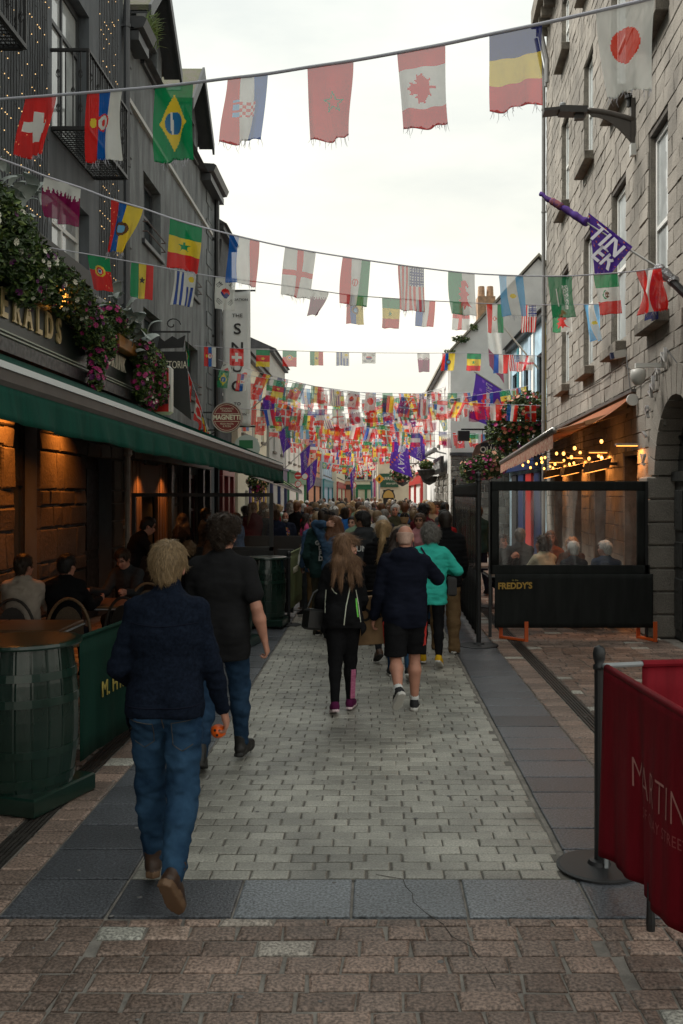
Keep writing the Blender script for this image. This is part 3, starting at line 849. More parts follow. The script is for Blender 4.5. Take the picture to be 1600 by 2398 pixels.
masonry(R1, 'stone_block', M_ash, -24.88, -10.6, 0.0, 14.3, opsR + opsG + arch_ops, 0.245, 0.22, 0.55, 300, nearR, face=0.020, c=0.007, jn=0.010, rough=0.004, chv=0.12)
q = MB(); q.box(0.0, 0.42, -24.9, -8, 14.3, 14.75)
for k in range(34): q.box(0.0, 0.30, -24.8 + k * 0.5, -24.66 + k * 0.5, 14.05, 14.298)
q.build('cornice', M_sill, R1)
# arched doorway at the right edge
vs = []
for i in range(15):
 a0, a1 = math.pi * i / 15 + 0.01, math.pi * (i + 1) / 15 - 0.01
 P = [(0.0, -AC + r * math.cos(a), AS + r * math.sin(a)) for (r, a) in ((AR - 0.04, a0), (AR - 0.04, a1), (AR + 0.34, a1), (AR + 0.34, a0))]
 q = MB(); q.prism([(-0.25,) + p[1:] for p in P], (0, 0, 0), (0.32, 0, 0)); q.build('arch_stone', M_ash, R1)
for k in range(7):
 z = k * 0.32
 q = MB(); q.cbox(-0.22, 0.16 + U(-0.01, 0.01), -(AC + AR + 0.44 + U(0, .05)), -(AC + AR - 0.02), z + 0.006, z + 0.314, 0.02); q.build('pier_stone', M_ash, R1)
M_door = mat('black_door', (0.02, 0.022, 0.022), 0.35, rvar=0.1, scale=5)
q = MB(); q.box(-0.30, -0.22, -(AC + AR) + 0.01, -(AC - AR) - 0.01, 0.02, AS - 0.08); q.box(-0.30, -0.16, -(AC + AR) + 0.01, -(AC - AR) - 0.01, AS - 0.08, AS + 0.05)
dr = q.build('door', M_door, R1)
q = MB()
for j in range(4):
 for (za, zb) in ((0.15, 0.85), (1.0, 1.35), (1.5, 2.05)):
  y = -(AC + AR) + 0.1 + j * 0.5; q.cbox(-0.222, -0.185, y, y + 0.4, za, zb, 0.014)
q.build('door_panel', M_door, dr)
q = MB(); q.prism([(-0.3, -AC + AR * math.cos(a), AS + 0.05 + (AR - .05) * math.sin(a)) for a in [math.pi * i / 14 for i in range(15)]], (0, 0, 0), (0.05, 0, 0)); fl = q.build('fanlight', M_glass, R1)
q = MB()
for i in range(1, 6): q.bar((-0.235, -AC, AS + 0.05), (-0.235, -AC + AR * math.cos(math.pi * i / 6), AS + 0.05 + AR * 0.96 * math.sin(math.pi * i / 6)), 0.035)
q.build('glazing_bar', M_door, fl)
q = MB(); q.tube([(0.10, -24.8, 0.1), (0.10, -24.8, 13.0), (0.3, -24.8, 14.0)], 0.05, 8)
for z in (3.9, 6.7, 9.4, 12.1): q.lathe([(0.062, 0), (0.062, 0.05)], (0.10, -24.8, z), 8)
q.build('downpipe', M_pipe, R1)
q = MB()
for yy in (-24.5, -24.25): q.tube([(0.25, yy, 14.0), (0.08, yy, 13.2), (0.08, yy, 12.6)], 0.05, 6)
q.build('overflow_pipe', M_pipe, R1)


def RW(Y, out, z):
 """world point on the right-hand stone wall: distance along, distance out, height"""
 c, s_ = math.cos(RZ), math.sin(RZ)
 x, y = out, -Y
 return Vector((XR0 + x * c - y * s_, x * s_ + y * c, z))
# ------------------------------------------------------------------ the rest of the street
def wcol(name, c, v=0.08): return mat('wall_' + name, c, 0.85, var=v, scale=1.5, bump=0.15, bscale=40)


def house(name, loc, rz, label, y0, y1, z1, wall, wins, shop=None, trim=None, roof=None, ridge=1.6, sign=None, doors=(), group='houses further down the street', wincol=None, depth=5.0, pil=()):
 """a house further off: walls, windows with panes, shopfront, roof with chimney"""
 ops = [(w[0], w[1], w[2], w[3]) for w in wins] + [(d[0], d[1], 0, d[2]) for d in doors]
 t = shell(name, loc, rz, label, y0, y1, z1, depth, ops, wall, skin=0.2, group=group)
 for w in wins:
  far_pane(t, w[0], w[1], w[2], w[3], wincol or M_white)
  q = MB(); q.box(-0.02, 0.08, w[0] - 0.08, w[1] + 0.08, w[2] - 0.10, w[2] - 0.005); q.build('window_sill', M_sill, t)
 for d in doors:
  q = MB(); q.box(-0.16, -0.10, d[0] + 0.01, d[1] - 0.01, 0.02, d[2] - 0.01); q.build('door', d[3], t)
 if shop:
  q = MB(); q.box(0.0, 0.12, y0 + 0.15, y1 - 0.15, 2.5, 3.0); q.box(0.0, 0.2, y0 + 0.12, y1 - 0.12, 3.002, 3.09); q.build('shop_fascia', shop, t)
  for yy in [y0 + 0.25, (y0 + y1) / 2, y1 - 0.25]:
   q = MB(); q.cbox(0.0, 0.12, yy - 0.14, yy + 0.14, 0.02, 2.498, 0.015); q.build('pilaster', shop, t)
  if sign: text_obj('lettering', sign, M_cream, 0.42, (0.125, (y0 + y1) / 2, 2.74), (0, 1, 0), (0, 0, 1), t, depth=0.008)
 for (yy, ww, m) in pil:
  q = MB(); q.box(0.0, 0.06, yy - ww / 2, yy + ww / 2, 0.3, 2.45); q.build('shutter', m, t)
 if roof:
  q = MB(); q.prism([(0.25, y0, z1 - 0.02), (-depth / 2, y0, z1 + ridge), (-depth - 0.2, y0, z1 - 0.02)], (0, y0 + 0.02, 0), (0, y1 - 0.02, 0)); r = q.build('roof', roof, t)
  q = MB(); q.box(-depth / 2 - 0.5, -depth / 2 + 0.5, y1 - 0.9, y1 - 0.2, z1 + ridge - 0.5, z1 + ridge + 0.9)
  for k in range(3): q.lathe([(0.13, 0), (0.11, 0.35)], (-depth / 2 - 0.3 + k * 0.3, y1 - 0.55, z1 + ridge + 0.89), 8)
  q.build('chimney', mat('chimney_brick', (0.42, 0.27, 0.17), 0.9, var=0.25, scale=9), r)
 q = MB(); q.box(0.0, 0.16, y0 + 0.03, y1 - 0.03, z1 - 0.16, z1 - 0.025); q.build('eaves_gutter', M_dgrey, t)
 return t


def rowwin(y0, y1, n, w, z0, z1):
 return [(y0 + (y1 - y0) * (k + 0.5) / n - w / 2, y0 + (y1 - y0) * (k + 0.5) / n + w / 2, z0, z1) for k in range(n)]


c_cream, c_pale, c_grey = wcol('cream', (0.72, 0.66, 0.50)), wcol('pale', (0.74, 0.72, 0.67)), wcol('grey', (0.36, 0.36, 0.34))
c_salmon, c_blue, c_white = wcol('salmon', (0.55, 0.27, 0.17)), wcol('sky_blue', (0.40, 0.52, 0.62)), wcol('white', (0.82, 0.81, 0.77))
p_yel, p_pur, p_red = mat('yellow_paint', (0.62, 0.38, 0.04), 0.5), mat('purple_paint', (0.07, 0.03, 0.16), 0.5), mat('red_paint', (0.48, 0.03, 0.025), 0.4)
p_grn, p_pink, p_teal, p_nav = mat('green_paint', (0.02, 0.16, 0.07), 0.45), mat('magenta_paint', (0.42, 0.06, 0.22), 0.5), mat('teal_paint', (0.03, 0.22, 0.26), 0.45), mat('navy_paint', (0.015, 0.03, 0.10), 0.4)
p_mar = mat('maroon_window', (0.10, 0.03, 0.03), 0.5)
house('narrow_house', (-4.22, 0, 0), 0, 'narrow soot dark house behind the hanging white cloth banner', 25.65, 28.2, 9.4, mat('wall_soot', (0.06, 0.062, 0.065), 0.9, var=0.3, scale=2, bump=0.5), rowwin(25.7, 28.1, 1, 0.9, 4.2, 5.5) + rowwin(25.7, 28.1, 1, 0.9, 6.6, 7.9), shop=mat('maroon_shop', (0.16, 0.02, 0.02), 0.4), roof=M_slate)
house('cream_house', (-4.05, 0, 0), 0, 'cream rendered house with yellow and purple painted shopfront boards', 28.3, 36.0, 6.5, c_cream, rowwin(28.3, 36, 3, 0.9, 3.9, 5.3), roof=M_slate, ridge=2.0,
      pil=[(31.0 + k * 0.62, 0.34, p_yel if k % 2 else p_pur) for k in range(8)], doors=[(29.9, 30.7, 2.1, c_blue)])
house('grey_house', (-3.95, 0, 0), 0, 'pale grey rendered house with a tall plain gable beyond the cream one', 36.1, 42.5, 7.6, c_grey, rowwin(36.2, 42.4, 2, 0.9, 3.7, 5.0), shop=p_nav, roof=M_slate, ridge=1.2)
house('pale_house', (-3.9, 0, 0), 0, 'low pale plastered house with a green shopfront', 42.6, 54, 5.9, c_pale, rowwin(42.7, 54, 4, 1.0, 3.5, 4.9), shop=p_grn, roof=M_slate)
house('salmon_house', (-3.8, 0, 0), 0, 'salmon pink house with a dark shopfront far down the street', 54.1, 68, 5.6, c_salmon, rowwin(54.2, 68, 5, 1.1, 3.5, 4.8), shop=M_black, roof=M_slate)
house('blue_house', (-3.6, 0, 0), 0, 'sky blue house with white windows far down the street', 68.1, 84, 5.9, c_blue, rowwin(68.2, 84, 5, 1.2, 3.4, 4.8), shop=p_teal, roof=M_slate)
house('distant_house', (-3.2, 0, 0), 0, 'cream house with a red shopfront almost at the end of the street', 84.1, 110, 6.5, c_cream, rowwin(84.2, 110, 7, 1.3, 3.5, 5.0), shop=p_red, roof=M_slate)
# facing the camera across the far end
for i, (x0, x1, z1, wm, sh, lab) in enumerate(((-10, -5.6, 9.0, c_pale, p_nav, 'pale house with a navy shopfront closing the end of the street'), (-5.5, -2.2, 8.3, c_salmon, M_black, 'terracotta house closing the end of the street'),
                                               (-2.1, 0.6, 9.4, c_cream, p_grn, 'cream house with a green shopfront closing the end of the street'), (0.7, 3.8, 8.6, c_white, p_pink, 'white house with a magenta shopfront closing the end of the street'), (3.9, 9, 9.5, c_grey, p_teal, 'grey house with a teal shopfront closing the end of the street'))):
 house('end_house', (0, 113, 0), -math.pi / 2, lab, x0, x1, z1, wm, rowwin(x0, x1, 2, 1.1, 3.6, 5.0) + rowwin(x0, x1, 2, 1.0, 5.9, 7.2), shop=sh, roof=M_slate, ridge=2.0)

# pub with murals beyond the stone building
t = house('mural_pub', (4.66, 0, 0), math.pi, 'blue and white mural painted pub with big dark windows and a slate roof', -31.9, -25.0, 6.9, wcol('mural', (0.40, 0.56, 0.66), 0.3), [(-26.6, -25.7, 3.7, 5.9), (-28.9, -28.0, 3.7, 5.9), (-31.2, -30.3, 3.7, 5.9)], wincol=M_black, roof=M_slate, ridge=2.6)
for (yy, m) in ((-25.35, p_yel), (-27.1, c_white), (-27.6, c_blue), (-29.3, c_white), (-29.8, p_teal), (-31.6, c_white)):
 q = MB(); q.box(0.0, 0.05, yy - 0.17, yy + 0.17, 3.3, 6.6); q.build('mural_panel', m, t)
for (yy, m) in ((-26.1, p_nav), (-27.6, p_red), (-29.0, p_nav), (-30.4, M_dark)):
 q = MB(); q.cbox(0.0, 0.08, yy - 0.5, yy + 0.5, 0.05, 2.6, 0.02); q.build('shop_door', m, t)
q = MB(); q.box(0, 0.2, -31.8, -25.1, 2.7, 3.25); q.build('shop_fascia', p_nav, t)

# white gabled building standing out into the street: the gable faces the camera
GB = shell('gabled_house', (2.66, 32.0, 0), -math.pi / 2, 'white gabled house over a rubble stone ground floor jutting into the street', 0.0, 6.0, 6.8, 13.0, [(3.3, 4.2, 0.0, 2.3)], c_white, skin=0.3)
q = MB(); q.prism([(0.0, 0.0, 6.802), (0.0, 6.0, 6.802), (0.0, 3.0, 10.0)], (0, 0, 0), (-13, 0, 0)); q.build('gable_wall', c_white, GB)
q = MB()
for (a, b_) in (((-0.25, 6.55), (3.0, 10.08)), ((6.25, 6.55), (3.0, 10.08))):
 q.prism([(0.12, a[0], a[1]), (0.12, b_[0], b_[1]), (0.12, b_[0], b_[1] + 0.10), (0.12, a[0], a[1] + 0.10)], (0, 0, 0), (-13.2, 0, 0))
r = q.build('roof', mat('lichen_slate', (0.30, 0.27, 0.21), 0.9, var=0.35, scale=5), GB)
q = MB(); q.box(-0.7, -0.1, 0.95, 1.55, 7.5, 8.75); q.lathe([(0.13, 0), (0.11, 0.4)], (-0.4, 1.1, 8.74), 8); q.lathe([(0.13, 0), (0.11, 0.4)], (-0.4, 1.4, 8.74), 8)
q.build('chimney', MATS['chimney_brick'], r)
q = MB(); q.box(-0.02, 0.10, -0.02, 2.3, 3.30, 3.40); q.build('ledge', M_slate, GB)
M_rub2 = stone_mat('grey_rubble', (0.23, 0.215, 0.185), rnd=0.3, speck=0.25, sscale=50, stain=0.45, stscale=2, rough=0.9, bump=0.9, bscale=18)
masonry(GB, 'stone', M_rub2, 0.0, 6.0, 0.0, 3.28, [(3.3, 4.2, 0.0, 2.3)], 0.22, 0.18, 0.55, 200, lambda s: s[0], face=0.05, c=0.03, jn=0.02, rough=0.015, chv=0.35)
# its street side, seen at a glancing angle
GS = house('white_house', (2.62, 0, 0), math.pi, 'long white street front with narrow maroon framed windows and a rubble shopfront', -45.0, -32.35, 6.7, c_white, [(-34.2, -33.5, 3.9, 5.8), (-37, -36.3, 3.9, 5.8), (-40, -39.3, 3.9, 5.8), (-43, -42.3, 3.9, 5.8)], wincol=p_mar, depth=0.36, doors=[(-34.4, -33.5, 2.2, M_dark), (-37.0, -36.1, 2.2, p_red), (-40, -39, 2.2, M_dark)])
masonry(GS, 'stone', M_rub2, -38.5, -32.4, 0.0, 2.7, [(-34.4, -33.5, 0, 2.2), (-37.0, -36.1, 0, 2.2)], 0.24, 0.25, 0.6, 60, lambda s: -s[0], face=0.05, c=0.03, jn=0.02, rough=0.015, chv=0.3)
t = empty('shop_sign', (2.62, 35.0, 2.9), 'slate board with white letters on the rubble stone shopfront', 'sign')
q = MB(); q.box(-0.22, -0.12, -2.2, 2.0, -0.16, 0.42); q.build('board', M_black, t)
text_obj('lettering', 'BUSKER BROWNES', M_white, 0.42, (-0.23, 0, 0.12), (0, -1, 0), (0, 0, 1), t, xs=0.9)
q = MB(); q.tube([(-0.45, -2.4, 0.62), (-0.6, 5.5, 0.62)], 0.09, 8); q.bar((-0.02, -2.0, 0.5), (-0.45, -2.0, 0.6), 0.05); q.bar((-0.02, 3.0, 0.5), (-0.5, 3.0, 0.6), 0.05); q.build('awning_roller', M_pipe, t)
house('red_shop', (2.45, 0, 0), math.pi, 'cream house with a bright red shopfront and red doors', -60.0, -45.1, 6.3, c_pale, rowwin(-59.9, -45.2, 5, 0.9, 3.7, 5.2), shop=p_red, roof=M_slate, doors=[(-48.6, -47.6, 2.3, p_red), (-55, -54, 2.3, p_red)], wincol=p_mar)
CR = house('corner_house', (0, 62.0, 0), -math.pi / 2, 'cream corner building with a green gift shop board and an arched yellow window', 0.35, 2.42, 7.0, c_cream, [(0.55, 1.0, 4.2, 5.9), (1.2, 1.7, 4.2, 5.9)], depth=6, doors=[(0.72, 1.42, 2.25, M_black)])
q = MB(); q.box(0.0, 0.12, 0.5, 1.72, 2.42, 3.32); q.build('shop_fascia', mat('carroll_green', (0.015, 0.085, 0.045), 0.4), CR)
text_obj('lettering', 'CARROLLS', M_cream, 0.30, (0.125, 1.12, 2.98), (0, 1, 0), (0, 0, 1), CR)
text_obj('lettering', 'IRISH GIFTS', M_cream, 0.15, (0.125, 1.3, 2.66), (0, 1, 0), (0, 0, 1), CR)
q = MB(); q.prism([(0.02, 1.07 + 0.36 * math.cos(a), 1.72 + 0.5 * math.sin(a)) for a in [math.pi * i / 12 for i in range(13)]], (0, 0, 0), (0.05, 0, 0)); q.build('arched_window', mat('amber_pane', (0.5, 0.32, 0.08), 0.3), CR)
q = MB(); q.tube([(0.03, 1.07 + 0.39 * math.cos(a), 1.72 + 0.53 * math.sin(a)) for a in [math.pi * i / 12 for i in range(13)]], 0.05, 6); q.build('arch_frame', M_black, CR)
q = MB(); q.prism([(0.02, 1.4 + 1.02 * math.cos(a), 7.0 + 0.7 * math.sin(a)) for a in [math.pi * i / 12 for i in range(13)]], (0, 0, 0), (-0.4, 0, 0)); q.build('pediment', c_cream, CR)
house('magenta_shop', (0.25, 0, 0), math.pi, 'pale house with a magenta shopfront past the corner building', -84.0, -68.2, 6.5, c_pale, rowwin(-83.9, -68.3, 5, 1.0, 3.7, 5.2), shop=p_pink, roof=M_slate)
house('teal_shop', (0.0, 0, 0), math.pi, 'pale house with a teal shopfront before the end of the street', -110.0, -84.1, 6.5, c_white, rowwin(-109.9, -84.2, 6, 1.1, 3.7, 5.2), shop=p_teal, roof=M_slate)
# ------------------------------------------------------------------ green awning over the pub terrace
M_grn = mat('green_canvas', (0.005, 0.052, 0.036), 0.8, spec=0.12, var=0.18, scale=3, stretch=(1, 8, 0.6), bump=0.25, bscale=60)
M_alu = mat('grey_aluminium', (0.30, 0.32, 0.33), 0.35, var=0.1)
M_taupe = mat('awning_box', (0.085, 0.078, 0.072), 0.55, var=0.15)
aw = empty('awning', (-2.0, 4.0, 2.6), 'long dark green awning with a straight valance over the pub terrace', 'awning')
def AWF(t):
 t = -0.42 + 1.42 * t; return Vector((-1.985 + 0.475 * t, 4.2 + 11.3 * t, 2.695 - 0.215 * t)) - aw.location          # front edge
def AWB(t):
 t = -0.42 + 1.42 * t; return Vector((XL + 0.31, 4.2 + 11.9 * t, 3.50)) - aw.location
NA = 60
b = MB(); b.grid(lambda u, v: AWB(u).lerp(AWF(u), v) + Vector((0, 0, -0.05 * math.sin(math.pi * v) + 0.0)), NA, 8)
o = b.build('canopy', M_grn, aw, smooth=True); sm = o.modifiers.new('thick', 'SOLIDIFY'); sm.thickness = 0.004
b = MB(); b.prism([AWF(0) + Vector((x, 0, z)) for x, z in ((-0.10, -0.115), (0.02, -0.115), (0.035, -0.09), (0.035, -0.03), (-0.10, -0.03))], AWF(0), AWF(1)); b.build('front_box', M_taupe, aw)
b = MB(); b.prism([AWF(0) + Vector((x, 0, z)) for x, z in ((-0.12, -0.028), (0.045, -0.028), (0.045, 0.008), (0.0, 0.02), (-0.12, 0.02))], AWF(0), AWF(1)); b.build('front_rail', mat('pale_rail', (0.62, 0.66, 0.66), 0.35), aw)
def val(u, v):
 p = AWF(u); w = v * (0.016 * math.sin(u * 190) + 0.010 * math.sin(u * 71 + 1) + 0.006 * math.sin(u * 420))
 return p + Vector((0.02 + w + 0.02 * v, 0.0, -0.117 - 0.19 * v + 0.006 * v * math.sin(u * 60)))
b = MB(); b.grid(val, 420, 5); o = b.build('valance', M_grn, aw, smooth=True); o.modifiers.new('thick', 'SOLIDIFY').thickness = 0.003
b = MB(); b.prism([AWF(1) + Vector((-0.12, 0.002, -0.31)), AWF(1) + Vector((0.04, 0.002, -0.31)), AWF(1) + Vector((0.04, 0.002, 0.02)), AWB(1) + Vector((0, 0.002, 0.0)), AWB(1) + Vector((0, 0.002, -0.06)), AWF(1) + Vector((-0.12, 0.002, -0.08))], (0, 0, 0), (0, 0.015, 0)); b.build('end_panel', M_grn, aw)
for t_ in (0.2, 0.55, 0.93):
 b = MB(); e = (AWB(t_) + AWF(t_)) / 2 + Vector((0, 0.5, -0.25)); b.bar(AWB(t_) + Vector((0, 0, -0.2)), e, 0.05); b.bar(e, AWF(t_) + Vector((-0.1, 0, -0.08)), 0.045); b.build('folding_arm', M_alu, aw)

# dark louvred awning of the restaurant beyond
aw2 = empty('awning', (-2.3, 16.3, 2.4), 'black restaurant awning with pale rails beyond the green one', 'awning')
a2 = aw2.location
F0, F1, B0_, B1_ = Vector((-2.1, 16.4, 2.36)) - a2, Vector((-1.9, 25.0, 2.06)) - a2, Vector((XL + 0.2, 16.4, 3.5)) - a2, Vector((XL + 0.2, 25.0, 3.42)) - a2
b = MB(); b.grid(lambda u, v: B0_.lerp(B1_, u).lerp(F0.lerp(F1, u), v), 10, 4); o = b.build('canopy', mat('lime_canvas', (0.20, 0.30, 0.12), 0.8, var=0.1), aw2); o.modifiers.new('thick', 'SOLIDIFY').thickness = 0.006
for k in range(4):
 f = k / 3.3; b = MB(); off = Vector((0.0 - 0.32 * k, 0, -0.02 + 0.13 * k))
 b.bar(F0 + off, F1 + off, 0.07, 0.06); b.build('frame_bar', M_black, aw2)
 b = MB(); b.bar(F0 + off + Vector((0.04, 0, -0.045)), F1 + off + Vector((0.04, 0, -0.045)), 0.03, 0.025); b.build('light_rail', mat('white_rail', (0.6, 0.6, 0.58), 0.5), aw2)
for k in range(5):
 b = MB(); p = F0.lerp(F1, k / 4); q_ = B0_.lerp(B1_, k / 4); b.bar(p, q_ + Vector((0, 0, -0.1)), 0.05, 0.07); b.build('rafter', M_black, aw2)

# ------------------------------------------------------------------ barrels and terrace screens
M_bar = mat('barrel_green', (0.005, 0.022, 0.015), 0.30, var=0.25, scale=4, stretch=(1, 1, 0.3), bump=0.12, bscale=30, coat=0.3, rvar=0.1)
M_bar2 = mat('barrel_hoop_green', (0.006, 0.026, 0.018), 0.28, coat=0.3, var=0.15)
def barrel(loc, rz, label, r=0.335, h=0.90, base=0.12, casters=False):
 t = empty('barrel', loc, label, 'barrel', 'green barrels along the terrace', rz)
 H = base + h; N = 20
 prof = lambda z: r * (0.885 + 0.115 * math.sin(math.pi * min(1, max(0, z / h)) ** 0.95))
 b = MB(); ns = 8
 for k in range(ns + 1):
  z = h * k / ns; R = prof(z); w = math.pi / N * 0.985; cz = base + z
  for (a, rr) in ((-w, R - 0.02), (-w, R - 0.003), (-w * 0.8, R), (w * 0.8, R), (w, R - 0.003), (w, R - 0.02)): b.v.append((rr * math.cos(a), rr * math.sin(a), cz))
 for k in range(ns):
  for j in range(5): b.f.append((k * 6 + j, k * 6 + j + 1, k * 6 + 7 + j, k * 6 + 6 + j)); b.m.append(0)
 b.f += [tuple(range(6)), tuple(range(ns * 6, ns * 6 + 6))]; b.m += [0, 0]
 me = b.mesh('stave', M_bar)
 for k in range(N): link('stave', me, t, (0, 0, 0), (0, 0, 2 * math.pi * k / N))
 for (z, hh) in ((0.03, 0.055), (0.22, 0.05), (h - 0.36, 0.05), (h - 0.20, 0.05)):
  b = MB(); b.lathe([(prof(z) + 0.001, base + z), (prof(z) + 0.007, base + z), (prof(z + hh) + 0.007, base + z + hh), (prof(z + hh) + 0.001, base + z + hh)], (0, 0, 0), 40); b.build('hoop', M_bar2, t, smooth=False)
 b = MB(); b.lathe([(r - 0.02, H), (r + 0.018, H), (r + 0.024, H + 0.012), (r + 0.02, H + 0.03), (r - 0.02, H + 0.034), (0.01, H + 0.034)], (0, 0, 0), 44); b.build('barrel_top', M_bar2, t)
 s = 0.315; z0 = 0.035 if casters else 0.0
 b = MB(); b.cbox(-s, s, -s, s, z0, base, 0.012); b.build('base', M_bar2, t)
 if casters:
  for sx in (-1, 1):
   for sy in (-1, 1):
    b = MB(); b.tube([(sx * 0.26 - 0.015, sy * 0.26, 0.022), (sx * 0.26 + 0.015, sy * 0.26, 0.022)], 0.022, 10); b.build('caster', M_iron, t)
 return t
barrel((-2.27, 6.15, 0), -0.32, 'green barrel on a square plinth at the near end of the terrace banner')
barrel((-1.86, 12.35, 0), -0.2, 'green barrel mostly hidden behind the man in the black t-shirt', 0.30, 0.88)
barrel((-1.60, 14.15, 0), -0.1, 'green barrel on casters beside the olive banner and the glass screen', 0.30, 0.88, 0.14, True)

M_canv = mat('green_banner', (0.006, 0.032, 0.022), 0.75, spec=0.12, var=0.2, scale=3, stretch=(2, 2, 0.4), bump=0.15)
M_ylw = mat('yellow_print', (0.40, 0.32, 0.07), 0.6)
def banner(name, p0, p1, z0, z1, m, label, folds=0.012, nf=9, cat='barrier', group=None, posts=True, sag=0.0):
 t = empty(name, (p0[0], p0[1], 0), label, cat, group)
 d = Vector((p1[0] - p0[0], p1[1] - p0[1], 0)); n_ = Vector((d.y, -d.x, 0)).normalized()
 def fn(u, v):
  w = folds * (1 - v) * (math.sin(u * nf * 2 * math.pi + 0.7) + 0.5 * math.sin(u * nf * 4.7 * math.pi))
  return d * u + n_ * w + Vector((0, 0, z0 + (z1 - z0) * v - sag * math.sin(math.pi * u) * v))
 b = MB(); b.grid(fn, max(12, nf * 8), 6); o = b.build('banner_cloth', m, t, smooth=True); o.modifiers.new('thick', 'SOLIDIFY').thickness = 0.004
 if posts:
  b = MB(); b.tube([(0, 0, z1), d + Vector((0, 0, z1))], 0.016, 8); b.build('top_rail', m if posts == 2 else M_iron, t)
 return t
t = banner('terrace_banner', (-2.03, 6.52), (-1.80, 8.6), 0.14, 1.0, M_canv, 'green canvas barrier printed with yellow lettering behind the near barrel', 0.006, 5, group='canvas barriers along the pub terrace', posts=2)
dv = Vector((0.23, 2.08, 0)).normalized(); nv = Vector((dv.y, -dv.x, 0))
p = Vector((0, 0, 0)) + dv * 0.93 + nv * 0.016
text_obj('lettering', 'M. FITZGERALDS', M_ylw, 0.165, p + Vector((0, 0, 0.56)), dv, (0, 0, 1), t, depth=0.003, xs=0.95)
text_obj('lettering', 'Mac Gearailt', M_ylw, 0.13, p + Vector((0, 0, 0.72)), dv, (0, 0, 1), t, depth=0.003, xs=0.95)
banner('terrace_banner', (-1.80, 8.62), (-1.70, 12.0), 0.14, 1.0, M_canv, 'plain green canvas barrier running on behind the walking men', 0.006, 5, group='canvas barriers along the pub terrace', posts=2)
M_olive = mat('olive_banner', (0.15, 0.185, 0.07), 0.7, var=0.15, scale=3, bump=0.1)  # light olive: skylight falling on the cloth put into its colour
for i, (p0, p1, lab) in enumerate((((-1.28, 14.35), (-1.20, 16.0), 'olive green canvas barrier with small pale lettering next to the barrel'), ((-1.22, 17.6), (-1.16, 19.6), 'olive green canvas barrier without lettering beyond the first one'))):
 t = banner('terrace_banner', p0, p1, 0.20, 1.08, M_olive, lab, 0.006, 3, group='olive barriers along the restaurant terrace', posts=2)
 if i == 0: text_obj('lettering', 'MAGNETTI', M_cream, 0.14, (0.05, 0.75, 0.78), (0.05, 1, 0), (0, 0, 1), t, xs=0.8)
def post(x, y, label, h=1.05, r=0.025, rb=0.19, group='black barrier posts'):
 t = empty('barrier_post', (x, y, 0), label, 'barrier post', group)
 b = MB(); b.tube([(0, 0, 0.018), (0, 0, h)], r, 12); b.build('pole', M_black, t)
 b = MB(); b.lathe([(0.001, h), (r * 1.3, h), (r * 1.3, h + 0.02), (r * 0.9, h + 0.03), (r * 1.2, h + 0.055), (r * 1.35, h + 0.085), (r * 1.1, h + 0.115), (0.002, h + 0.13)], (0, 0, 0), 12); b.build('finial', M_black, t, smooth=True)
 b = MB(); b.lathe([(rb, 0.0), (rb, 0.010), (rb * 0.93, 0.016), (r * 2.4, 0.022), (r * 2.0, 0.04), (r * 1.0, 0.045)], (0, 0, 0), 32); b.build('disc_base', M_iron, t)
 return t
for i, yy in enumerate((14.3, 16.2, 17.45, 19.75)):
 post(-1.24 + 0.012 * i - (0.03 if i == 0 else 0), yy, ['black post at the near end of the lettered olive banner', 'black post at the far end of the lettered olive banner', 'black post at the near end of the plain olive banner', 'black post at the far end of the plain olive banner'][i], 1.0)
# glazed screen across the end of the terrace
t = empty('terrace_screen', (-3.84, 15.0, 0), 'black framed glass screen standing across the far end of the terrace', 'screen')
w = 2.26
for (a, c) in (((0.03, 0, 0.02), (0.03, 0, 1.95)), ((w - 0.03, 0, 0.02), (w - 0.03, 0, 1.95))):
 b = MB(); b.bar(a, c, 0.06); b.build('post', M_black, t)
for z in (1.98, 1.12, 0.1):
 b = MB(); b.bar((0.0, 0, z), (w, 0, z), 0.06); b.build('rail', M_black, t)
b = MB(); b.box(0.062, w - 0.062, -0.02, 0.02, 0.13, 1.088); b.build('lower_panel', M_black, t)
b = MB(); b.box(0.062, w - 0.062, -0.004, 0.004, 1.152, 1.948); b.build('pane', clear_mat('screen_glass', (0.92, 0.93, 0.92), 0.008), t)
t = empty('terrace_screen', (-1.56, 15.4, 0), 'short black solid screen between the glass screen and the olive banners', 'screen')
b = MB(); b.box(0, 0.27, -0.02, 0.02, 0.05, 1.05); b.build('panel', M_black, t)
b = MB(); b.bar((0, 0, 1.07), (0.27, 0, 1.07), 0.04); b.build('rail', M_black, t)
t = empty('terrace_screen', (-3.4, 19.9, 0), 'black screen closing the second terrace behind the standing drinkers', 'screen')
b = MB(); b.box(0, 2.15, -0.02, 0.02, 0.05, 1.06); b.build('panel', M_black, t)
b = MB(); b.bar((0, 0, 1.08), (2.15, 0, 1.08), 0.05); b.build('rail', M_black, t)

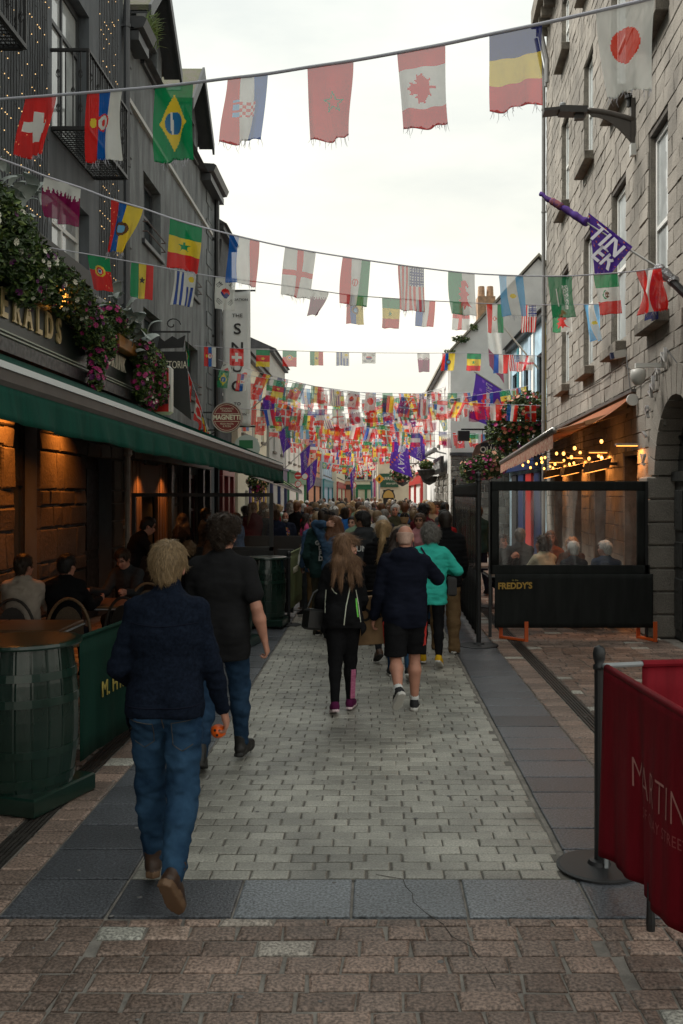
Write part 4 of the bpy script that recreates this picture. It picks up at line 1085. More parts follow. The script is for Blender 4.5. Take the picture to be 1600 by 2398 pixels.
# bistro furniture under the awning
M_tab = mat('table_wood', (0.15, 0.075, 0.035), 0.4, var=0.3, scale=4, stretch=(1, 7, 1), coat=0.2)
M_rat = mat('rattan', (0.16, 0.095, 0.045), 0.6, var=0.35, scale=60)
M_ratd = mat('rattan_dark', (0.03, 0.024, 0.02), 0.6, var=0.3, scale=60)
def table(x, y, label, w=0.7, d=0.7, rz=0.0, m=None, group='tables on the pub terrace'):
 t = empty('table', (x, y, 0), label, 'table', group, rz)
 b = MB(); b.cbox(-w / 2, w / 2, -d / 2, d / 2, 0.72, 0.752, 0.006); b.build('tabletop', m or M_tab, t)
 b = MB(); b.cbox(-w / 2 - 0.012, w / 2 + 0.012, -d / 2 - 0.012, d / 2 + 0.012, 0.705, 0.718, 0.003); b.build('edge_trim', M_alu, t)
 b = MB(); b.tube([(0, 0, 0.03), (0, 0, 0.704)], 0.03, 8); b.build('column', M_iron, t)
 b = MB(); b.lathe([(0.25, 0), (0.25, 0.015), (0.05, 0.035), (0.03, 0.04)], (0, 0, 0), 20); b.build('foot', M_iron, t)
 return t
def chair(x, y, rz, label, m=None, group='round backed bistro chairs'):
 m = m or M_rat
 t = empty('bistro_chair', (x, y, 0), label, 'chair', group, rz)
 b = MB(); b.lathe([(0.20, 0.44), (0.215, 0.45), (0.215, 0.465), (0.19, 0.475), (0.001, 0.47)], (0, 0, 0), 20); b.build('seat', m, t)
 arc = [(0.235 * math.cos(a), -0.20 - 0.02 * math.sin(a), 0.50 + 0.40 * math.sin(a)) for a in [math.pi * i / 16 for i in range(17)]]
 b = MB(); b.tube([(0.215, -0.10, 0.46)] + arc + [(-0.215, -0.10, 0.46)], 0.016, 8); b.build('back_frame', m, t, smooth=True)
 b = MB()
 ins = [(0.165 * math.cos(a), -0.205, 0.52 + 0.30 * math.sin(a)) for a in [math.pi * i / 12 for i in range(13)]]
 b.prism([(q[0], -0.21, q[2]) for q in ins], (0, 0, 0), (0, 0.012, 0)); b.build('backrest', m if m is M_ratd else mat('cane_panel', (0.09, 0.06, 0.035), 0.7, var=0.4, scale=120), t)
 for (sx, sy) in ((-1, -1), (1, -1), (-1, 1), (1, 1)):
  b = MB(); b.tube([(sx * 0.15, sy * 0.15, 0.445), (sx * 0.20, sy * 0.19, 0.0)], 0.014, 6); b.build('leg', m, t)
 return t
table(-3.22, 8.95, 'wooden bistro table with a metal edge beside the near barrel', 0.72, 0.72)
table(-3.95, 8.95, 'wooden bistro table pushed up against another at the edge of the view', 0.70, 0.72)
table(-3.02, 10.85, 'wooden bistro table the seated group leans on', 0.6, 0.8)
chair(-3.18, 9.62, math.pi, 'tan rattan chair with its round back behind the near table')
chair(-3.72, 9.55, math.pi + 0.1, 'dark rattan chair below the back of the person in white', M_ratd)
chair(-2.72, 9.75, math.pi - 0.4, 'dark rattan chair between the near table and the green banner', M_ratd)
chair(-2.80, 11.75, 0.2, 'tan rattan chair on the far side of the seated group')
chair(-3.65, 8.25, 0.05, 'dark rattan chair turned to the wall side table', M_ratd)

# ------------------------------------------------------------------ red banner barrier at the lower right
M_red = mat('red_canvas', (0.205, 0.009, 0.017), 0.65, var=0.18, scale=3, stretch=(3, 3, 0.4), bump=0.2, bscale=160, spec=0.1)
M_pink = mat('faded_print', (0.52, 0.24, 0.21), 0.7)
post(1.215, 5.03, 'black post with a turned finial carrying the red barrier', 1.06, 0.026, 0.225)
RB = empty('barrier_banner', (1.235, 5.0, 0), 'red canvas barrier with faded wide lettering beside the black post', 'barrier', 'red canvas barriers')
RD = Vector((0.062, -1.0, 0)).normalized(); RN = Vector((-1, -0.062, 0)).normalized()
ZT, ZH = 1.075, 0.97
def rbz(u): return ZH - 0.05 * math.sin(u * 2.6)
def rb(u, v):
 L = 0.04 + 1.95 * u; w = (1 - v) ** 0.8
 f = w * (0.022 * math.sin(u * 17 + 0.5) + 0.013 * math.sin(u * 31 + 2) + 0.010 * math.sin(u * 67)) + 0.012 * math.sin(u * 44) * w
 return RD * L + RN * (0.012 + f) + Vector((0, 0, ZT - (1 - v) * rbz(u)))
b = MB(); b.grid(rb, 150, 24); o = b.build('banner_cloth', M_red, RB, smooth=True); o.modifiers.new('thick', 'SOLIDIFY').thickness = 0.004
b = MB(); b.tube([RD * 0.05 + Vector((0, 0, ZT + .006)), RD * 2.05 + Vector((0, 0, ZT + .006))], 0.020, 10); b.build('sleeve', M_red, RB, smooth=True)
b = MB(); b.tube([RD * -0.02 + Vector((0, 0, ZT + .006)), RD * 0.1 + Vector((0, 0, ZT + .006))], 0.013, 8); b.build('rail', M_alu, RB)
b = MB(); b.bar(RD * 0.03 + Vector((0, 0, 0.02)), RD * 0.03 + Vector((0, 0, 0.14)), 0.02); b.build('hook', M_alu, RB)
def on_cloth(s, size, u0, z, xs, sp, m, bold=0.0):
 """lettering printed on the hanging cloth: follows its folds"""
 o = text_obj('lettering', s, m, size, (0, 0, 0), (1, 0, 0), (0, 1, 0), None, align='LEFT', depth=0.0, xs=xs, spacing=sp, bold=bold)
 me = o.data
 bm = bmesh.new(); bm.from_mesh(me)
 xs_ = [v.co.x for v in bm.verts]; x = min(xs_) + 0.012
 while x < max(xs_):
  bmesh.ops.bisect_plane(bm, geom=bm.verts[:] + bm.edges[:] + bm.faces[:], plane_co=(x, 0, 0), plane_no=(1, 0, 0)); x += 0.012
 for k_ in range(-4, 5): bmesh.ops.bisect_plane(bm, geom=bm.verts[:] + bm.edges[:] + bm.faces[:], plane_co=(0, k_ * 0.025, 0), plane_no=(0, 1, 0))
 for v in bm.verts:
  L = u0 + v.co.x; zz = z + v.co.y; u = (L - 0.04) / 1.95; vv = 1 - (ZT - zz) / rbz(u)
  p = rb(u, vv); v.co = p + RN * 0.007
 bm.to_mesh(me); bm.free(); o.parent = RB
 return o
on_cloth('MARTINE', 0.215, 0.46, 0.655, 0.80, 1.05, M_pink, -0.004)
on_cloth('OF QUAY STREET', 0.070, 0.62, 0.52, 0.80, 1.1, mat('faded_red_print', (0.36, 0.07, 0.07), 0.7), 0.0)
b = MB(); q = RB.location; b.tube([Vector((1.275, 4.3, 0.0)) - q, Vector((1.275, 4.3, 0.035)) - q, Vector((1.27, 4.3, 0.22)) - q], [0.02, 0.022, 0.011], 8); b.build('foot', M_black, RB)
t = banner('barrier_banner', (1.46, 5.08), (3.4, 5.35), 0.18, 1.075, M_red, 'red canvas barrier without lettering set across behind the lettered one', 0.01, 6, group='red canvas barriers', posts=False)
b = MB(); b.tube([(-0.22, -0.03, 1.075), (0.02, 0.0, 1.08)], 0.014, 8); b.build('rail', M_alu, t)
b = MB(); b.tube([(0.0, 0, 1.08), (1.94, 0.27, 1.08)], 0.02, 8); b.build('sleeve', M_red, t)
post(3.46, 5.36, 'black post at the wall end of the red barrier', 1.06, 0.02, 0.17)

# ------------------------------------------------------------------ enclosed terrace of the bar on the right
M_blk = mat('black_canvas', (0.022, 0.024, 0.023), 0.8, spec=0.12, var=0.2, scale=3, stretch=(3, 3, 0.5), bump=0.2, bscale=120)
t = empty('windbreak', (1.62, 12.9, 0), 'black canvas windbreak with a clear plastic window and yellow lettering', 'windbreak')
W_, zt, zm, zb = 2.13, 2.17, 1.02, 0.16
def strip(x0, x1, z0, z1, dy=0.0, f=0.0, nx=30, nz=6, name='canvas_panel', m=None):
 b = MB(); b.grid(lambda u, v: (x0 + (x1 - x0) * u, dy + f * (1 - v) * (math.sin(u * 21) + 0.6 * math.sin(u * 47 + 1)), z0 + (z1 - z0) * v), nx, nz)
 o = b.build(name, m or M_blk, t, smooth=True); o.modifiers.new('thick', 'SOLIDIFY').thickness = 0.005
 return o
strip(0.0, W_, zt - 0.13, zt, 0, 0, name='top_band')
strip(0.0, 0.12, zm, zt - 0.13, 0, 0, 4, name='side_band'); strip(W_ - 0.12, W_, zm, zt - 0.13, 0, 0, 4, name='side_band')
strip(0.0, W_ + 0.06, zm - 0.13, zm, 0, 0, name='middle_band')
strip(0.06, W_ + 0.10, zb, zm - 0.12, -0.02, 0.010, 90, 10, name='skirt')
b = MB(); b.grid(lambda u, v: (0.12 + (W_ - 0.24) * u, 0.004 + 0.012 * math.sin(u * 9 + 3 * v) + 0.006 * math.sin(u * 30), zm + (zt - 0.13 - zm) * v), 60, 16); b.build('clear_window', clear_mat('clear_plastic', (0.90, 0.91, 0.89), 0.06, 0.20), t, smooth=True)
text_obj('lettering', "FREDDY'S", mat('yellow_letters', (0.48, 0.29, 0.05), 0.6), 0.118, (0.335, -0.040, 0.735), (1, 0, 0.02), (0, 0, 1), t, bold=0.004, xs=0.92)
text_obj('lettering', "to the", M_ylw, 0.035, (0.335, -0.040, 0.815), (1, 0, 0), (0, 0, 1), t)
for (xx, lean) in ((0.0, 0), (W_ + 0.02, 0)):
 b = MB(); b.bar((xx, 0.02, 0.03), (xx, 0.02, zt), 0.04); b.build('pole', M_black, t)
M_org = mat('orange_leg', (0.62, 0.10, 0.015), 0.5)
for xx in (0.16, 0.46, 2.06, 2.2):
 b = MB(); b.bar((xx, 0.10 - 0.32 * (xx in (0.46, 2.2)), 0.0), (xx, 0.10 - 0.32 * (xx in (0.46, 2.2)), 0.27), 0.05, 0.03); b.build('leg', M_org, t)
for (xa, xb) in ((0.16, 0.46), (2.06, 2.2)):
 b = MB(); b.bar((xa, 0.10, 0.02), (xb, -0.22, 0.02), 0.05, 0.03); b.build('foot_bar', M_org, t)
post(1.40, 12.36, 'tall black post on a broad disc at the corner of the windbreak', 2.16, 0.032, 0.26)
t = empty('windbreak', (1.40, 12.4, 0), 'black canvas windbreak with a ribbed clear window running away up the street', 'windbreak')
def sidep(y0, y1, z0, z1, m, name, f=0.0, n=40, dx=0.0):
 b = MB(); b.grid(lambda u, v: (0.018 * (y0 + (y1 - y0) * u) + dx + f * math.sin(u * 60), y0 + (y1 - y0) * u, z0 + (z1 - z0) * v), n, 4)
 o = b.build(name, m, t, smooth=True); o.modifiers.new('thick', 'SOLIDIFY').thickness = 0.004
sidep(0.05, 4.6, 1.95, 2.15, M_blk, 'top_band'); sidep(0.05, 4.6, 0.10, 0.95, M_blk, 'skirt', 0.008, 120); sidep(0.05, 0.35, 0.95, 1.95, M_blk, 'side_band'); sidep(4.3, 4.6, 0.95, 1.95, M_blk, 'side_band')
sidep(0.35, 4.3, 0.95, 1.95, clear_mat('smoky_plastic', (0.35, 0.36, 0.37), 0.10, 0.12), 'clear_window', 0.010, 160)
post(1.49, 17.05, 'tall black post at the far end of the ribbed windbreak', 2.16, 0.03, 0.24)
# awning of that bar
M_oran = mat('orange_stripe_canvas', (0.34, 0.10, 0.025), 0.75, var=0.2, scale=2)
if True:
 m = M_oran; n, l = m.node_tree.nodes, m.node_tree.links
 wv = n.new('ShaderNodeTexWave'); wv.bands_direction = 'Y'; wv.inputs['Scale'].default_value = 1.6; wv.wave_profile = 'SIN'
 tc = n.new('ShaderNodeTexCoord'); l.new(tc.outputs['Object'], wv.inputs['Vector'])
 cr = n.new('ShaderNodeValToRGB'); cr.color_ramp.interpolation = 'CONSTANT'
 cr.color_ramp.elements[0].color = (0.38, 0.12, 0.03, 1); cr.color_ramp.elements[1].position = 0.5; cr.color_ramp.elements[1].color = (0.22, 0.055, 0.018, 1)
 l.new(wv.outputs['Fac'], cr.inputs[0]); l.new(cr.outputs[0], n['Principled BSDF'].inputs['Base Color'])
aw3 = empty('awning', (0, 0, 0), 'orange striped awning with a patterned valance and warm bulbs beneath', 'awning')
FA, FB = RW(14.3, 1.27, 2.97), RW(24.2, 1.27, 2.80)
GA, GB_ = RW(14.3, 0.05, 3.52), RW(24.2, 0.05, 3.5)
b = MB(); b.grid(lambda u, v: GA.lerp(GB_, u).lerp(FA.lerp(FB, u), v) + Vector((0, 0, -0.16 * math.sin(math.pi * v))), 20, 10); o = b.build('canopy', M_oran, aw3); o.modifiers.new('thick', 'SOLIDIFY').thickness = 0.006
b = MB(); b.tube([FA + Vector((0.0, -0.05, 0.0)), FB], 0.05, 12); b.build('front_bar', mat('steel_bar', (0.45, 0.44, 0.42), 0.3, metal=0.8), aw3, smooth=True)
b = MB(); b.bar(GA + Vector((0.1, 0, 0.05)), GB_ + Vector((0.1, 0, 0.05)), 0.30, 0.05); b.build('cassette', M_taupe, aw3)
def vl(u, v):
 p = FA.lerp(FB, u); return p + Vector((-0.01 + 0.012 * math.sin(u * 120) * v, 0, -0.04 - v * (0.21 + 0.03 * abs(math.sin(u * 66)))))
b = MB(); b.grid(vl, 160, 3)
M_val = mat('red_pattern_canvas', (0.30, 0.045, 0.03), 0.8, col2=(0.52, 0.40, 0.28), scale=16)
b.build('valance', M_val, aw3)
for yy in (14.5, 17.5, 20.5, 23.8):
 b = MB(); a, c = RW(yy, 0.05, 3.3), RW(yy, 1.25, 2.95 - (yy - 14.3) * 0.015); e = (a + c) / 2 + Vector((0, 0.55, 0.0)); b.bar(a, e, 0.05, 0.07); b.bar(e, c, 0.045, 0.06); b.build('folding_arm', mat('bronze_arm', (0.35, 0.20, 0.10), 0.4, metal=0.3), aw3)
b = MB(); p = RW(14.22, 0.1, 3.42); b.lathe([(0.09, -0.02), (0.09, 0.02)], (0, 0, 0), 16); b.v = [(p.x + v[0], p.y + v[2], p.z + v[1]) for v in b.v]; b.build('end_cap', M_white, aw3)
# bulbs and heaters
M_glow = mat('warm_bulb', (1, 0.8, 0.5), 0.3, emit=(1.0, 0.42, 0.085), es=2.6)
fes = empty('string_lights', RW(14.4, 0.6, 2.8), 'string of round warm bulbs looped under the orange awning', 'string lights')
wr = MB(); pts = []
for i in range(46):
 u = i / 45; Y = 14.3 + 9.5 * u
 p = RW(Y, 0.55 + 0.45 * math.sin(u * 19), 2.86 - 0.20 * abs(math.sin(u * 9.4)) - 0.0 * u) - fes.location; pts.append(p)
wr.tube(pts, 0.006, 4, cap=False); wr.build('wire', M_wire, fes)
gm = MB().ball((0, 0, -0.065), 0.026, 10, 7, sc=(1, 1, 1.25)).mesh('bulb', M_glow, True)
cm = MB().lathe([(0.014, -0.035), (0.014, 0.0)], (0, 0, 0), 6).mesh('bulb_holder', M_black)
for p in pts[::2]:
 link('bulb', gm, fes, p); link('bulb_holder', cm, fes, p)
M_heat = mat('heater_glow', (1, 0.5, 0.2), 0.4, emit=(1.0, 0.34, 0.06), es=1.8)
for i, yy in enumerate((15.75, 18.5, 21.2)):
 p = RW(yy, 0.10, 2.45); t = empty('patio_heater', p, ['black square wall heater glowing orange by the first dark doorway', 'black square wall heater glowing orange between the middle doorways', 'black square wall heater glowing orange near the far downpipe'][i], 'heater', 'glowing wall heaters')
 b = MB(); b.hexa([(-0.45, -0.2, -0.10), (-0.1, -0.2, -0.02), (-0.1, 0.2, -0.02), (-0.45, 0.2, -0.10), (-0.42, -0.2, 0.06), (-0.06, -0.2, 0.14), (-0.06, 0.2, 0.14), (-0.42, 0.2, 0.06)]); b.build('housing', M_black, t)
 b = MB(); b.hexa([(-0.42, -0.17, -0.106), (-0.14, -0.17, -0.042), (-0.14, 0.17, -0.042), (-0.42, 0.17, -0.106), (-0.42, -0.17, -0.10), (-0.14, -0.17, -0.036), (-0.14, 0.17, -0.036), (-0.42, 0.17, -0.10)]); b.build('element', M_heat, t)
 b = MB(); b.bar((-0.1, 0, 0.05), (0.08, 0, 0.05), 0.05); b.build('bracket', M_black, t)
for i, yy in enumerate((14.05, 16.4, 18.9, 21.6)):
 p = RW(yy, 0.05, 2.72); t = empty('wall_light', p, ['slim bar wall light by the arched doorway pier', 'slim bar wall light over the second pier under the awning', 'slim bar wall light over the third pier under the awning', 'slim bar wall light over the far pier under the awning'][i], 'lamp', 'slim bar lights under the orange awning')
 b = MB(); b.box(-0.34, 0.0, -0.05, 0.05, 0, 0.03); b.build('lamp_body', M_alu, t)
 b = MB(); b.box(-0.32, -0.02, -0.04, 0.04, -0.012, -0.002); b.build('diffuser', M_heat, t)
 l = bpy.data.lights.new('lamp_light', 'AREA'); l.energy = 8; l.color = (1.0, 0.34, 0.07); l.size = 0.3
 o = bpy.data.objects.new('lamp_light', l); COL.objects.link(o); o.parent = t; o.location = (-0.17, 0, -0.04)
for (yy, out, e) in ((15.6, 0.5, 4), (19.5, 0.5, 4)):
 l = bpy.data.lights.new('bulb_light', 'POINT'); l.energy = e; l.color = (1.0, 0.40, 0.10); l.shadow_soft_size = 0.25
 o = bpy.data.objects.new('bulb_light', l); COL.objects.link(o); o.parent = fes; o.location = RW(yy, out, 2.62) - fes.location
# furniture inside
for i, (x, y) in enumerate(((2.2, 14.9), (3.15, 14.6), (2.1, 16.6))):
 table(x, y, ['pale table behind the clear window with cups on it', 'dark table between the three seated grey haired guests', 'table standing deeper in the enclosed terrace'][i], 0.8, 0.7, 0, mat('pale_table', (0.40, 0.33, 0.27), 0.35) if i != 1 else M_tab, 'tables on the enclosed terrace')
for (x, y, lab) in ((2.05, 14.75, 'white cup on the pale table nearest the post'), (2.38, 14.95, 'white cup on the pale table by the cream jumper')):
 b = MB(); b.lathe([(0.028, 0), (0.04, 0.05), (0.044, 0.10), (0.038, 0.10), (0.03, 0.01), (0.001, 0.01)], (0, 0, 0), 14); o = b.build('cup', M_white, None, smooth=True); o.location = (x, y, 0.753); tag(o, lab, 'cup', 'white cups')

# ------------------------------------------------------------------ wall mounted street lamp
p = RW(14.4, 0.0, 7.3); t = empty('street_lamp', p, 'grey wall mounted street lamp on a curved bracket', 'street lamp')
M_lampg = mat('lamp_bronze', (0.075, 0.065, 0.058), 0.45, var=0.1)
ax = Vector((-math.cos(0.055), math.sin(0.055), 0)) * -1
ox = (RW(14.4, 1, 0) - RW(14.4, 0, 0)).normalized()
b = MB(); b.bar(ox * 0.04 + Vector((0, 0, 0.0)), ox * 0.04 + Vector((0, 0, 0.75)), 0.10, 0.06); b.build('wall_plate', M_lampg, t)
arc = [ox * (0.05 + 0.72 * s) + Vector((0, 0, 0.42 + 0.16 * math.sin(s * 1.5))) for s in [i / 8 for i in range(9)]]
b = MB(); b.tube(arc, 0.045, 10); b.build('arm', M_lampg, t, smooth=True)
lo = [ox * (0.05 + 0.62 * s) + Vector((0, 0.0, 0.02 + 0.46 * math.sin(s * math.pi / 2) ** 0.9)) for s in [i / 8 for i in range(9)]]
b = MB(); b.prism([q + Vector((0, -0.012, 0)) for q in lo] + [q + Vector((0, -0.012, 0)) for q in arc[::-1]], (0, 0, 0), (0, 0.024, 0)); b.build('gusset', M_lampg, t)
b = MB(); h0, h1, h2_ = ox * 0.76 + Vector((0, 0, 0.56)), ox * 1.18 + Vector((0, 0, 0.58)), ox * 1.42 + Vector((0, 0, 0.56)); b.bar(h0, h1, 0.24, 0.10); b.bar(h1, h2_, 0.26, 0.045); b.bar(ox * 0.80 + Vector((0, 0, 0.48)), ox * 0.94 + Vector((0, 0, 0.48)), 0.12, 0.07); b.build('lamp_head', mat('lamp_dark', (0.035, 0.032, 0.03), 0.5), t)
b = MB(); b.lathe([(0.05, 0), (0.05, 0.06), (0.03, 0.08), (0.005, 0.085)], ox * 1.12 + Vector((0, 0, 0.63)), 10); b.build('photocell', M_alu, t)
b = MB(); b.box(-0.05, 0.05, -0.05, 0.05, 0, 0.18); q = ox * 0.06 + Vector((0, -0.05, -0.15)); b.v = [(v[0] + q.x, v[1] + q.y, v[2] + q.z) for v in b.v]; b.build('junction_box', M_white, t)
b = MB(); b.lathe([(0.03, 0), (0.03, 0.12), (0.06, 0.13), (0.06, 0.17), (0.04, 0.18), (0.05, 0.2), (0.02, 0.21)], ox * 0.12 + Vector((0, 0, 0.62)), 10); b.build('sensor', M_iron, t)
# security cameras
p = RW(12.6, 0.0, 3.62); t = empty('security_camera', p, 'white dome security camera hanging from a bracket by the arch', 'camera')
b = MB(); b.bar((0, 0, 0.1), ox * 0.42 + Vector((0, 0, 0.1)), 0.06, 0.06); b.build('bracket', M_white, t)
b = MB(); b.lathe([(0.02, 0.06), (0.10, 0.04), (0.105, -0.04), (0.09, -0.10), (0.05, -0.16), (0.002, -0.17)], ox * 0.38, 16); b.build('dome', mat('offwhite_plastic', (0.55, 0.54, 0.50), 0.4), t, smooth=True)
p = RW(15.05, 0.0, 4.25); t = empty('security_camera', p, 'small white box camera fixed beside the window sill', 'camera')
b = MB(); b.bar(ox * 0.02, ox * 0.22 + Vector((0, 0, -0.04)), 0.10, 0.12); b.build('housing', mat('offwhite_plastic', (0.55, 0.54, 0.50), 0.4), t)
b = MB(); b.bar(ox * 0.22 + Vector((0, 0, -0.04)), ox * 0.27 + Vector((0, 0, -0.05)), 0.09, 0.1); b.build('lens_hood', p_nav, t)
# metal letters round the arch
t = empty('arch_lettering', RW(AC, 0.03, AS), 'row of silver metal letters standing round the stone arch', 'lettering')
for i, chh in enumerate(('K', 'I', 'R', 'W', 'A', 'N')):
 a = math.pi - 0.15 - i * 0.235; rr = AR + 0.52
 along = Vector((math.sin(0.055), math.cos(0.055), 0))
 c_ = along * (-rr * math.cos(a)) * -1 * -1 + Vector((0, 0, rr * math.sin(a))) + ox * 0.07
 rt = -(along * math.sin(a)) * 1.0 + Vector((0, 0, -math.cos(a) * 1.0)) * 1.0
 rt = (along * -math.sin(a)) + Vector((0, 0, -math.cos(a)))
 up = (along * -math.cos(a)) + Vector((0, 0, math.sin(a)))
 text_obj('letter', chh, mat('steel_letter', (0.5, 0.5, 0.5), 0.35, metal=0.7), 0.30, c_, rt, up, t, depth=0.02)
# cables draped over the stone wall
for i, pp in enumerate(([(14.9, 4.2), (14.6, 3.6), (14.9, 3.2), (14.3, 3.62), (13.2, 3.66), (12.4, 3.9), (11.6, 3.5)], [(24.6, 4.6), (20, 4.1), (17.2, 4.05), (15.2, 4.1), (14.5, 3.9)])):
 b = MB(); b.tube([RW(y, 0.05, z) for (y, z) in pp], 0.008, 4); o = b.build('cable', M_wire); tag(o, ['loose black cable hanging between the camera and the arch', 'thin black cable strung along under the stone sills'][i], 'cable')
# ------------------------------------------------------------------ flags
def _c(r, g, b): return np.array(s2l(r, g, b))
RED, BLU, WHI, GRN, YEL, NAV = _c(228, 44, 44), _c(16, 98, 186), _c(236, 236, 230), _c(14, 152, 92), _c(250, 218, 60), _c(36, 48, 128)
MAR, LBL, ORG, BLK, PUR, BRN = _c(140, 22, 84), _c(120, 190, 236), _c(236, 92, 48), _c(22, 22, 24), _c(80, 48, 150), _c(110, 70, 40)
CRED, DBL, SGRN = _c(232, 46, 42), _c(34, 76, 168), _c(24, 134, 86)


def inpoly(u, v, P):
 r = np.zeros(u.shape, bool); n = len(P)
 for i in range(n):
  (x1, y1), (x2, y2) = P[i], P[(i + 1) % n]
  if y1 == y2: continue
  r ^= ((y1 > v) != (y2 > v)) & (u < (x2 - x1) * (v - y1) / (y2 - y1) + x1)
 return r


def star(cx, cy, r, asp=1.5, rot=0.0, q=0.4):
 return [(cx + r * asp * (1 if i % 2 == 0 else q) * math.sin(rot + math.pi * i / 5), cy - r * (1 if i % 2 == 0 else q) * math.cos(rot + math.pi * i / 5)) for i in range(10)]


def vstr(u, v, *cs):
 o = np.zeros(u.shape + (3,)); n = len(cs); i = np.clip((u * n).astype(int), 0, n - 1)
 for k, c in enumerate(cs): o[i == k] = c
 return o
def hstr(u, v, *cs): return vstr(v, u, *cs)
def put(o, m, c): o[m] = c; return o
def disc(u, v, x, y, r, asp=1.5): return ((u - x) / asp) ** 2 + (v - y) ** 2 < r * r
A_ = 1.5      # flags hang by the short side, so a circle spans more of u than of v


def d_swiss(u, v):
 o = hstr(u, v, CRED); put(o, ((abs(u - .5) < .105) & (abs(v - .5) < .25)) | ((abs(v - .5) < .075) & (abs(u - .5) < .36)), WHI); return o
def d_serbia(u, v):
 o = vstr(u, v, CRED, BLU, WHI); put(o, disc(u, v, .50, .45, .125, 1.7), CRED); put(o, disc(u, v, .50, .45, .105, 1.6), WHI); put(o, disc(u, v, .5, .45, .05), CRED); put(o, disc(u, v, .22, .45, .07, 1.2), YEL); return o
def d_brazil(u, v):
 o = hstr(u, v, GRN); put(o, abs(u - .5) / .36 + abs(v - .5) / .38 < 1, YEL); put(o, disc(u, v, .5, .5, .15, 1.55), _c(40, 120, 175)); put(o, disc(u, v, .5, .5, .15, 1.55) & (abs(u - .44 - .1 * (v - .5)) < .03), WHI); return o
def d_croatia(u, v):
 o = vstr(u, v, CRED, WHI, BLU); m = (abs(u - .52) < .2) & (abs(v - .48) < .115); ck = ((u * 12.5).astype(int) + (v * 21.5).astype(int)) % 2 == 0
 put(o, m & ck, CRED); put(o, m & ~ck, WHI); put(o, (abs(u - .26) < .07) & (abs(v - .48) < .14) & (np.sin(v * 60) > -.6), LBL); return o
def d_morocco(u, v):
 o = hstr(u, v, CRED); put(o, inpoly(u, v, star(.54, .5, .15)), GRN); put(o, inpoly(u, v, star(.54, .5, .105)), CRED); return o
LEAF = [(0, -.5), (.1, -.3), (.22, -.36), (.18, -.08), (.3, -.2), (.34, -.1), (.5, -.13), (.43, .03), (.5, .09), (.27, .27), (.3, .37), (.03, .32), (.03, .55), (-.03, .55), (-.03, .32), (-.3, .37), (-.27, .27), (-.5, .09), (-.43, .03), (-.5, -.13), (-.34, -.1), (-.3, -.2), (-.18, -.08), (-.22, -.36), (-.1, -.3)]
def d_canada(u, v):
 o = hstr(u, v, CRED, WHI, WHI, CRED); put(o, inpoly(u, v, [(.45 + .55 * y, .5 - x * .36) for (x, y) in LEAF]), CRED); return o
def d_romania(u, v): return hstr(u, v, NAV, YEL, CRED)
def d_japan(u, v):
 o = hstr(u, v, WHI); put(o, disc(u, v, .5, .46, .20, 1.45), ORG * np.array([1.1, .45, .6])); return o
def d_qatar(u, v):
 o = hstr(u, v, MAR); t = abs(((u * 9) % 1) - .5) * 2; put(o, v < .22 + .16 * (1 - t), WHI); return o
def d_ecuador(u, v):
 o = vstr(u, v, CRED, BLU, YEL, YEL); put(o, disc(u, v, .5, .5, .14, 1.4), BRN); put(o, disc(u, v, .5, .5, .08, 1.4), LBL); return o
def d_senegal(u, v):
 o = hstr(u, v, GRN, YEL, CRED); put(o, inpoly(u, v, star(.5, .5, .11)), GRN); return o
def d_nl(u, v): return vstr(u, v, BLU, WHI, CRED)
def d_england(u, v):
 o = hstr(u, v, WHI); put(o, (abs(u - .5) < .09) | (abs(v - .5) < .06), CRED); return o
def d_iran(u, v):
 o = vstr(u, v, CRED, WHI, GRN); put(o, disc(u, v, .5, .5, .08) & ~disc(u, v, .5, .5, .055), CRED); put(o, (abs(u - .5) < .015) & (abs(v - .5) < .08), CRED); return o
def d_usa(u, v):
 o = np.zeros(u.shape + (3,)); o[:] = WHI; put(o, ((u * 13).astype(int) % 2) == 0, CRED); m = (u > .46) & (v < .42); put(o, m, NAV)
 put(o, m & (abs(((u - .46) * 11) % 1 - .5) < .26) & (abs((v * 16) % 1 - .5) < .26), WHI); return o
def d_wales(u, v):
 o = vstr(u, v, GRN, WHI); P = [(.45, .2), (.6, .18), (.78, .3), (.72, .36), (.6, .3), (.62, .42), (.8, .5), (.66, .55), (.72, .68), (.86, .8), (.66, .76), (.6, .86), (.5, .74), (.36, .84), (.38, .7), (.26, .66), (.4, .6), (.3, .5), (.42, .46), (.32, .36), (.46, .34)]
 put(o, inpoly(u, v, P), CRED); return o
def d_argentina(u, v):
 o = vstr(u, v, LBL, WHI, LBL); put(o, disc(u, v, .5, .5, .06), YEL); return o
def d_saudi(u, v):
 o = hstr(u, v, SGRN); put(o, (abs(u - .28) < .016) & (v > .3) & (v < .72), WHI); m = (abs(u - .62) < .13) & (v > .22) & (v < .78)
 put(o, m & ((np.sin(v * 95 + 5 * np.sin(u * 40)) > .35) | (np.sin(u * 85 + 3 * np.sin(v * 50)) > .75)), WHI); return o
def d_mexico(u, v):
 o = hstr(u, v, GRN, WHI, CRED); put(o, disc(u, v, .48, .5, .115) & ~disc(u, v, .48, .5, .085) & (u < .5), GRN); put(o, disc(u, v, .52, .5, .085, 1.3) & (np.sin(u * 60) + np.sin(v * 70) > -.7), BRN); return o
def d_austria(u, v): return vstr(u, v, CRED, WHI, CRED)
def d_portugal(u, v):
 o = np.zeros(u.shape + (3,)); o[:] = CRED; put(o, v < .4, GRN); r = disc(u, v, .5, .42, .16); put(o, r, YEL); put(o, disc(u, v, .5, .42, .12), CRED); put(o, disc(u, v, .5, .42, .075), WHI); put(o, disc(u, v, .5, .42, .045), BLU); return o
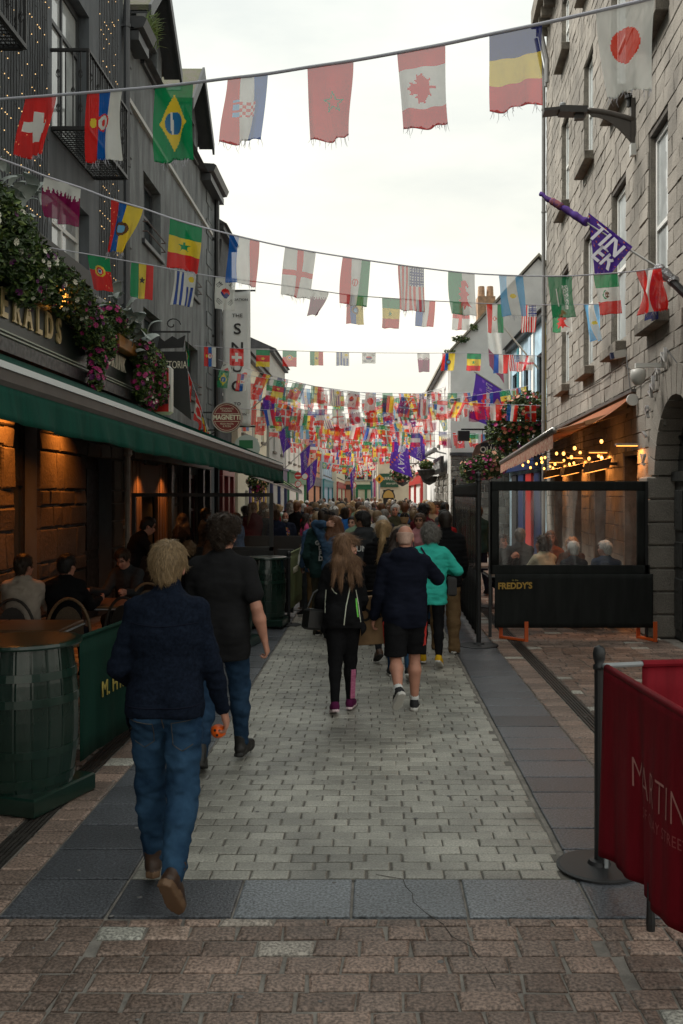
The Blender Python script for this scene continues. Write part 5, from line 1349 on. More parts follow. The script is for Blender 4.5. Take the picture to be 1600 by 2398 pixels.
def d_ghana(u, v):
 o = vstr(u, v, GRN, YEL, CRED); put(o, inpoly(u, v, star(.5, .46, .12)), BLK); return o
def d_uruguay(u, v):
 o = np.zeros(u.shape + (3,)); o[:] = WHI; k = (u * 9).astype(int); put(o, (k % 2 == 1) & ~((u > .55) & (v < .42)), DBL); put(o, disc(u, v, .78, .2, .09), YEL); return o
def d_korea(u, v):
 o = hstr(u, v, WHI); x, y = (u - .5) / 1.5, v - .47; r = np.hypot(x, y) < .15; a = y - x * .7 + .07 * np.sin(x * 20); put(o, r & (a < 0), CRED); put(o, r & (a >= 0), NAV)
 for (cx, cy, s) in ((.2, .22, 1), (.8, .22, -1), (.2, .74, -1), (.8, .74, 1)):
  X, Y = (u - cx) / 1.5, v - cy; p, q = (X * s + Y) * .7, (X * s - Y) * .7; put(o, (abs(p) < .06) & (abs(q) < .085) & (((p + .06) * 42).astype(int) % 2 == 0), BLK)
 return o
def d_cameroon(u, v):
 o = hstr(u, v, GRN, CRED, YEL); put(o, inpoly(u, v, star(.5, .5, .11)), YEL); return o
def d_denmark(u, v):
 o = hstr(u, v, CRED); put(o, (abs(u - .5) < .07) | (abs(v - .38) < .05), WHI); return o
def d_germany(u, v): return vstr(u, v, BLK, CRED, YEL)
def d_belgium(u, v): return hstr(u, v, BLK, YEL, CRED)
def d_spain(u, v):
 o = vstr(u, v, CRED, YEL, YEL, CRED); put(o, disc(u, v, .5, .35, .08), BRN); return o
def d_france(u, v): return hstr(u, v, DBL, WHI, CRED)
def d_poland(u, v): return vstr(u, v, WHI, CRED)
def d_tunisia(u, v):
 o = hstr(u, v, CRED); put(o, disc(u, v, .5, .5, .16), WHI); put(o, disc(u, v, .5, .5, .1), CRED); return o
def d_costa(u, v): return vstr(u, v, NAV, WHI, CRED, CRED, WHI, NAV)
def d_australia(u, v):
 o = hstr(u, v, NAV); m = (u > .45) & (v < .5); put(o, m & ((abs(u - .72) < .06) | (abs(v - .25) < .05)), CRED); put(o, m & (abs(abs(u - .72) - abs(v - .25) * 1.2) < .04), WHI)
 for (x, y, r) in ((.25, .3, .05), (.3, .75, .07), (.65, .7, .05), (.5, .85, .04)): put(o, inpoly(u, v, star(x, y, r)), WHI)
 return o


DES = dict(swiss=(d_swiss, 'red flag with a white cross'), serbia=(d_serbia, 'red blue and white flag with a crest'), brazil=(d_brazil, 'green flag with a yellow diamond'), croatia=(d_croatia, 'red white and blue flag with a chequered shield'),
           morocco=(d_morocco, 'red flag with a star outline'), canada=(d_canada, 'red and white flag with a maple leaf'), romania=(d_romania, 'navy yellow and red flag'), japan=(d_japan, 'white flag with a red disc'), qatar=(d_qatar, 'maroon flag with a white sawtooth edge'),
           ecuador=(d_ecuador, 'red blue and yellow flag with a crest'), senegal=(d_senegal, 'green yellow and red flag with a green star'), nl=(d_nl, 'blue white and red striped flag'), england=(d_england, 'white flag with a red cross'), iran=(d_iran, 'red white and green flag with an emblem'),
           usa=(d_usa, 'striped flag with a starry blue corner'), wales=(d_wales, 'green and white flag with a red dragon'), argentina=(d_argentina, 'pale blue and white flag with a sun'), saudi=(d_saudi, 'green flag with white script'), mexico=(d_mexico, 'green white and red flag with an eagle'),
           austria=(d_austria, 'red white and red striped flag'), portugal=(d_portugal, 'green and red flag with a round crest'), ghana=(d_ghana, 'green yellow and red flag with a black star'), uruguay=(d_uruguay, 'white flag with blue stripes and a sun'), korea=(d_korea, 'white flag with a red and blue circle'),
           cameroon=(d_cameroon, 'green red and yellow flag with a star'), denmark=(d_denmark, 'red flag with an off centre white cross'), germany=(d_germany, 'black red and yellow flag'), belgium=(d_belgium, 'black yellow and red flag'), spain=(d_spain, 'red and yellow flag with a crest'),
           france=(d_france, 'navy white and red flag'), poland=(d_poland, 'white and red flag'), tunisia=(d_tunisia, 'red flag with a white disc'), costa=(d_costa, 'navy white and red striped flag'), australia=(d_australia, 'navy flag with white stars'))


def flag_material(name='flag_cloth', see=0.20):
 m = bpy.data.materials.new(name); m.use_nodes = True; n, l = m.node_tree.nodes, m.node_tree.links
 n.remove(n['Principled BSDF'])
 at_ = n.new('ShaderNodeAttribute'); at_.attribute_name = 'flag_colour'
 d = n.new('ShaderNodeBsdfDiffuse'); t = n.new('ShaderNodeBsdfTranslucent'); tr = n.new('ShaderNodeBsdfTransparent')
 tc = n.new('ShaderNodeTexCoord'); nz = n.new('ShaderNodeTexNoise'); nz.inputs['Scale'].default_value = 9; nz.inputs['Detail'].default_value = 5
 l.new(tc.outputs['Object'], nz.inputs['Vector'])
 mr = n.new('ShaderNodeMapRange'); mr.inputs[3].default_value = 0.92; mr.inputs[4].default_value = 1.2; l.new(nz.outputs['Fac'], mr.inputs[0])
 vm = n.new('ShaderNodeVectorMath'); vm.operation = 'SCALE'; l.new(at_.outputs['Color'], vm.inputs[0]); l.new(mr.outputs[0], vm.inputs['Scale'])
 a = n.new('ShaderNodeMixShader'); a.inputs[0].default_value = 0.58; b = n.new('ShaderNodeMixShader'); b.inputs[0].default_value = see
 for s in (d, t): l.new(vm.outputs[0], s.inputs['Color'])
 l.new(d.outputs[0], a.inputs[1]); l.new(t.outputs[0], a.inputs[2]); l.new(a.outputs[0], b.inputs[1]); l.new(tr.outputs[0], b.inputs[2]); l.new(b.outputs[0], n['Material Output'].inputs['Surface'])
 return m
M_flag = flag_material(); M_cord = mat('bunting_tape', (0.50, 0.50, 0.56), 0.8)
M_flag2 = flag_material('printed_flag', 0.03); M_flagf = flag_material('thin_flag', 0.32)
RF = random.Random(11)


def flag_mesh(design, nu, nv, fn, frayed=0.0, m=None):
 """cloth sheet fn(u, v) -> point, one colour a cell"""
 V = []; fr = []
 f = 0.0
 for i in range(nu + 1):
  f += RF.uniform(-1, 1) * 0.4; f *= 0.8; fr.append(1 - frayed * (0.25 + 0.5 * abs(f) + 0.2 * RF.random()))
 for j in range(nv + 1):
  for i in range(nu + 1): V.append(fn(i / nu, j / nv * (fr[i] if j == nv else 1.0) if j < nv else fr[i]))
 me = bpy.data.meshes.new('flag'); Fc = [(j * (nu + 1) + i, j * (nu + 1) + i + 1, (j + 1) * (nu + 1) + i + 1, (j + 1) * (nu + 1) + i) for j in range(nv) for i in range(nu)]
 me.from_pydata([tuple(p) for p in V], [], Fc)
 uu, vv = np.meshgrid((np.arange(nu) + .5) / nu, (np.arange(nv) + .5) / nv)
 C = design(uu, vv); C = np.concatenate([C, np.ones(C.shape[:2] + (1,))], 2).reshape(-1, 4)
 at_ = me.attributes.new('flag_colour', 'FLOAT_COLOR', 'FACE'); at_.data.foreach_set('color', C.astype(np.float32).ravel())
 me.polygons.foreach_set('use_smooth', [True] * len(Fc)); me.materials.append(m or M_flag); me.update()
 return me


def bunting(pts, yfun, items, label, res, cord=0.010, lead=()):
 """a cord through picture points at the depths of yfun, with its flags; every flag a part"""
 P = [at(x, y, yfun(x)) for (x, y) in pts]
 t = empty('flag_bunting', P[0], label, 'bunting', 'strings of flags across the street'); o0 = P[0]
 # smooth the cord
 Q = []
 for i in range(len(P) - 1):
  a, b_, c, d = P[max(i - 1, 0)], P[i], P[i + 1], P[min(i + 2, len(P) - 1)]
  for k in range(4):
   s = k / 4; Q.append(0.5 * ((2 * b_) + (c - a) * s + (2 * a - 5 * b_ + 4 * c - d) * s * s + (3 * b_ - a - 3 * c + d) * s ** 3))
 Q.append(P[-1])
 b = MB(); b.tube([q - o0 for q in Q], cord, 5, cap=False); b.build('cord', M_cord, t, smooth=True, fixn=False)
 px = [VX + q.x * FO / q.y for q in Q]
 def on(x):
  for i in range(len(Q) - 1):
   if px[i] <= x <= px[i + 1] or (i == len(Q) - 2): 
    s = (x - px[i]) / max(1e-6, px[i + 1] - px[i]); return Q[i].lerp(Q[i + 1], s)
 for (nm, x0, x1, drop, skew, nar, wav) in items:
  L, R_ = on(x0) - o0, on(x1) - o0; dn = drop * (L + o0).y / FO; ph = RF.uniform(0, 6.28); w = (R_ - L).length
  sk = Vector((skew * (L + o0).y / FO, 0, 0)); nrm = Vector((-(R_ - L).y, (R_ - L).x, 0)).normalized(); dz = RF.uniform(-0.10, 0.16) * dn
  def fn(u, v, L=L, R_=R_, dn=dn, sk=sk, nar=nar, ph=ph, nrm=nrm, w=w, wav=wav, dz=dz):
   uc = 0.5 + (u - 0.5) * (1 - nar * v ** 1.2) if nar >= 0 else u * (1 + nar * v ** 1.2)
   p = L.lerp(R_, uc); f = 1.5 * wav * w * v ** 0.7
   off = f * (0.10 * math.sin(u * 7 + v * 2.2 + ph) + 0.05 * math.sin(u * 15 - v * 3 + ph * 2)) + dz * v * v
   return p + Vector((0, 0, -dn * v + 0.012 * dn * math.sin(u * 9 + ph) * v)) + sk * v ** 1.15 + nrm * off
  d, lab = DES[nm]
  o = link('flag', flag_mesh(d, res[0], res[1], fn, 0.08), t); o['label'] = lab
  if res[0] >= 40:
   fb = MB()
   for _ in range(16):
    q = fn(RF.random(), 0.965); e = Vector((RF.uniform(-.02, .02), 0, -RF.uniform(.02, .07))); fb.tube([q, q + e * .6, q + e + Vector((RF.uniform(-.012, .012), 0, 0))], [0.0016, 0.0014, 0.0006], 3, cap=False)
   f_ = fb.build('fringe', M_cord, o, fixn=False); f_['kind'] = 'stuff'
 return t, on


b1, on1 = bunting([(-390, 266), (-120, 244), (0, 233), (133, 223), (220, 216), (363, 204), (453, 194), (533, 184), (627, 173), (720, 158), (828, 142), (930, 124), (1043, 103), (1146, 81), (1272, 55), (1396, 27), (1535, -6), (1800, -75), (2300, -230)], lambda x: 7.0 - 0.00131 * x,
  [('swiss', 60, 133, 140, -28, .05, 1), ('serbia', 205, 287, 156, -20, .0, .6), ('brazil', 363, 453, 174, -8, .02, .5), ('croatia', 533, 628, 160, -6, .02, .8), ('morocco', 720, 828, 176, 2, .12, .8), ('canada', 930, 1043, 178, 4, .06, .6), ('romania', 1146, 1270, 188, 4, .06, .6), ('japan', 1396, 1535, 196, -2, .28, .6)],
  'topmost string of large flags running from the white cross flag to the red disc flag', (44, 62), 0.011)
bunting([(-330, 262), (0, 372), (105, 412), (190, 440), (260, 466), (335, 488), (398, 510), (473, 532), (537, 548), (608, 565), (668, 578), (740, 591), (803, 601), (868, 611), (932, 620), (993, 628), (1050, 635), (1112, 641), (1168, 644), (1225, 646), (1283, 647), (1340, 646), (1390, 643), (1447, 639), (1490, 635), (1552, 626)], lambda x: 7.0 + 0.0029 * x,
  [('qatar', 105, 190, 98, -8, .05, 1), ('ecuador', 260, 335, 118, -30, .62, 1), ('senegal', 398, 473, 116, -10, .0, .5), ('nl', 537, 608, 114, -9, .0, .6), ('england', 668, 740, 114, -10, .03, .5), ('iran', 803, 868, 112, -10, .02, .6), ('usa', 932, 993, 108, -2, .02, .5), ('wales', 1050, 1112, 103, 5, .03, .5), ('argentina', 1168, 1225, 98, 9, .0, .5),
         ('saudi', 1283, 1340, 100, 13, .05, .6), ('mexico', 1390, 1447, 98, 9, .04, .6), ('austria', 1490, 1549, 102, 10, .2, 2.0)], 'second string of flags from the maroon sawtooth flag to the wrapped bracket', (40, 54), 0.008)
bunting([(95, 576), (155, 587), (205, 595), (257, 604), (308, 613), (360, 622), (410, 632), (460, 641), (505, 648), (553, 654), (640, 665), (727, 678), (770, 684), (812, 690), (852, 694), (895, 697), (937, 700), (977, 703), (1020, 705), (1060, 707), (1100, 709), (1140, 711), (1178, 712), (1222, 713), (1256, 714), (1315, 714), (1360, 713), (1412, 712)], lambda x: 10.7 + 0.0035 * x,
  [('portugal', 205, 257, 85, 9, .08, .6), ('ghana', 308, 360, 84, -3, .0, .5), ('uruguay', 410, 460, 80, -4, .0, .5), ('korea', 505, 553, 78, -5, .04, .5), ('qatar', 727, 770, 58, -12, .55, 1.4), ('ecuador', 812, 852, 70, -1, .0, .5), ('senegal', 895, 937, 72, -1, .02, .5), ('nl', 977, 1020, 62, -3, .0, .5), ('england', 1060, 1100, 66, 0, .0, .4), ('iran', 1140, 1178, 70, 0, .0, .5),
         ('usa', 1222, 1256, 66, 2, .0, .4), ('wales', 1292, 1338, 66, 2, .02, .5), ('argentina', 1367, 1402, 88, 14, .45, 1.6)], 'third string of flags, from the green and red one to the stone building', (30, 42), 0.007)
bunting([(400, 806), (430, 808), (490, 812), (540, 815), (600, 818), (700, 822), (860, 826), (1010, 827), (1100, 827), (1250, 833), (1266, 834)], lambda x: 22 + 0.0015 * x,
  [('brazil', 424, 443, 52, 4, .3, 1), ('serbia', 478, 506, 48, 0, .0, .5), ('swiss', 538, 571, 42, 0, .0, .4), ('cameroon', 600, 632, 42, 0, .0, .4), ('portugal', 662, 695, 38, 0, .0, .4), ('ghana', 726, 757, 34, 0, .0, .4), ('uruguay', 787, 818, 33, 0, .0, .4), ('korea', 848, 880, 26, 0, .0, .4), ('qatar', 977, 1006, 46, 2, .1, .8), ('ecuador', 1036, 1066, 42, -2, .0, .5), ('senegal', 1094, 1127, 42, -2, .0, .5), ('nl', 1157, 1190, 46, 0, .0, .5), ('usa', 1190, 1220, 40, 6, .0, 1), ('england', 1217, 1252, 36, -6, .1, 1)],
  'fourth string of small flags crossing in front of the white hanging banner', (20, 28), 0.007)
# the drooping end of a string tied back to the weathered house
t, _ = bunting([(440, 868), (452, 900), (470, 950), (480, 985), (494, 1012)], lambda x: 21.5 + 0.01 * (x - 440), [('tunisia', 442, 450, 60, -2, .3, 1), ('canada', 456, 472, 66, 4, .3, 1), ('belgium', 473, 480, 44, 6, .2, 1), ('japan', 482, 494, 42, 4, .2, 1)], 'short drooping string of crumpled flags tied to the weathered house', (16, 24), 0.007)
# strings further down the street
FM = {}
def far_flag(nm, kind):
 if (nm, kind) not in FM:
  ph = RF.uniform(0, 6); sk, na, wv = [(0, 0, .5), (.18, .05, 1), (-.2, .05, 1), (.05, .5, 1.5)][kind]
  def fn(u, v):
   uc = 0.5 + (u - .5) * (1 - na * v); return Vector(((uc - .5) * 0.30 + sk * 0.45 * v ** 1.2, 0.30 * wv * v ** .7 * (0.12 * math.sin(u * 7 + v * 2 + ph) + .05 * math.sin(u * 15 + ph)) + 0.05 * wv * v, -0.45 * v))
  FM[(nm, kind)] = flag_mesh(DES[nm][0], 14, 20, fn, 0.05, M_flagf)
 return FM[(nm, kind)]
NAMES = list(DES); order = ['brazil', 'serbia', 'swiss', 'cameroon', 'portugal', 'ghana', 'uruguay', 'korea', 'japan', 'germany', 'australia', 'costa', 'canada', 'spain', 'morocco', 'poland', 'nl', 'denmark', 'iran', 'france', 'england', 'qatar', 'tunisia', 'mexico', 'saudi', 'argentina', 'wales', 'belgium', 'romania', 'croatia', 'senegal', 'ecuador', 'usa', 'austria']
Y = 24.2; k = 0
while Y < 104:
 xl, xr = (-4.1, 4.5) if Y < 31 else (-4.0, 2.55 if Y < 60 else (0.6 if Y < 80 else 0.3))
 if Y > 75: xl = -3.5
 zl, zr = (RF.uniform(5.0, 5.7), RF.uniform(4.9, 5.8)) if k % 3 != 2 else (RF.uniform(4.3, 4.9), RF.uniform(4.2, 4.9)); sag = RF.uniform(0.15, 0.5); dy = RF.uniform(-1.2, 1.2)
 if Y < 31: zr = RF.uniform(3.9, 5.4)
 f0 = k * 7
 t = empty('flag_bunting', (xl, Y, zl), '%s string over the crowd led by %s' % (['sagging', 'slanting', 'tight', 'low hung'][k % 4], DES[order[f0 % 34]][1].replace(' with a ', ', ')), 'bunting', 'strings of flags across the street')
 fnc = lambda s: Vector(((xr - xl) * s, dy * s, (zr - zl) * s - sag * 4 * s * (1 - s)))
 b = MB(); b.tube([fnc(i / 24) for i in range(25)], 0.007, 3, cap=False); b.build('cord', M_cord, t, fixn=False)
 L = (xr - xl); pitch = 0.47 if Y < 45 else 0.42; nfl = int(L / pitch)
 for i in range(nfl):
  s = (i + 0.6) / (nfl + .2); nm = order[(f0 + i) % 34]
  o = link('flag', far_flag(nm, RF.choice((0, 0, 0, 1, 1, 2, 3))), t, fnc(s), (RF.uniform(-.35, .25), RF.uniform(-.08, .08) + math.atan2(-(fnc(s + .02) - fnc(s)).z, (fnc(s + .02) - fnc(s)).x), RF.uniform(-.35, .35)))
  if Y < 40: o['label'] = DES[nm][1]
 Y += 0.85 if Y < 31 else (1.4 if Y < 50 else 2.0); k += 1

# ------------------------------------------------------------------ purple flags on poles
M_pole = mat('flag_pole', (0.45, 0.44, 0.42), 0.4, metal=0.4)
def d_purple(u, v):
 o = hstr(u, v, PUR); put(o, (np.sin(u * 14 + 9 * v) * np.sin(v * 17 - 4 * u) > .72), _c(120, 80, 170)); put(o, (np.sin(u * 31 + 2 + 5 * v) * np.sin(v * 27) > .90), _c(190, 90, 60)); return o
M_wprint = mat('pale_print', (0.60, 0.58, 0.64), 0.8)
# the near one, wound round its pole at the tip
base, tip = at(1541, 626, 11.7), at(1264, 453, 12.5)
t = empty('pole_flag', base, 'purple flag with big white capitals furled round a slanting pole over the second string', 'flag', 'purple flags on poles')
d = tip - base
b = MB(); b.tube([Vector((0, 0, 0)), d], 0.014, 8); b.build('pole', M_pole, t)
b = MB(); b.tube([d * (0.58 + 0.42 * i / 16) + Vector((0.008 * math.sin(i * 1.3), 0, 0.008 * math.cos(i * 1.7))) for i in range(17)], [0.055 - 0.028 * (i / 16) + 0.006 * math.sin(i * 2.1) for i in range(17)], 10); b.build('furled_cloth', mat('purple_cloth', tuple(PUR), 0.8, col2=(0.09, 0.03, 0.17), scale=14), t, smooth=True)
b = MB(); b.tube([d * (0.80 + 0.10 * i / 6) for i in range(7)], [0.045, 0.052, 0.046, 0.05, 0.045, 0.048, 0.04], 8); b.build('furled_edge', mat('orange_cloth', (0.34, 0.10, 0.06), 0.8, col2=(0.09, 0.03, 0.17), scale=25), t, smooth=True)
c1, c2, c3, c4 = at(1482, 578, 11.85) - base, at(1378, 498, 12.15) - base, at(1392, 642, 12.1) - base, at(1430, 642, 11.95) - base
def pf(u, v):      # u runs up the pole, v away from it
 p = c1.lerp(c2, u).lerp(c4.lerp(c3, u), v); return p + Vector((0, -0.03 * math.sin(u * 6 + v * 3) * v, 0))
o = link('cloth', flag_mesh(d_purple, 26, 30, pf, 0, M_flag2), t)
du = (c1 - c2).normalized(); dv_ = (du.cross(Vector((0, 1, 0)))).normalized()
if dv_.z > 0: dv_ = -dv_
def ptxt(s, size, u, v, xs):
 q = text_obj('lettering', s, M_wprint, size, pf(u, v) + Vector((0, -0.045, 0)), du, -dv_, t, depth=0.002, xs=xs, bold=0.006)
ptxt('TIN', 0.34, 0.55, 0.30, 0.95); ptxt('ER', 0.31, 0.55, 0.66, 0.95)
arm = empty('flag_bracket', RW(11.4, 0.02, 4.35), 'black flag bracket wrapped in crumpled grey plastic at the end of the second string', 'bracket')
q = base - RW(11.4, 0.02, 4.35); b = MB(); b.tube([Vector((0, 0, 0)), q * 0.55], 0.05, 10); b.build('arm', M_black, arm)
b = MB(); b.tube([q * (0.5 + 0.52 * i / 9) + Vector((U(-.02, .02), U(-.02, .02), U(-.02, .02))) for i in range(10)], [0.06 + U(-.012, .02) for i in range(10)], 9); b.build('wrapping', mat('crumpled_foil', (0.28, 0.28, 0.29), 0.25, metal=0.6, bump=0.8, bscale=50), arm, smooth=False)
t = empty('loose_flag', at(1530, 640, 11.75), 'navy starred flag and red cloth tangled below the wrapped bracket', 'flag')
for (nm, sx, dr, w_, na) in (('australia', 0.0, 0.62, 0.20, .35), ('poland', -0.12, 0.44, 0.16, .1), ('canada', 0.10, 0.50, 0.22, .5)):
 ph = RF.uniform(0, 6)
 o = link('flag', flag_mesh(DES[nm][0], 20, 28, lambda u, v: Vector((sx + (u - .5) * w_ * (1 - na * v) + 0.04 * v * math.sin(ph), -0.02 + 0.06 * math.sin(u * 9 + v * 4 + ph) * (0.3 + v), 0.02 - dr * v)), 0.05), t)


def pole_flag(p0, p1, w, h, label, txt='LATIN QUARTER', col=None, ang=-1.25):
 p0, p1 = Vector(p0), Vector(p1); t = empty('pole_flag', p0, label, 'flag', 'purple flags on poles'); d = p1 - p0
 b = MB(); b.tube([Vector((0, 0, 0)), d * 1.03], 0.018, 6); b.build('pole', M_pole, t)
 a = d * (1 - w / d.length); ph = RF.uniform(0, 6)
 fn = lambda u, v: a.lerp(d, u) + Vector((0.05 * math.sin(u * 5 + v * 3 + ph) * v, 0.07 * math.sin(u * 7 + v * 2 + ph) * v, -h * v)) + Vector(((0.35 * (0.5 - u)) * v * w, 0, 0))
 link('cloth', flag_mesh(d_purple, 12, 18, fn, 0, M_flag2), t)
 s = 1 if d.x > 0 else -1
 me = text_obj('lettering', txt, M_wprint, h * 0.30, (0, 0, 0), (1, 0, 0), (0, 0, 1), t, depth=0, bold=0.003, xs=0.8); ms = me.data
 hw = max(abs(v.co.x) for v in ms.vertices) or 1
 for v in ms.vertices:
  vv = 0.5 + v.co.x / hw * 0.44; uu = min(1, max(0, 0.5 + v.co.z / w * 0.8 * s)); q = fn(uu if s > 0 else uu, vv); v.co = q + Vector((0, -0.03, 0))
for i, (p0, p1, w, h, lab) in enumerate((((-4.0, 29.0, 4.4), (-2.9, 28.6, 5.25), 0.6, 0.95, 'purple flag on a pole from the cream house nearest the white banner'), ((-4.0, 32.5, 3.5), (-2.7, 32, 4.5), 0.65, 0.9, 'purple flag hanging low by the grey corner of the cream house'),
  ((-3.9, 40.0, 2.9), (-2.6, 39.5, 4.1), 0.65, 0.95, 'purple flag angled from the pale grey gabled house'), ((2.6, 36.5, 3.6), (1.55, 36.2, 4.6), 0.65, 1.1, 'purple flag with pale letters over the round pub sign'),
  ((2.6, 41.0, 3.3), (0.9, 40.6, 4.35), 0.8, 1.25, 'large purple flag with pale letters hanging over the hanging basket'), ((-1.9, 62, 2.6), (-1.1, 61.8, 3.9), 0.7, 1.5, 'narrow purple flag far off above the middle of the crowd'), ((4.5, 27.5, 4.6), (3.0, 27.2, 5.5), 0.9, 1.3, 'purple flag drooping beside the big flower basket'), ((-3.8, 47, 2.8), (-2.7, 46.6, 3.8), 0.9, 1.2, 'purple flag above the road signs'))):
 pole_flag(p0, p1, w, h, lab, 'LATIN QUARTER' if i not in (4,) else 'QUAY')
t = empty('pole_flag', (4.6, 26.0, 5.45), 'white and maroon flag with red lettering on a long pale pole', 'flag'); d = Vector((-1.45, 0, 1.75))
b = MB(); b.tube([Vector((0, 0, 0)), d], 0.025, 8); b.build('pole', M_white, t)
link('cloth', flag_mesh(lambda u, v: hstr(u, v, WHI, WHI, MAR), 12, 16, lambda u, v: d * (0.72 + 0.28 * u) + Vector((0.1 * v, 0.06 * math.sin(u * 6 + v * 3), -1.7 * v)), 0.05), t)

# ------------------------------------------------------------------ hanging signs
t = empty('hanging_banner', (-4.15, 26.0, 3.86), 'tall white cloth banner with black capitals spelling a name downwards', 'banner')
b = MB(); b.grid(lambda u, v: (0.02 + 0.76 * u, 0.02 * math.sin(u * 5 + v * 6), 3.76 * v), 8, 24); o = b.build('cloth', mat('banner_white', (0.80, 0.82, 0.81), 0.8, var=0.06, scale=2), t, smooth=True); o.modifiers.new('thick', 'SOLIDIFY').thickness = 0.006
for z in (3.76, 0.0):
 b = MB(); b.tube([(-0.12, 0, z), (0.92, 0, z)], 0.025, 8); b.build('bracket', M_black, t)
M_pr = mat('banner_print', (0.03, 0.03, 0.032), 0.7)
for s, z, h in (('THE', 3.06, 0.14), ('S', 2.68, 0.42), ('N', 2.16, 0.42), ('U', 1.63, 0.42), ('G', 1.10, 0.42), ('IDATION', 3.50, 0.09), ('TO', 0.62, 0.12), ('ATION', 0.33, 0.10)):
 text_obj('lettering', s, M_pr, h, (0.42 if len(s) < 4 else 0.5, -0.032, z), (1, 0, 0), (0, 0, 1), t, bold=0.006 if h > .2 else 0.001, xs=1.15, depth=0.002)
t = empty('round_sign', (-3.40, 22.0, 3.78), 'round dark red restaurant sign with cream lettering on an iron bracket', 'sign')
b = MB(); b.tube([(0, -0.03, 0), (0, 0.03, 0)], 0.36, 40); b.build('disc', mat('sign_maroon', (0.22, 0.026, 0.026), 0.4, var=0.1), t)
b = MB(); b.tube([Vector((0.345 * math.cos(a), -0.035, 0.345 * math.sin(a))) for a in [2 * math.pi * i / 40 for i in range(41)]], 0.016, 6, cap=False); b.build('rim', mat('sign_rim', (0.40, 0.38, 0.36), 0.5), t, smooth=True)
b = MB(); 
for (z, w) in ((0.09, 0.30), (-0.09, 0.30)): b.box(-w, w, -0.036, -0.031, z - 0.005, z + 0.005)
for s in (1, -1):
 b.tube([Vector((0.30 * math.cos(a), -0.034, s * 0.30 * math.sin(a))) for a in [0.35 + (math.pi - 0.7) * i / 20 for i in range(21)]], 0.005, 4)
o = b.build('print', M_cream, t); o['kind'] = 'stuff'
for s, z, h, bo in (('MAGNETTI', 0.0, 0.155, 0.006), ('TRATTORIA', 0.066, 0.06, 0.0), ('RISTORANTE', 0.205, 0.062, 0.0), ('ITALIANO', 0.15, 0.062, 0.0), ('FRESH PASTA', -0.15, 0.062, 0.0), ('& PIZZA', -0.205, 0.062, 0.0)):
 text_obj('lettering', s, M_cream, h, (0, -0.034, z), (1, 0, 0), (0, 0, 1), t, bold=bo, xs=0.85, depth=0.002)
b = MB(); b.bar((-0.9, 0, 0.12), (-0.34, 0, 0.12), 0.035); b.bar((-0.9, 0, -0.3), (-0.2, 0, -0.29), 0.03); b.tube([(-0.9, 0, -0.5), (-0.5, 0, -0.45), (-0.2, 0, -0.3)], 0.015, 6); b.build('bracket', M_iron, t)
t = empty('round_sign', (-3.28, 24.6, 3.2), 'round pale sign with a green label peeping out below the dark red one', 'sign')
b = MB(); b.tube([(0, -0.03, 0), (0, 0.03, 0)], 0.34, 32); b.build('disc', mat('pale_sign', (0.50, 0.54, 0.56), 0.4), t)
b = MB(); b.box(-0.2, 0.16, -0.036, -0.031, -0.02, 0.20); b.build('label_panel', p_grn, t); b = MB(); b.bar((-1.0, 0, 0.1), (-0.33, 0, 0.1), 0.03); b.build('bracket', M_iron, t)
t = empty('lightbox_sign', (-4.28, 17.3, 3.45), 'rounded red and white lightbox sign behind the pink flowers', 'sign')
b = MB(); b.cbox(0.0, 0.60, -0.09, 0.09, 0.0, 0.90, 0.05); b.build('box', mat('lightbox_white', (0.70, 0.70, 0.66), 0.35), t)
b = MB(); b.cbox(0.05, 0.55, -0.102, -0.088, 0.05, 0.85, 0.004); b.build('face', mat('lightbox_red', (0.55, 0.025, 0.025), 0.35), t)
b = MB(); b.cbox(0.0, 0.40, -0.112, -0.1, 0.24, 0.75, 0.005); b.prism([(0.05, -0.111, 0.12), (0.42, -0.111, 0.17), (0.42, -0.111, 0.22), (0.05, -0.111, 0.17)], (0, 0, 0), (0, 0.01, 0)); b.prism([(0.43, -0.111, 0.17), (0.55, -0.111, 0.2), (0.5, -0.111, 0.82), (0.43, -0.111, 0.75)], (0, 0, 0), (0, 0.01, 0))
o = b.build('mark', M_black, t); o.data.materials[0] = mat('sign_black', (0.02, 0.02, 0.02), 0.4); o['kind'] = 'stuff'
t = empty('hanging_sign', (-4.28, 18.0, 4.0), 'black board sign with white capitals hanging from a scrolled iron bracket', 'sign')
b = MB(); b.hexa([(0.06, -0.02, 0.0), (0.82, -0.02, -0.6), (0.82, 0.02, -0.6), (0.06, 0.02, 0.0), (0.06, -0.02, 0.72), (0.72, -0.02, 0.72), (0.72, 0.02, 0.72), (0.06, 0.02, 0.72)]); b.build('board', M_black, t)
text_obj('lettering', 'TRATTORIA', M_cream, 0.20, (0.40, -0.025, 0.46), (1, 0, 0), (0, 0, 1), t, xs=0.62)
b = MB(); b.bar((0, 0, 1.10), (0.80, 0, 1.10), 0.03); b.bar((0.75, 0, 1.1), (0.75, 0, 0.74), 0.015); b.bar((0.1, 0, 1.1), (0.1, 0, 0.72), 0.015)
b.tube([Vector((0.45 + (0.16 - 0.011 * i) * math.cos(i * 0.5), 0, 1.24 + (0.14 - 0.01 * i) * math.sin(i * 0.5))) for i in range(14)], 0.012, 6)
b.prism([(0.15, 0, 0.78), (0.66, 0, 0.80), (0.70, 0, 1.04), (0.55, 0, 0.96), (0.45, 0, 1.02), (0.30, 0, 0.92), (0.2, 0, 1.0)], (0, -0.01, 0), (0, 0.02, 0)); b.build('bracket', M_iron, t)
t = empty('pub_sign', (3.05, 28.5, 2.75), 'painted pub sign shaped like a boat with white lettering beside the flower baskets', 'sign')
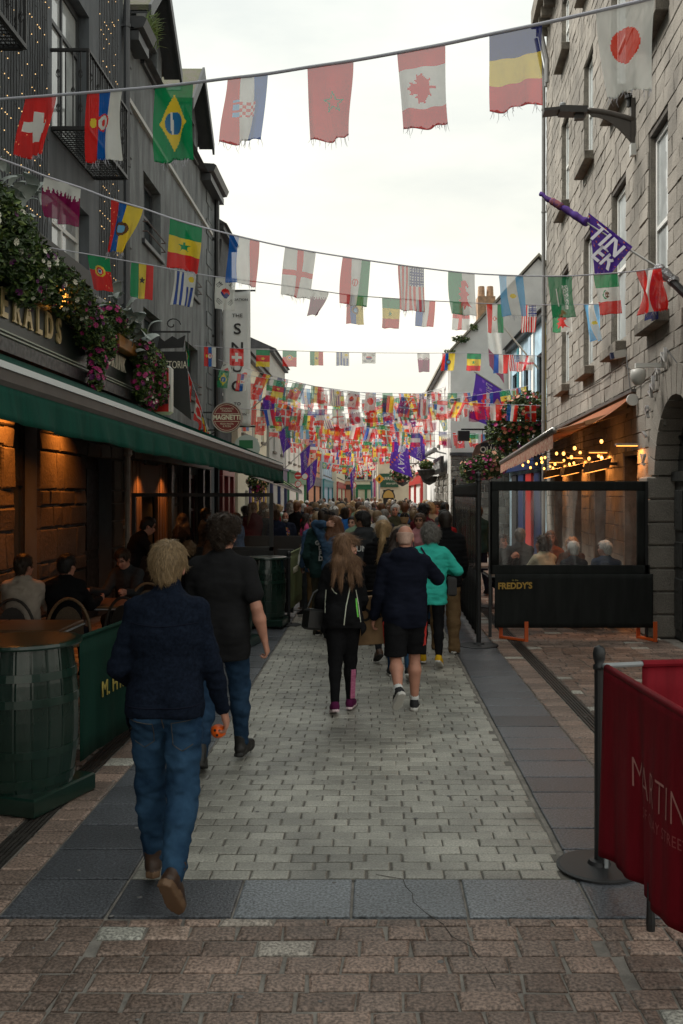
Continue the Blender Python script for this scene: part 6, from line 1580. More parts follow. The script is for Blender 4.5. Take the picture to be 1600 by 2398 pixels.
b = MB(); b.prism([(-0.02, 0, 0.45), (0.10, 0, 0.72), (0.5, 0, 0.92), (0.9, 0, 0.88), (1.0, 0, 0.5), (0.95, 0, 0.2), (0.6, 0, 0.0), (0.2, 0, 0.05), (0.02, 0, 0.2)], (0, 0, 0), (0, 0.06, 0)); b.build('board', mat('sign_brown', (0.16, 0.09, 0.06), 0.5, var=0.4, scale=6), t)
b = MB(); b.prism([(0.22, -0.008, 0.48), (0.24, -0.008, 0.76), (0.6, -0.008, 0.86), (0.93, -0.008, 0.80), (0.95, -0.008, 0.46)], (0, 0, 0), (0, 0.007, 0)); b.build('panel', M_black, t)
b = MB(); b.prism([(0.06, -0.01, 0.18), (0.5, -0.01, 0.36), (0.93, -0.01, 0.30), (0.88, -0.01, 0.16), (0.5, -0.01, 0.04), (0.2, -0.01, 0.07)], (0, 0, 0), (0, 0.009, 0)); b.build('painted_sea', mat('sea_paint', (0.06, 0.24, 0.36), 0.5, var=0.3, scale=8), t)
text_obj('lettering', 'THE', M_cream, 0.17, (0.6, -0.012, 0.76), (1, 0, 0), (0, 0, 1), t); text_obj('lettering', 'QUAYS', M_cream, 0.25, (0.6, -0.012, 0.58), (1, 0, 0), (0, 0, 1), t, xs=0.95, bold=0.004)
b = MB(); b.bar((-0.35, 0.03, 1.2), (1.62, 0.03, 1.2), 0.05); b.bar((0.3, 0.03, 0.8), (0.3, 0.03, 1.2), 0.02); b.bar((0.8, 0.03, 0.86), (0.8, 0.03, 1.2), 0.02); b.box(-0.45, -0.1, -0.1, 0.15, 0.85, 1.15); b.build('bracket', M_iron, t)
t = empty('lantern', (3.62, 27.2, 4.05), 'copper roofed lantern on the bracket over the pub sign', 'lantern')
b = MB(); b.lathe([(0.20, 0), (0.20, 0.25), (0.24, 0.27), (0.15, 0.42), (0.10, 0.46), (0.10, 0.56), (0.03, 0.68), (0.001, 0.7)], (0, 0, 0), 6); b.build('housing', mat('copper', (0.50, 0.25, 0.15), 0.35, metal=0.8), t); b = MB(); b.bar((0.0, 0, 0), (1.02, 0, 0), 0.06); b.build('bracket', M_iron, t)
t = empty('round_sign', (2.0, 35.2, 3.05), 'round black pub sign with red and white lettering on the white front', 'sign')
b = MB(); b.tube([(0, -0.03, 0), (0, 0.03, 0)], 0.24, 28); b.build('disc', M_black, t); text_obj('lettering', 'THE FRONT\nDOOR', M_white, 0.11, (0, -0.034, 0.02), (1, 0, 0), (0, 0, 1), t); b = MB(); b.bar((0.2, 0, 0.1), (0.62, 0, 0.1), 0.03); b.build('bracket', M_iron, t)
# road signs
def road_sign(x, y, items, label, h):
 t = empty('road_sign', (x, y, 0), label, 'road sign', 'road signs on poles')
 b = MB(); b.tube([(0, 0, 0), (0, 0, h)], 0.035, 8); b.build('pole', M_alu, t)
 for (kind, dx, z, r) in items:
  b = MB()
  if kind == 'diamond': b.prism([(dx - r, -0.05, z), (dx, -0.05, z - r), (dx + r, -0.05, z), (dx, -0.05, z + r)], (0, 0, 0), (0, 0.02, 0)); m = mat('sign_amber', (0.70, 0.30, 0.02), 0.5)
  else: b.tube([(dx, -0.05, z), (dx, -0.03, z)], r, 24); m = mat('sign_red', (0.60, 0.03, 0.03), 0.5)
  p = b.build('sign_plate', m, t); b = MB()
  if kind == 'noentry': b.box(dx - r * .7, dx + r * .7, -0.056, -0.051, z - r * .16, z + r * .16); b.build('bar', M_white, p)
  elif kind == 'diamond': b.prism([(dx - .04, -0.056, z - .1), (dx + .04, -0.056, z - .1), (dx + .06, -0.056, z + .02), (dx, -0.056, z + .12), (dx - .06, -0.056, z)], (0, 0, 0), (0, 0.004, 0)); b.build('symbol', M_black, p)
  else:
   b.tube([(dx, -0.054, z), (dx, -0.051, z)], r * .78, 24); b.build('disc', M_white, p)
   if kind == 'slash': b = MB(); b.bar((dx - r * .6, -0.058, z + r * .6), (dx + r * .6, -0.058, z - r * .6), 0.03, 0.006); b.build('slash_bar', mat('sign_red', (0.60, 0.03, 0.03), 0.5), p)
road_sign(-3.55, 45, [('noentry', 0, 2.86, .17), ('ring', 0.32, 2.83, .17), ('slash', 0.0, 2.46, .16)], 'pole with no entry, ring and slashed round signs beyond the black awning', 3.1)
road_sign(0.35, 46, [('diamond', 0, 2.72, .24)], 'amber diamond road sign with a black symbol in front of the green shop board', 3.0)
road_sign(-1.35, 66, [('noentry', 0, 3.3, .22), ('slash', 0.02, 2.6, .22)], 'distant pole with a no entry sign over a slashed one', 3.6)

# ------------------------------------------------------------------ flowers and foliage
M_lf = [mat('leaf_dark', (0.028, 0.052, 0.014), 0.55, var=0.3), mat('leaf_mid', (0.065, 0.115, 0.026), 0.5, var=0.3), mat('leaf_light', (0.15, 0.20, 0.045), 0.5, var=0.3)]
M_fl = {'pink': mat('petal_pink', (0.42, 0.02, 0.16), 0.6), 'purple': mat('petal_purple', (0.10, 0.012, 0.09), 0.6), 'white': mat('petal_white', (0.66, 0.64, 0.52), 0.6), 'red': mat('petal_red', (0.40, 0.05, 0.05), 0.6), 'peach': mat('petal_peach', (0.55, 0.26, 0.16), 0.6)}
M_glf = mat('felted_leaf', (0.36, 0.40, 0.38), 0.8, var=0.2, scale=8)
RL = random.Random(4)
def foliage(blobs, n, size, flowers, fsize=0.03, mixr=(3, 4, 2)):
 """leaf clusters through a set of ellipsoids, with blossoms near the outside"""
 b = MB(); f = MB(); keys = [k_ for k_ in flowers]
 tot = sum(q[3] * q[4] * q[5] for q in blobs)
 for (x, y, z, rx_, ry_, rz2) in blobs:
  for _ in range(int(n * (rx_ * ry_ * rz2 / tot) ** 0.8 / sum((q[3] * q[4] * q[5] / tot) ** 0.8 for q in blobs) * 1.0)):
   d = Vector((RL.gauss(0, 1), RL.gauss(0, 1), RL.gauss(0, 1))).normalized(); r = RL.uniform(0.35, 1.08) ** 0.6
   p = Vector((x + d.x * rx_ * r, y + d.y * ry_ * r, z + d.z * rz2 * r)); s = size * RL.uniform(0.6, 1.4)
   a = Vector((RL.gauss(0, 1), RL.gauss(0, 1), RL.gauss(0, .7))).normalized(); c = a.cross(Vector((RL.gauss(0, 1), RL.gauss(0, 1), RL.gauss(0, 1)))).normalized(); nn = a.cross(c) * s * 0.2
   b.add([p - a * s, p + c * s * .45 + nn, p + a * s, p - c * s * .45 + nn], [(0, 1, 2), (0, 2, 3)], RL.choices((0, 1, 2), mixr)[0])
 for kind, cnt in flowers.items():
  mi = keys.index(kind)
  for _ in range(cnt):
   x, y, z, rx_, ry_, rz2 = RL.choice(blobs); d = Vector((RL.gauss(0.4, 1), RL.gauss(-0.5, 1), RL.gauss(0, 1))).normalized(); p = Vector((x + d.x * rx_ * 1.05, y + d.y * ry_ * 1.05, z + d.z * rz2 * 1.05)); s = fsize * RL.uniform(.7, 1.4)
   t1 = d.cross(Vector((0, 0, 1))).normalized() if abs(d.z) < .95 else Vector((1, 0, 0)); t2 = d.cross(t1)
   vs = [p + d * s * .1]; fs = []
   for j in range(5):
    a0 = 1.2566 * j + RL.uniform(-.2, .2); vs += [p + (t1 * math.cos(a0 - .5) + t2 * math.sin(a0 - .5)) * s + d * s * .35, p + (t1 * math.cos(a0 + .5) + t2 * math.sin(a0 + .5)) * s + d * s * .35]; fs.append((0, 1 + 2 * j, 2 + 2 * j))
   f.add(vs, fs, mi)
 return b, f, [M_fl[k_] for k_ in keys]
def planter(loc, label, blobs, n, size, flowers, fsize=0.03, grey=0, greyspots=(), tub=None, mixr=(3, 4, 2), cat='plant', group=None, stems=True):
 t = empty('flower_basket', loc, label, cat, group)
 b, f, fm = foliage(blobs, n, size, flowers, fsize, mixr)
 o = b.build('foliage', M_lf, t, fixn=False); o['kind'] = 'stuff'
 if f.v: o = f.build('blossom', fm, t, fixn=False); o['kind'] = 'stuff'
 if tub: tub(t)
 if grey:
  b = MB(); n_ = 6
  vs, fs = [], []
  for i in range(n_ + 1):
   u = i / n_; w = 0.075 * math.sin(math.pi * min(1, u * .92 + .06)) ** .7; z = 0.10 * math.sin(u * 2.2) - 0.10 * u * u
   vs += [(u * 0.30, -w, z - 0.02), (u * 0.30, 0, z), (u * 0.30, w, z - 0.02)]
  for i in range(n_): fs += [(i * 3, i * 3 + 3, i * 3 + 4, i * 3 + 1), (i * 3 + 1, i * 3 + 4, i * 3 + 5, i * 3 + 2)]
  b.add(vs, fs); me = b.mesh('leaf', M_glf, True)
  for g in range(grey):
   p = RL.choice(greyspots); s = RL.uniform(.6, 1.25)
   link('leaf', me, t, (p[0] + RL.gauss(0, .10), p[1] + RL.gauss(0, .22), p[2] + RL.gauss(0, .10)), (RL.uniform(-.6, .6), RL.uniform(-.9, .5), RL.uniform(-2.2, 1.4)), (s, s, s))
 return t
M_box = mat('window_box', (0.03, 0.028, 0.025), 0.6)
def WB(px, py, X): 
 Yv = -X * FO / (VX - px); return at(px, py, Yv)
def bl(px, py, X, rx_, ry_, rz2, o): p = WB(px, py, X) - o; return (p.x, p.y, p.z, rx_, ry_, rz2)
o = Vector((-4.05, 10.9, 4.9))
planter(o, 'mass of trailing foliage with white blossoms and grey leaves over the signboard', [bl(-10, 540, -3.95, .28, .5, .5, o), bl(25, 560, -3.95, .26, .5, .42, o), bl(70, 625, -3.93, .26, .45, .38, o), bl(110, 650, -3.93, .25, .4, .33, o), bl(150, 680, -3.92, .24, .4, .32, o), bl(185, 715, -3.92, .22, .4, .3, o), bl(60, 660, -3.9, .18, .4, .30, o)], 8200, 0.042, {'white': 90, 'purple': 40, 'pink': 12}, .032, 26, [WB(15, 440, -3.95) - o, WB(55, 470, -3.95) - o, WB(30, 500, -3.92) - o], mixr=(5, 4, 1),
  tub=lambda t: MB().cbox(-0.12, 0.12, -1.2, 2.2, -0.02, 0.2, 0.01).build('window_box', M_box, t))
o = Vector((-4.05, 13.2, 4.45))
planter(o, 'trailing basket of magenta petunias hanging between the two gold words', [bl(215, 770, -3.92, .24, .4, .33, o), bl(240, 800, -3.90, .2, .32, .30, o), bl(228, 850, -3.88, .13, .2, .26, o), bl(225, 890, -3.87, .09, .15, .20, o), bl(260, 745, -3.92, .2, .4, .2, o)], 4600, 0.04, {'pink': 95, 'purple': 30}, .034, mixr=(4, 4, 2), tub=lambda t: MB().cbox(-0.12, 0.12, -0.7, 0.7, 0.0, 0.2, 0.01).build('window_box', M_box, t))
o = Vector((-4.05, 15.2, 4.45))
planter(o, 'felted grey leaved plant leaning out above the last word of the signboard', [bl(290, 760, -3.95, .16, .35, .2, o), bl(330, 800, -3.93, .2, .4, .22, o)], 1300, 0.04, {'white': 40}, .02, 34, [WB(255, 705, -3.92) - o, WB(275, 740, -3.9) - o, WB(300, 775, -3.9) - o, WB(325, 800, -3.9) - o], tub=lambda t: MB().cbox(-0.1, 0.12, -0.6, 0.5, -0.16, 0.04, 0.01).build('window_box', mat('amber_lit_box', (0.40, 0.18, 0.04), 0.5), t))  # amber lamplight painted into the colour of this box
o = Vector((-4.05, 16.6, 4.0))
planter(o, 'trailing basket of pink petunias at the far end of the signboard', [bl(335, 830, -3.9, .2, .4, .32, o), bl(360, 860, -3.88, .22, .4, .34, o), bl(370, 910, -3.85, .18, .32, .3, o), bl(335, 900, -3.85, .16, .3, .34, o), bl(350, 945, -3.85, .13, .24, .2, o)], 5200, 0.042, {'pink': 120, 'purple': 20, 'white': 12}, .034, mixr=(3, 4, 3), tub=lambda t: MB().cbox(-0.1, 0.1, -0.5, 0.5, 0.1, 0.3, 0.01).build('window_box', M_box, t))
t = empty('lantern', WB(150, 700, -4.0), 'amber lit iron lantern half buried in the trailing foliage', 'lantern')
b = MB(); b.cbox(-0.07, 0.07, -0.10, 0.10, -0.14, 0.16, 0.01); b.build('glass_panel', mat('lantern_glow', (0.8, 0.4, 0.1), 0.4, emit=(1.0, 0.40, 0.06), es=1.6), t)
b = MB()
for sx in (-1, 1):
 for yy in (-0.11, -0.04, 0.04, 0.11): b.bar((sx * 0.075, yy, -0.16), (sx * 0.075, yy, 0.18), 0.014)
b.box(-0.09, 0.09, -0.13, 0.13, 0.165, 0.19); b.box(-0.09, 0.09, -0.13, 0.13, -0.19, -0.165); b.build('cage', M_iron, t)
bs_tub = lambda t: MB().lathe([(0.03, -0.32), (0.25, -0.2), (0.33, 0.0), (0.31, 0.02), (0.02, -0.02)], (0, 0, -0.1), 16).build('hanging_pot', M_box, t)
o = Vector((3.95, 25.6, 4.0))
planter(o, 'huge hanging basket of small red and peach blossoms in front of the mural pub', [(0.05, 0, 0.05, .62, .55, .55), (-.42, 0, -.25, .45, .5, .5), (0.3, 0, .38, .42, .45, .42), (-.1, 0, -.62, .5, .5, .4), (0.38, 0, -.5, .4, .4, .5)], 5200, 0.062, {'red': 90, 'peach': 60, 'pink': 30, 'purple': 20}, .045, mixr=(6, 3, 1), tub=bs_tub, group='hanging baskets')
o = Vector((2.95, 27.0, 2.75))
planter(o, 'hanging basket of pink and peach blossoms under the painted pub sign', [(0.2, 0, 0, .5, .4, .35), (-.15, 0, -.1, .3, .3, .35), (0.55, 0, 0.1, .4, .4, .4)], 2600, 0.055, {'pink': 60, 'peach': 60}, .045, tub=bs_tub, group='hanging baskets')
o = Vector((1.35, 42.0, 2.75))
planter(o, 'round hanging basket of pale blossoms over the red shopfront', [(0, 0, .15, .55, .5, .4)], 1100, 0.07, {'white': 50, 'peach': 30, 'red': 12}, .06, tub=bs_tub, group='hanging baskets', mixr=(2, 4, 3))
b = MB(); b.bar((1.35, 42, 3.35), (2.5, 42, 3.35), 0.04); b.bar((1.35, 42, 3.35), (1.35, 42, 2.9), 0.015); tag(b.build('basket_bracket', M_iron), 'iron bracket carrying the pale hanging basket', 'bracket')
for i, (x, y, z, lab) in enumerate(((1.95, 34.0, 2.95, 'small green planter on the white front near the gable'), (2.2, 36.3, 2.75, 'small green planter under the round black pub sign'))):
 planter(Vector((x, y, z)), lab, [(0, 0, .1, .25, .25, .16)], 260, 0.06, {'peach': 6}, .05, tub=bs_tub, group='small planters', mixr=(1, 3, 4))
o = Vector((-3.35, 27.5, 2.35))
planter(o, 'hanging basket by the yellow and purple boards under the black awning', [(0, 0, .0, .32, .3, .28), (0, 0, -.3, .16, .16, .25)], 900, 0.05, {'peach': 16, 'pink': 16}, .045, tub=None, group='hanging baskets')
o = Vector((3.6, 31.95, 7.6))
planter(o, 'weeds growing along the mossy roof edge of the gabled house', [(-0.6, 0, -.35, .3, .15, .12), (-0.2, 0, .05, .2, .15, .1), (-.95, 0, -.8, .2, .12, .08)], 260, 0.07, {}, mixr=(1, 3, 3))
# ------------------------------------------------------------------ people: smooth bodies grown from tapered limbs
_L = np.random.RandomState(5).rand(32, 32, 32).astype(np.float32)


def vnoise(x, y, z):
 xi, yi, zi = np.floor(x).astype(np.int32), np.floor(y).astype(np.int32), np.floor(z).astype(np.int32)
 fx, fy, fz = x - xi, y - yi, z - zi
 fx, fy, fz = fx * fx * (3 - 2 * fx), fy * fy * (3 - 2 * fy), fz * fz * (3 - 2 * fz)
 x0, y0, z0 = xi & 31, yi & 31, zi & 31; x1, y1, z1 = (xi + 1) & 31, (yi + 1) & 31, (zi + 1) & 31
 a = _L[x0, y0, z0] * (1 - fx) + _L[x1, y0, z0] * fx; b = _L[x0, y1, z0] * (1 - fx) + _L[x1, y1, z0] * fx
 c = _L[x0, y0, z1] * (1 - fx) + _L[x1, y0, z1] * fx; d = _L[x0, y1, z1] * (1 - fx) + _L[x1, y1, z1] * fx
 return (a * (1 - fy) + b * fy) * (1 - fz) + (c * (1 - fy) + d * fy) * fz - 0.5


class Field:
 """distance field filled with tapered limbs, then skinned"""
 def __init__(s, lo, hi, res):
  s.lo = np.array(lo, float); s.res = res
  n = np.ceil((np.array(hi, float) - s.lo) / res).astype(int) + 1
  s.n = n; s.d = np.full(n, 0.08, np.float32)
  s.ax = [(s.lo[i] + np.arange(n[i]) * res).astype(np.float32) for i in range(3)]

 def sub(s, lo, hi):
  a = np.clip(np.floor((np.array(lo) - s.lo) / s.res).astype(int), 0, s.n - 1)
  b = np.clip(np.ceil((np.array(hi) - s.lo) / s.res).astype(int) + 1, 1, s.n)
  sl = tuple(slice(int(a[i]), int(max(b[i], a[i] + 1))) for i in range(3))
  g = np.meshgrid(s.ax[0][sl[0]], s.ax[1][sl[1]], s.ax[2][sl[2]], indexing='ij')
  return sl, g

 def put(s, sl, d, k):
  o = s.d[sl]
  if k <= 0: s.d[sl] = np.minimum(o, d); return
  h = np.clip(0.5 + 0.5 * (o - d) / k, 0, 1); s.d[sl] = o * (1 - h) + d * h - k * h * (1 - h)

 def cap(s, a, b, ra, rb=None, k=0.02, sy=1.0, sx=1.0):
  """tapered limb; sy/sx flatten or widen it front to back / sideways"""
  rb = ra if rb is None else rb
  a, b = np.array(a, float), np.array(b, float); m = max(ra, rb) * max(1, sy, sx) + k + 0.03
  sl, (X, Y, Z) = s.sub(np.minimum(a, b) - m, np.maximum(a, b) + m)
  sc = np.array([1 / sx, 1 / sy, 1.0]); A, B = a * sc, b * sc; D = B - A; L2 = max(D.dot(D), 1e-9)
  px, py, pz = X * sc[0] - A[0], Y * sc[1] - A[1], Z - A[2]
  t = np.clip((px * D[0] + py * D[1] + pz * D[2]) / L2, 0, 1)
  d = np.sqrt((px - D[0] * t) ** 2 + (py - D[1] * t) ** 2 + (pz - D[2] * t) ** 2) - (ra + (rb - ra) * t)
  s.put(sl, (d * min(1.0, sx, sy)).astype(np.float32), k)

 def ell(s, c, r, k=0.02, M=None):
  c = np.array(c, float); r = np.array(r, float); m = max(r) + k + 0.03
  sl, (X, Y, Z) = s.sub(c - m, c + m)
  x, y, z = X - c[0], Y - c[1], Z - c[2]
  if M is not None:
   x, y, z = M[0][0] * x + M[0][1] * y + M[0][2] * z, M[1][0] * x + M[1][1] * y + M[1][2] * z, M[2][0] * x + M[2][1] * y + M[2][2] * z
  q = np.sqrt((x / r[0]) ** 2 + (y / r[1]) ** 2 + (z / r[2]) ** 2)
  s.put(sl, ((q - 1) * min(r)).astype(np.float32), k)

 def cut_below(s, z): s.d = np.maximum(s.d, (z - s.ax[2])[None, None, :])
 def cut_above(s, z): s.d = np.maximum(s.d, (s.ax[2] - z)[None, None, :])

 def noise(s, amp, f, off=0.0, band=0.05):
  idx = np.nonzero(np.abs(s.d) < band)
  x, y, z = s.ax[0][idx[0]], s.ax[1][idx[1]], s.ax[2][idx[2]]
  v = vnoise(x * f[0] + 40 + off, y * f[1] + 40, z * f[2] + 40) + 0.5 * vnoise(x * f[0] * 2.1 + 11 + off, y * f[1] * 2.1 + 70, z * f[2] * 2.1 + 20)
  s.d[idx] += amp * v.astype(np.float32)

 def skin(s):
  d = s.d; ins = d < 0
  c = [ins[i:d.shape[0] - 1 + i, j:d.shape[1] - 1 + j, k:d.shape[2] - 1 + k] for i in (0, 1) for j in (0, 1) for k in (0, 1)]
  tot = np.zeros(c[0].shape, np.int8)
  for q in c: tot += q
  act = (tot > 0) & (tot < 8)
  I, J, K = np.nonzero(act); nv = len(I)
  vid = np.full(act.shape, -1, np.int32); vid[I, J, K] = np.arange(nv)
  acc = np.zeros((nv, 3)); cnt = np.zeros(nv)
  cor = [(0, 0, 0), (1, 0, 0), (0, 1, 0), (1, 1, 0), (0, 0, 1), (1, 0, 1), (0, 1, 1), (1, 1, 1)]
  for a in range(8):
   for b in range(a + 1, 8):
    if sum(abs(cor[a][t] - cor[b][t]) for t in range(3)) != 1: continue
    da = d[I + cor[a][0], J + cor[a][1], K + cor[a][2]]; db = d[I + cor[b][0], J + cor[b][1], K + cor[b][2]]
    m = (da < 0) != (db < 0); t = np.where(m, da / np.where(m, da - db, 1), 0)
    for q in range(3): acc[:, q] += np.where(m, cor[a][q] + (cor[b][q] - cor[a][q]) * t, 0)
    cnt += m
  V = (np.stack([I, J, K], 1) + acc / np.maximum(cnt, 1)[:, None]) * s.res + s.lo
  Q = []
  for ax in range(3):
   sh = [slice(None)] * 3; sh2 = [slice(None)] * 3
   sh[ax] = slice(0, -1); sh2[ax] = slice(1, None)
   e = ins[tuple(sh)] != ins[tuple(sh2)]
   P = np.array(np.nonzero(e)).T
   o = [t for t in range(3) if t != ax]
   P = P[(P[:, o[0]] > 0) & (P[:, o[1]] > 0) & (P[:, o[0]] < vid.shape[o[0]]) & (P[:, o[1]] < vid.shape[o[1]]) & (P[:, ax] < vid.shape[ax])]
   if not len(P): continue
   def g(da, db):
    R = P.copy(); R[:, o[0]] -= da; R[:, o[1]] -= db; return vid[R[:, 0], R[:, 1], R[:, 2]]
   q = np.stack([g(1, 1), g(0, 1), g(0, 0), g(1, 0)], 1)
   fl = ins[P[:, 0], P[:, 1], P[:, 2]]
   if ax == 1: fl = ~fl
   q[~fl] = q[~fl][:, ::-1]
   Q.append(q)
  Q = np.concatenate(Q) if Q else np.zeros((0, 4), int)
  Q = Q[(Q >= 0).all(1)]
  return V, Q

 def mesh(s, name, mats, smooth=1, region=None):
  V, Q = s.skin()
  for _ in range(smooth):      # one pass of even relaxation
   S_ = np.zeros_like(V); n_ = np.zeros(len(V))
   for a in range(4):
    b = (a + 1) % 4
    np.add.at(S_, Q[:, a], V[Q[:, b]]); np.add.at(S_, Q[:, b], V[Q[:, a]]); np.add.at(n_, Q[:, a], 1); np.add.at(n_, Q[:, b], 1)
   V = V * 0.5 + 0.5 * S_ / np.maximum(n_, 1)[:, None]
  me = bpy.data.meshes.new(name)
  me.vertices.add(len(V)); me.vertices.foreach_set('co', V.astype(np.float32).ravel())
  me.loops.add(len(Q) * 4); me.loops.foreach_set('vertex_index', Q.astype(np.int32).ravel())
  me.polygons.add(len(Q)); me.polygons.foreach_set('loop_start', np.arange(0, len(Q) * 4, 4, dtype=np.int32))
  me.polygons.foreach_set('use_smooth', np.ones(len(Q), bool))
  for m in mats: me.materials.append(m)
  if region is not None and len(Q):
   C = V[Q].mean(1); me.polygons.foreach_set('material_index', region(C).astype(np.int32))
  me.update(calc_edges=True); me.validate()
  return me, V, Q


def rx(a): c, s = math.cos(a), math.sin(a); return np.array([[1, 0, 0], [0, c, -s], [0, s, c]])
def ry(a): c, s = math.cos(a), math.sin(a); return np.array([[c, 0, s], [0, 1, 0], [-s, 0, c]])
def rz_(a): c, s = math.cos(a), math.sin(a); return np.array([[c, -s, 0], [s, c, 0], [0, 0, 1]])
D2R = math.pi / 180


def skeleton(H=1.75, sh=0.19, hipw=0.09, lean=0, legL=(10, 10), legR=(-10, 10), armL=(0, 8, 10), armR=(0, 8, 10), yaw=0, nod=0, tilt=0, seat=None, wob=0):
 """joints of a figure that faces +y. legs: (thigh swing forward, knee bend, toe lift); arms: (swing forward, out, elbow bend)"""
 k = H / 1.75; J = {}
 leg1, leg2 = 0.43 * k, 0.42 * k
 J['k'] = k
 def leg(side, th, kn, ft=0):
  a = th * D2R; h = np.array([side * hipw * k, 0, 0]); kn_ = h + leg1 * np.array([side * 0.015, math.sin(a), -math.cos(a)])
  b = (th - kn) * D2R; an = kn_ + leg2 * np.array([0, math.sin(b), -math.cos(b)])
  f = (ft) * D2R; fd = np.array([side * 0.16, math.cos(f), math.sin(f)])
  return h, kn_, an, fd / np.linalg.norm(fd)
 for s_, nm, l in ((-1, 'L', legL), (1, 'R', legR)):
  J['hip' + nm], J['knee' + nm], J['ank' + nm], J['foot' + nm] = leg(s_, *l)
 lo = min(min(J['ank' + n][2] - 0.085 * k, J['ank' + n][2] - 0.085 * k * (1 if J['foot' + n][2] >= -0.05 else 1) + min(0, J['foot' + n][2]) * 0.17 * k) for n in 'LR')
 pel = -lo if seat is None else seat
 for key in list(J):
  if key != 'k' and not key.startswith('foot'): J[key] = J[key] + np.array([0, 0, pel])
 J['pel'] = np.array([0, 0, pel])
 R = rx(-lean * D2R)
 up = lambda x, y, z: J['pel'] + R @ np.array([x, y, z]) * k
 J['waist'] = up(0, 0, 0.14); J['chest'] = up(0, 0, 0.38); J['neck'] = up(0, -0.005, 0.565); J['head'] = up(0, 0.025, 0.70) if nod == 0 else None
 Rh = R @ rz_(-yaw * D2R) @ rx(-nod * D2R) @ ry(tilt * D2R)
 J['Rh'] = Rh; J['head'] = J['neck'] + R @ np.array([0, 0.0, 0.03]) * k + Rh @ np.array([0, 0.025, 0.115]) * k
 for s_, nm, ar in ((-1, 'L', armL), (1, 'R', armR)):
  S0 = up(s_ * sh, -0.005, 0.478); sw, ou, el = ar[0] * D2R, ar[1] * D2R, ar[2] * D2R
  inn = (ar[3] if len(ar) > 3 else 0) * D2R
  ud = np.array([s_ * math.sin(ou), math.sin(sw) * math.cos(ou), -math.cos(sw) * math.cos(ou)])
  fd = np.array([s_ * math.sin(ou - inn), math.sin(sw + el) * math.cos(ou - inn), -math.cos(sw + el) * math.cos(ou - inn)])
  J['sho' + nm] = S0; J['elb' + nm] = S0 + 0.30 * k * ud; J['wri' + nm] = J['elb' + nm] + 0.255 * k * fd; J['hand' + nm] = fd
 J['R'] = R
 return J


def skinm(name, c): return mat('skin_' + name, c, 0.5, var=0.10, scale=14, bump=0.08, bscale=120, spec=0.35)
SK = [skinm('pale', (0.50, 0.27, 0.19)), skinm('rosy', (0.46, 0.22, 0.15)), skinm('tan', (0.33, 0.165, 0.10)), skinm('brown', (0.15, 0.075, 0.045))]
M_eye, M_lip = mat('eye_dark', (0.02, 0.015, 0.012), 0.25), mat('lip', (0.30, 0.10, 0.085), 0.5)


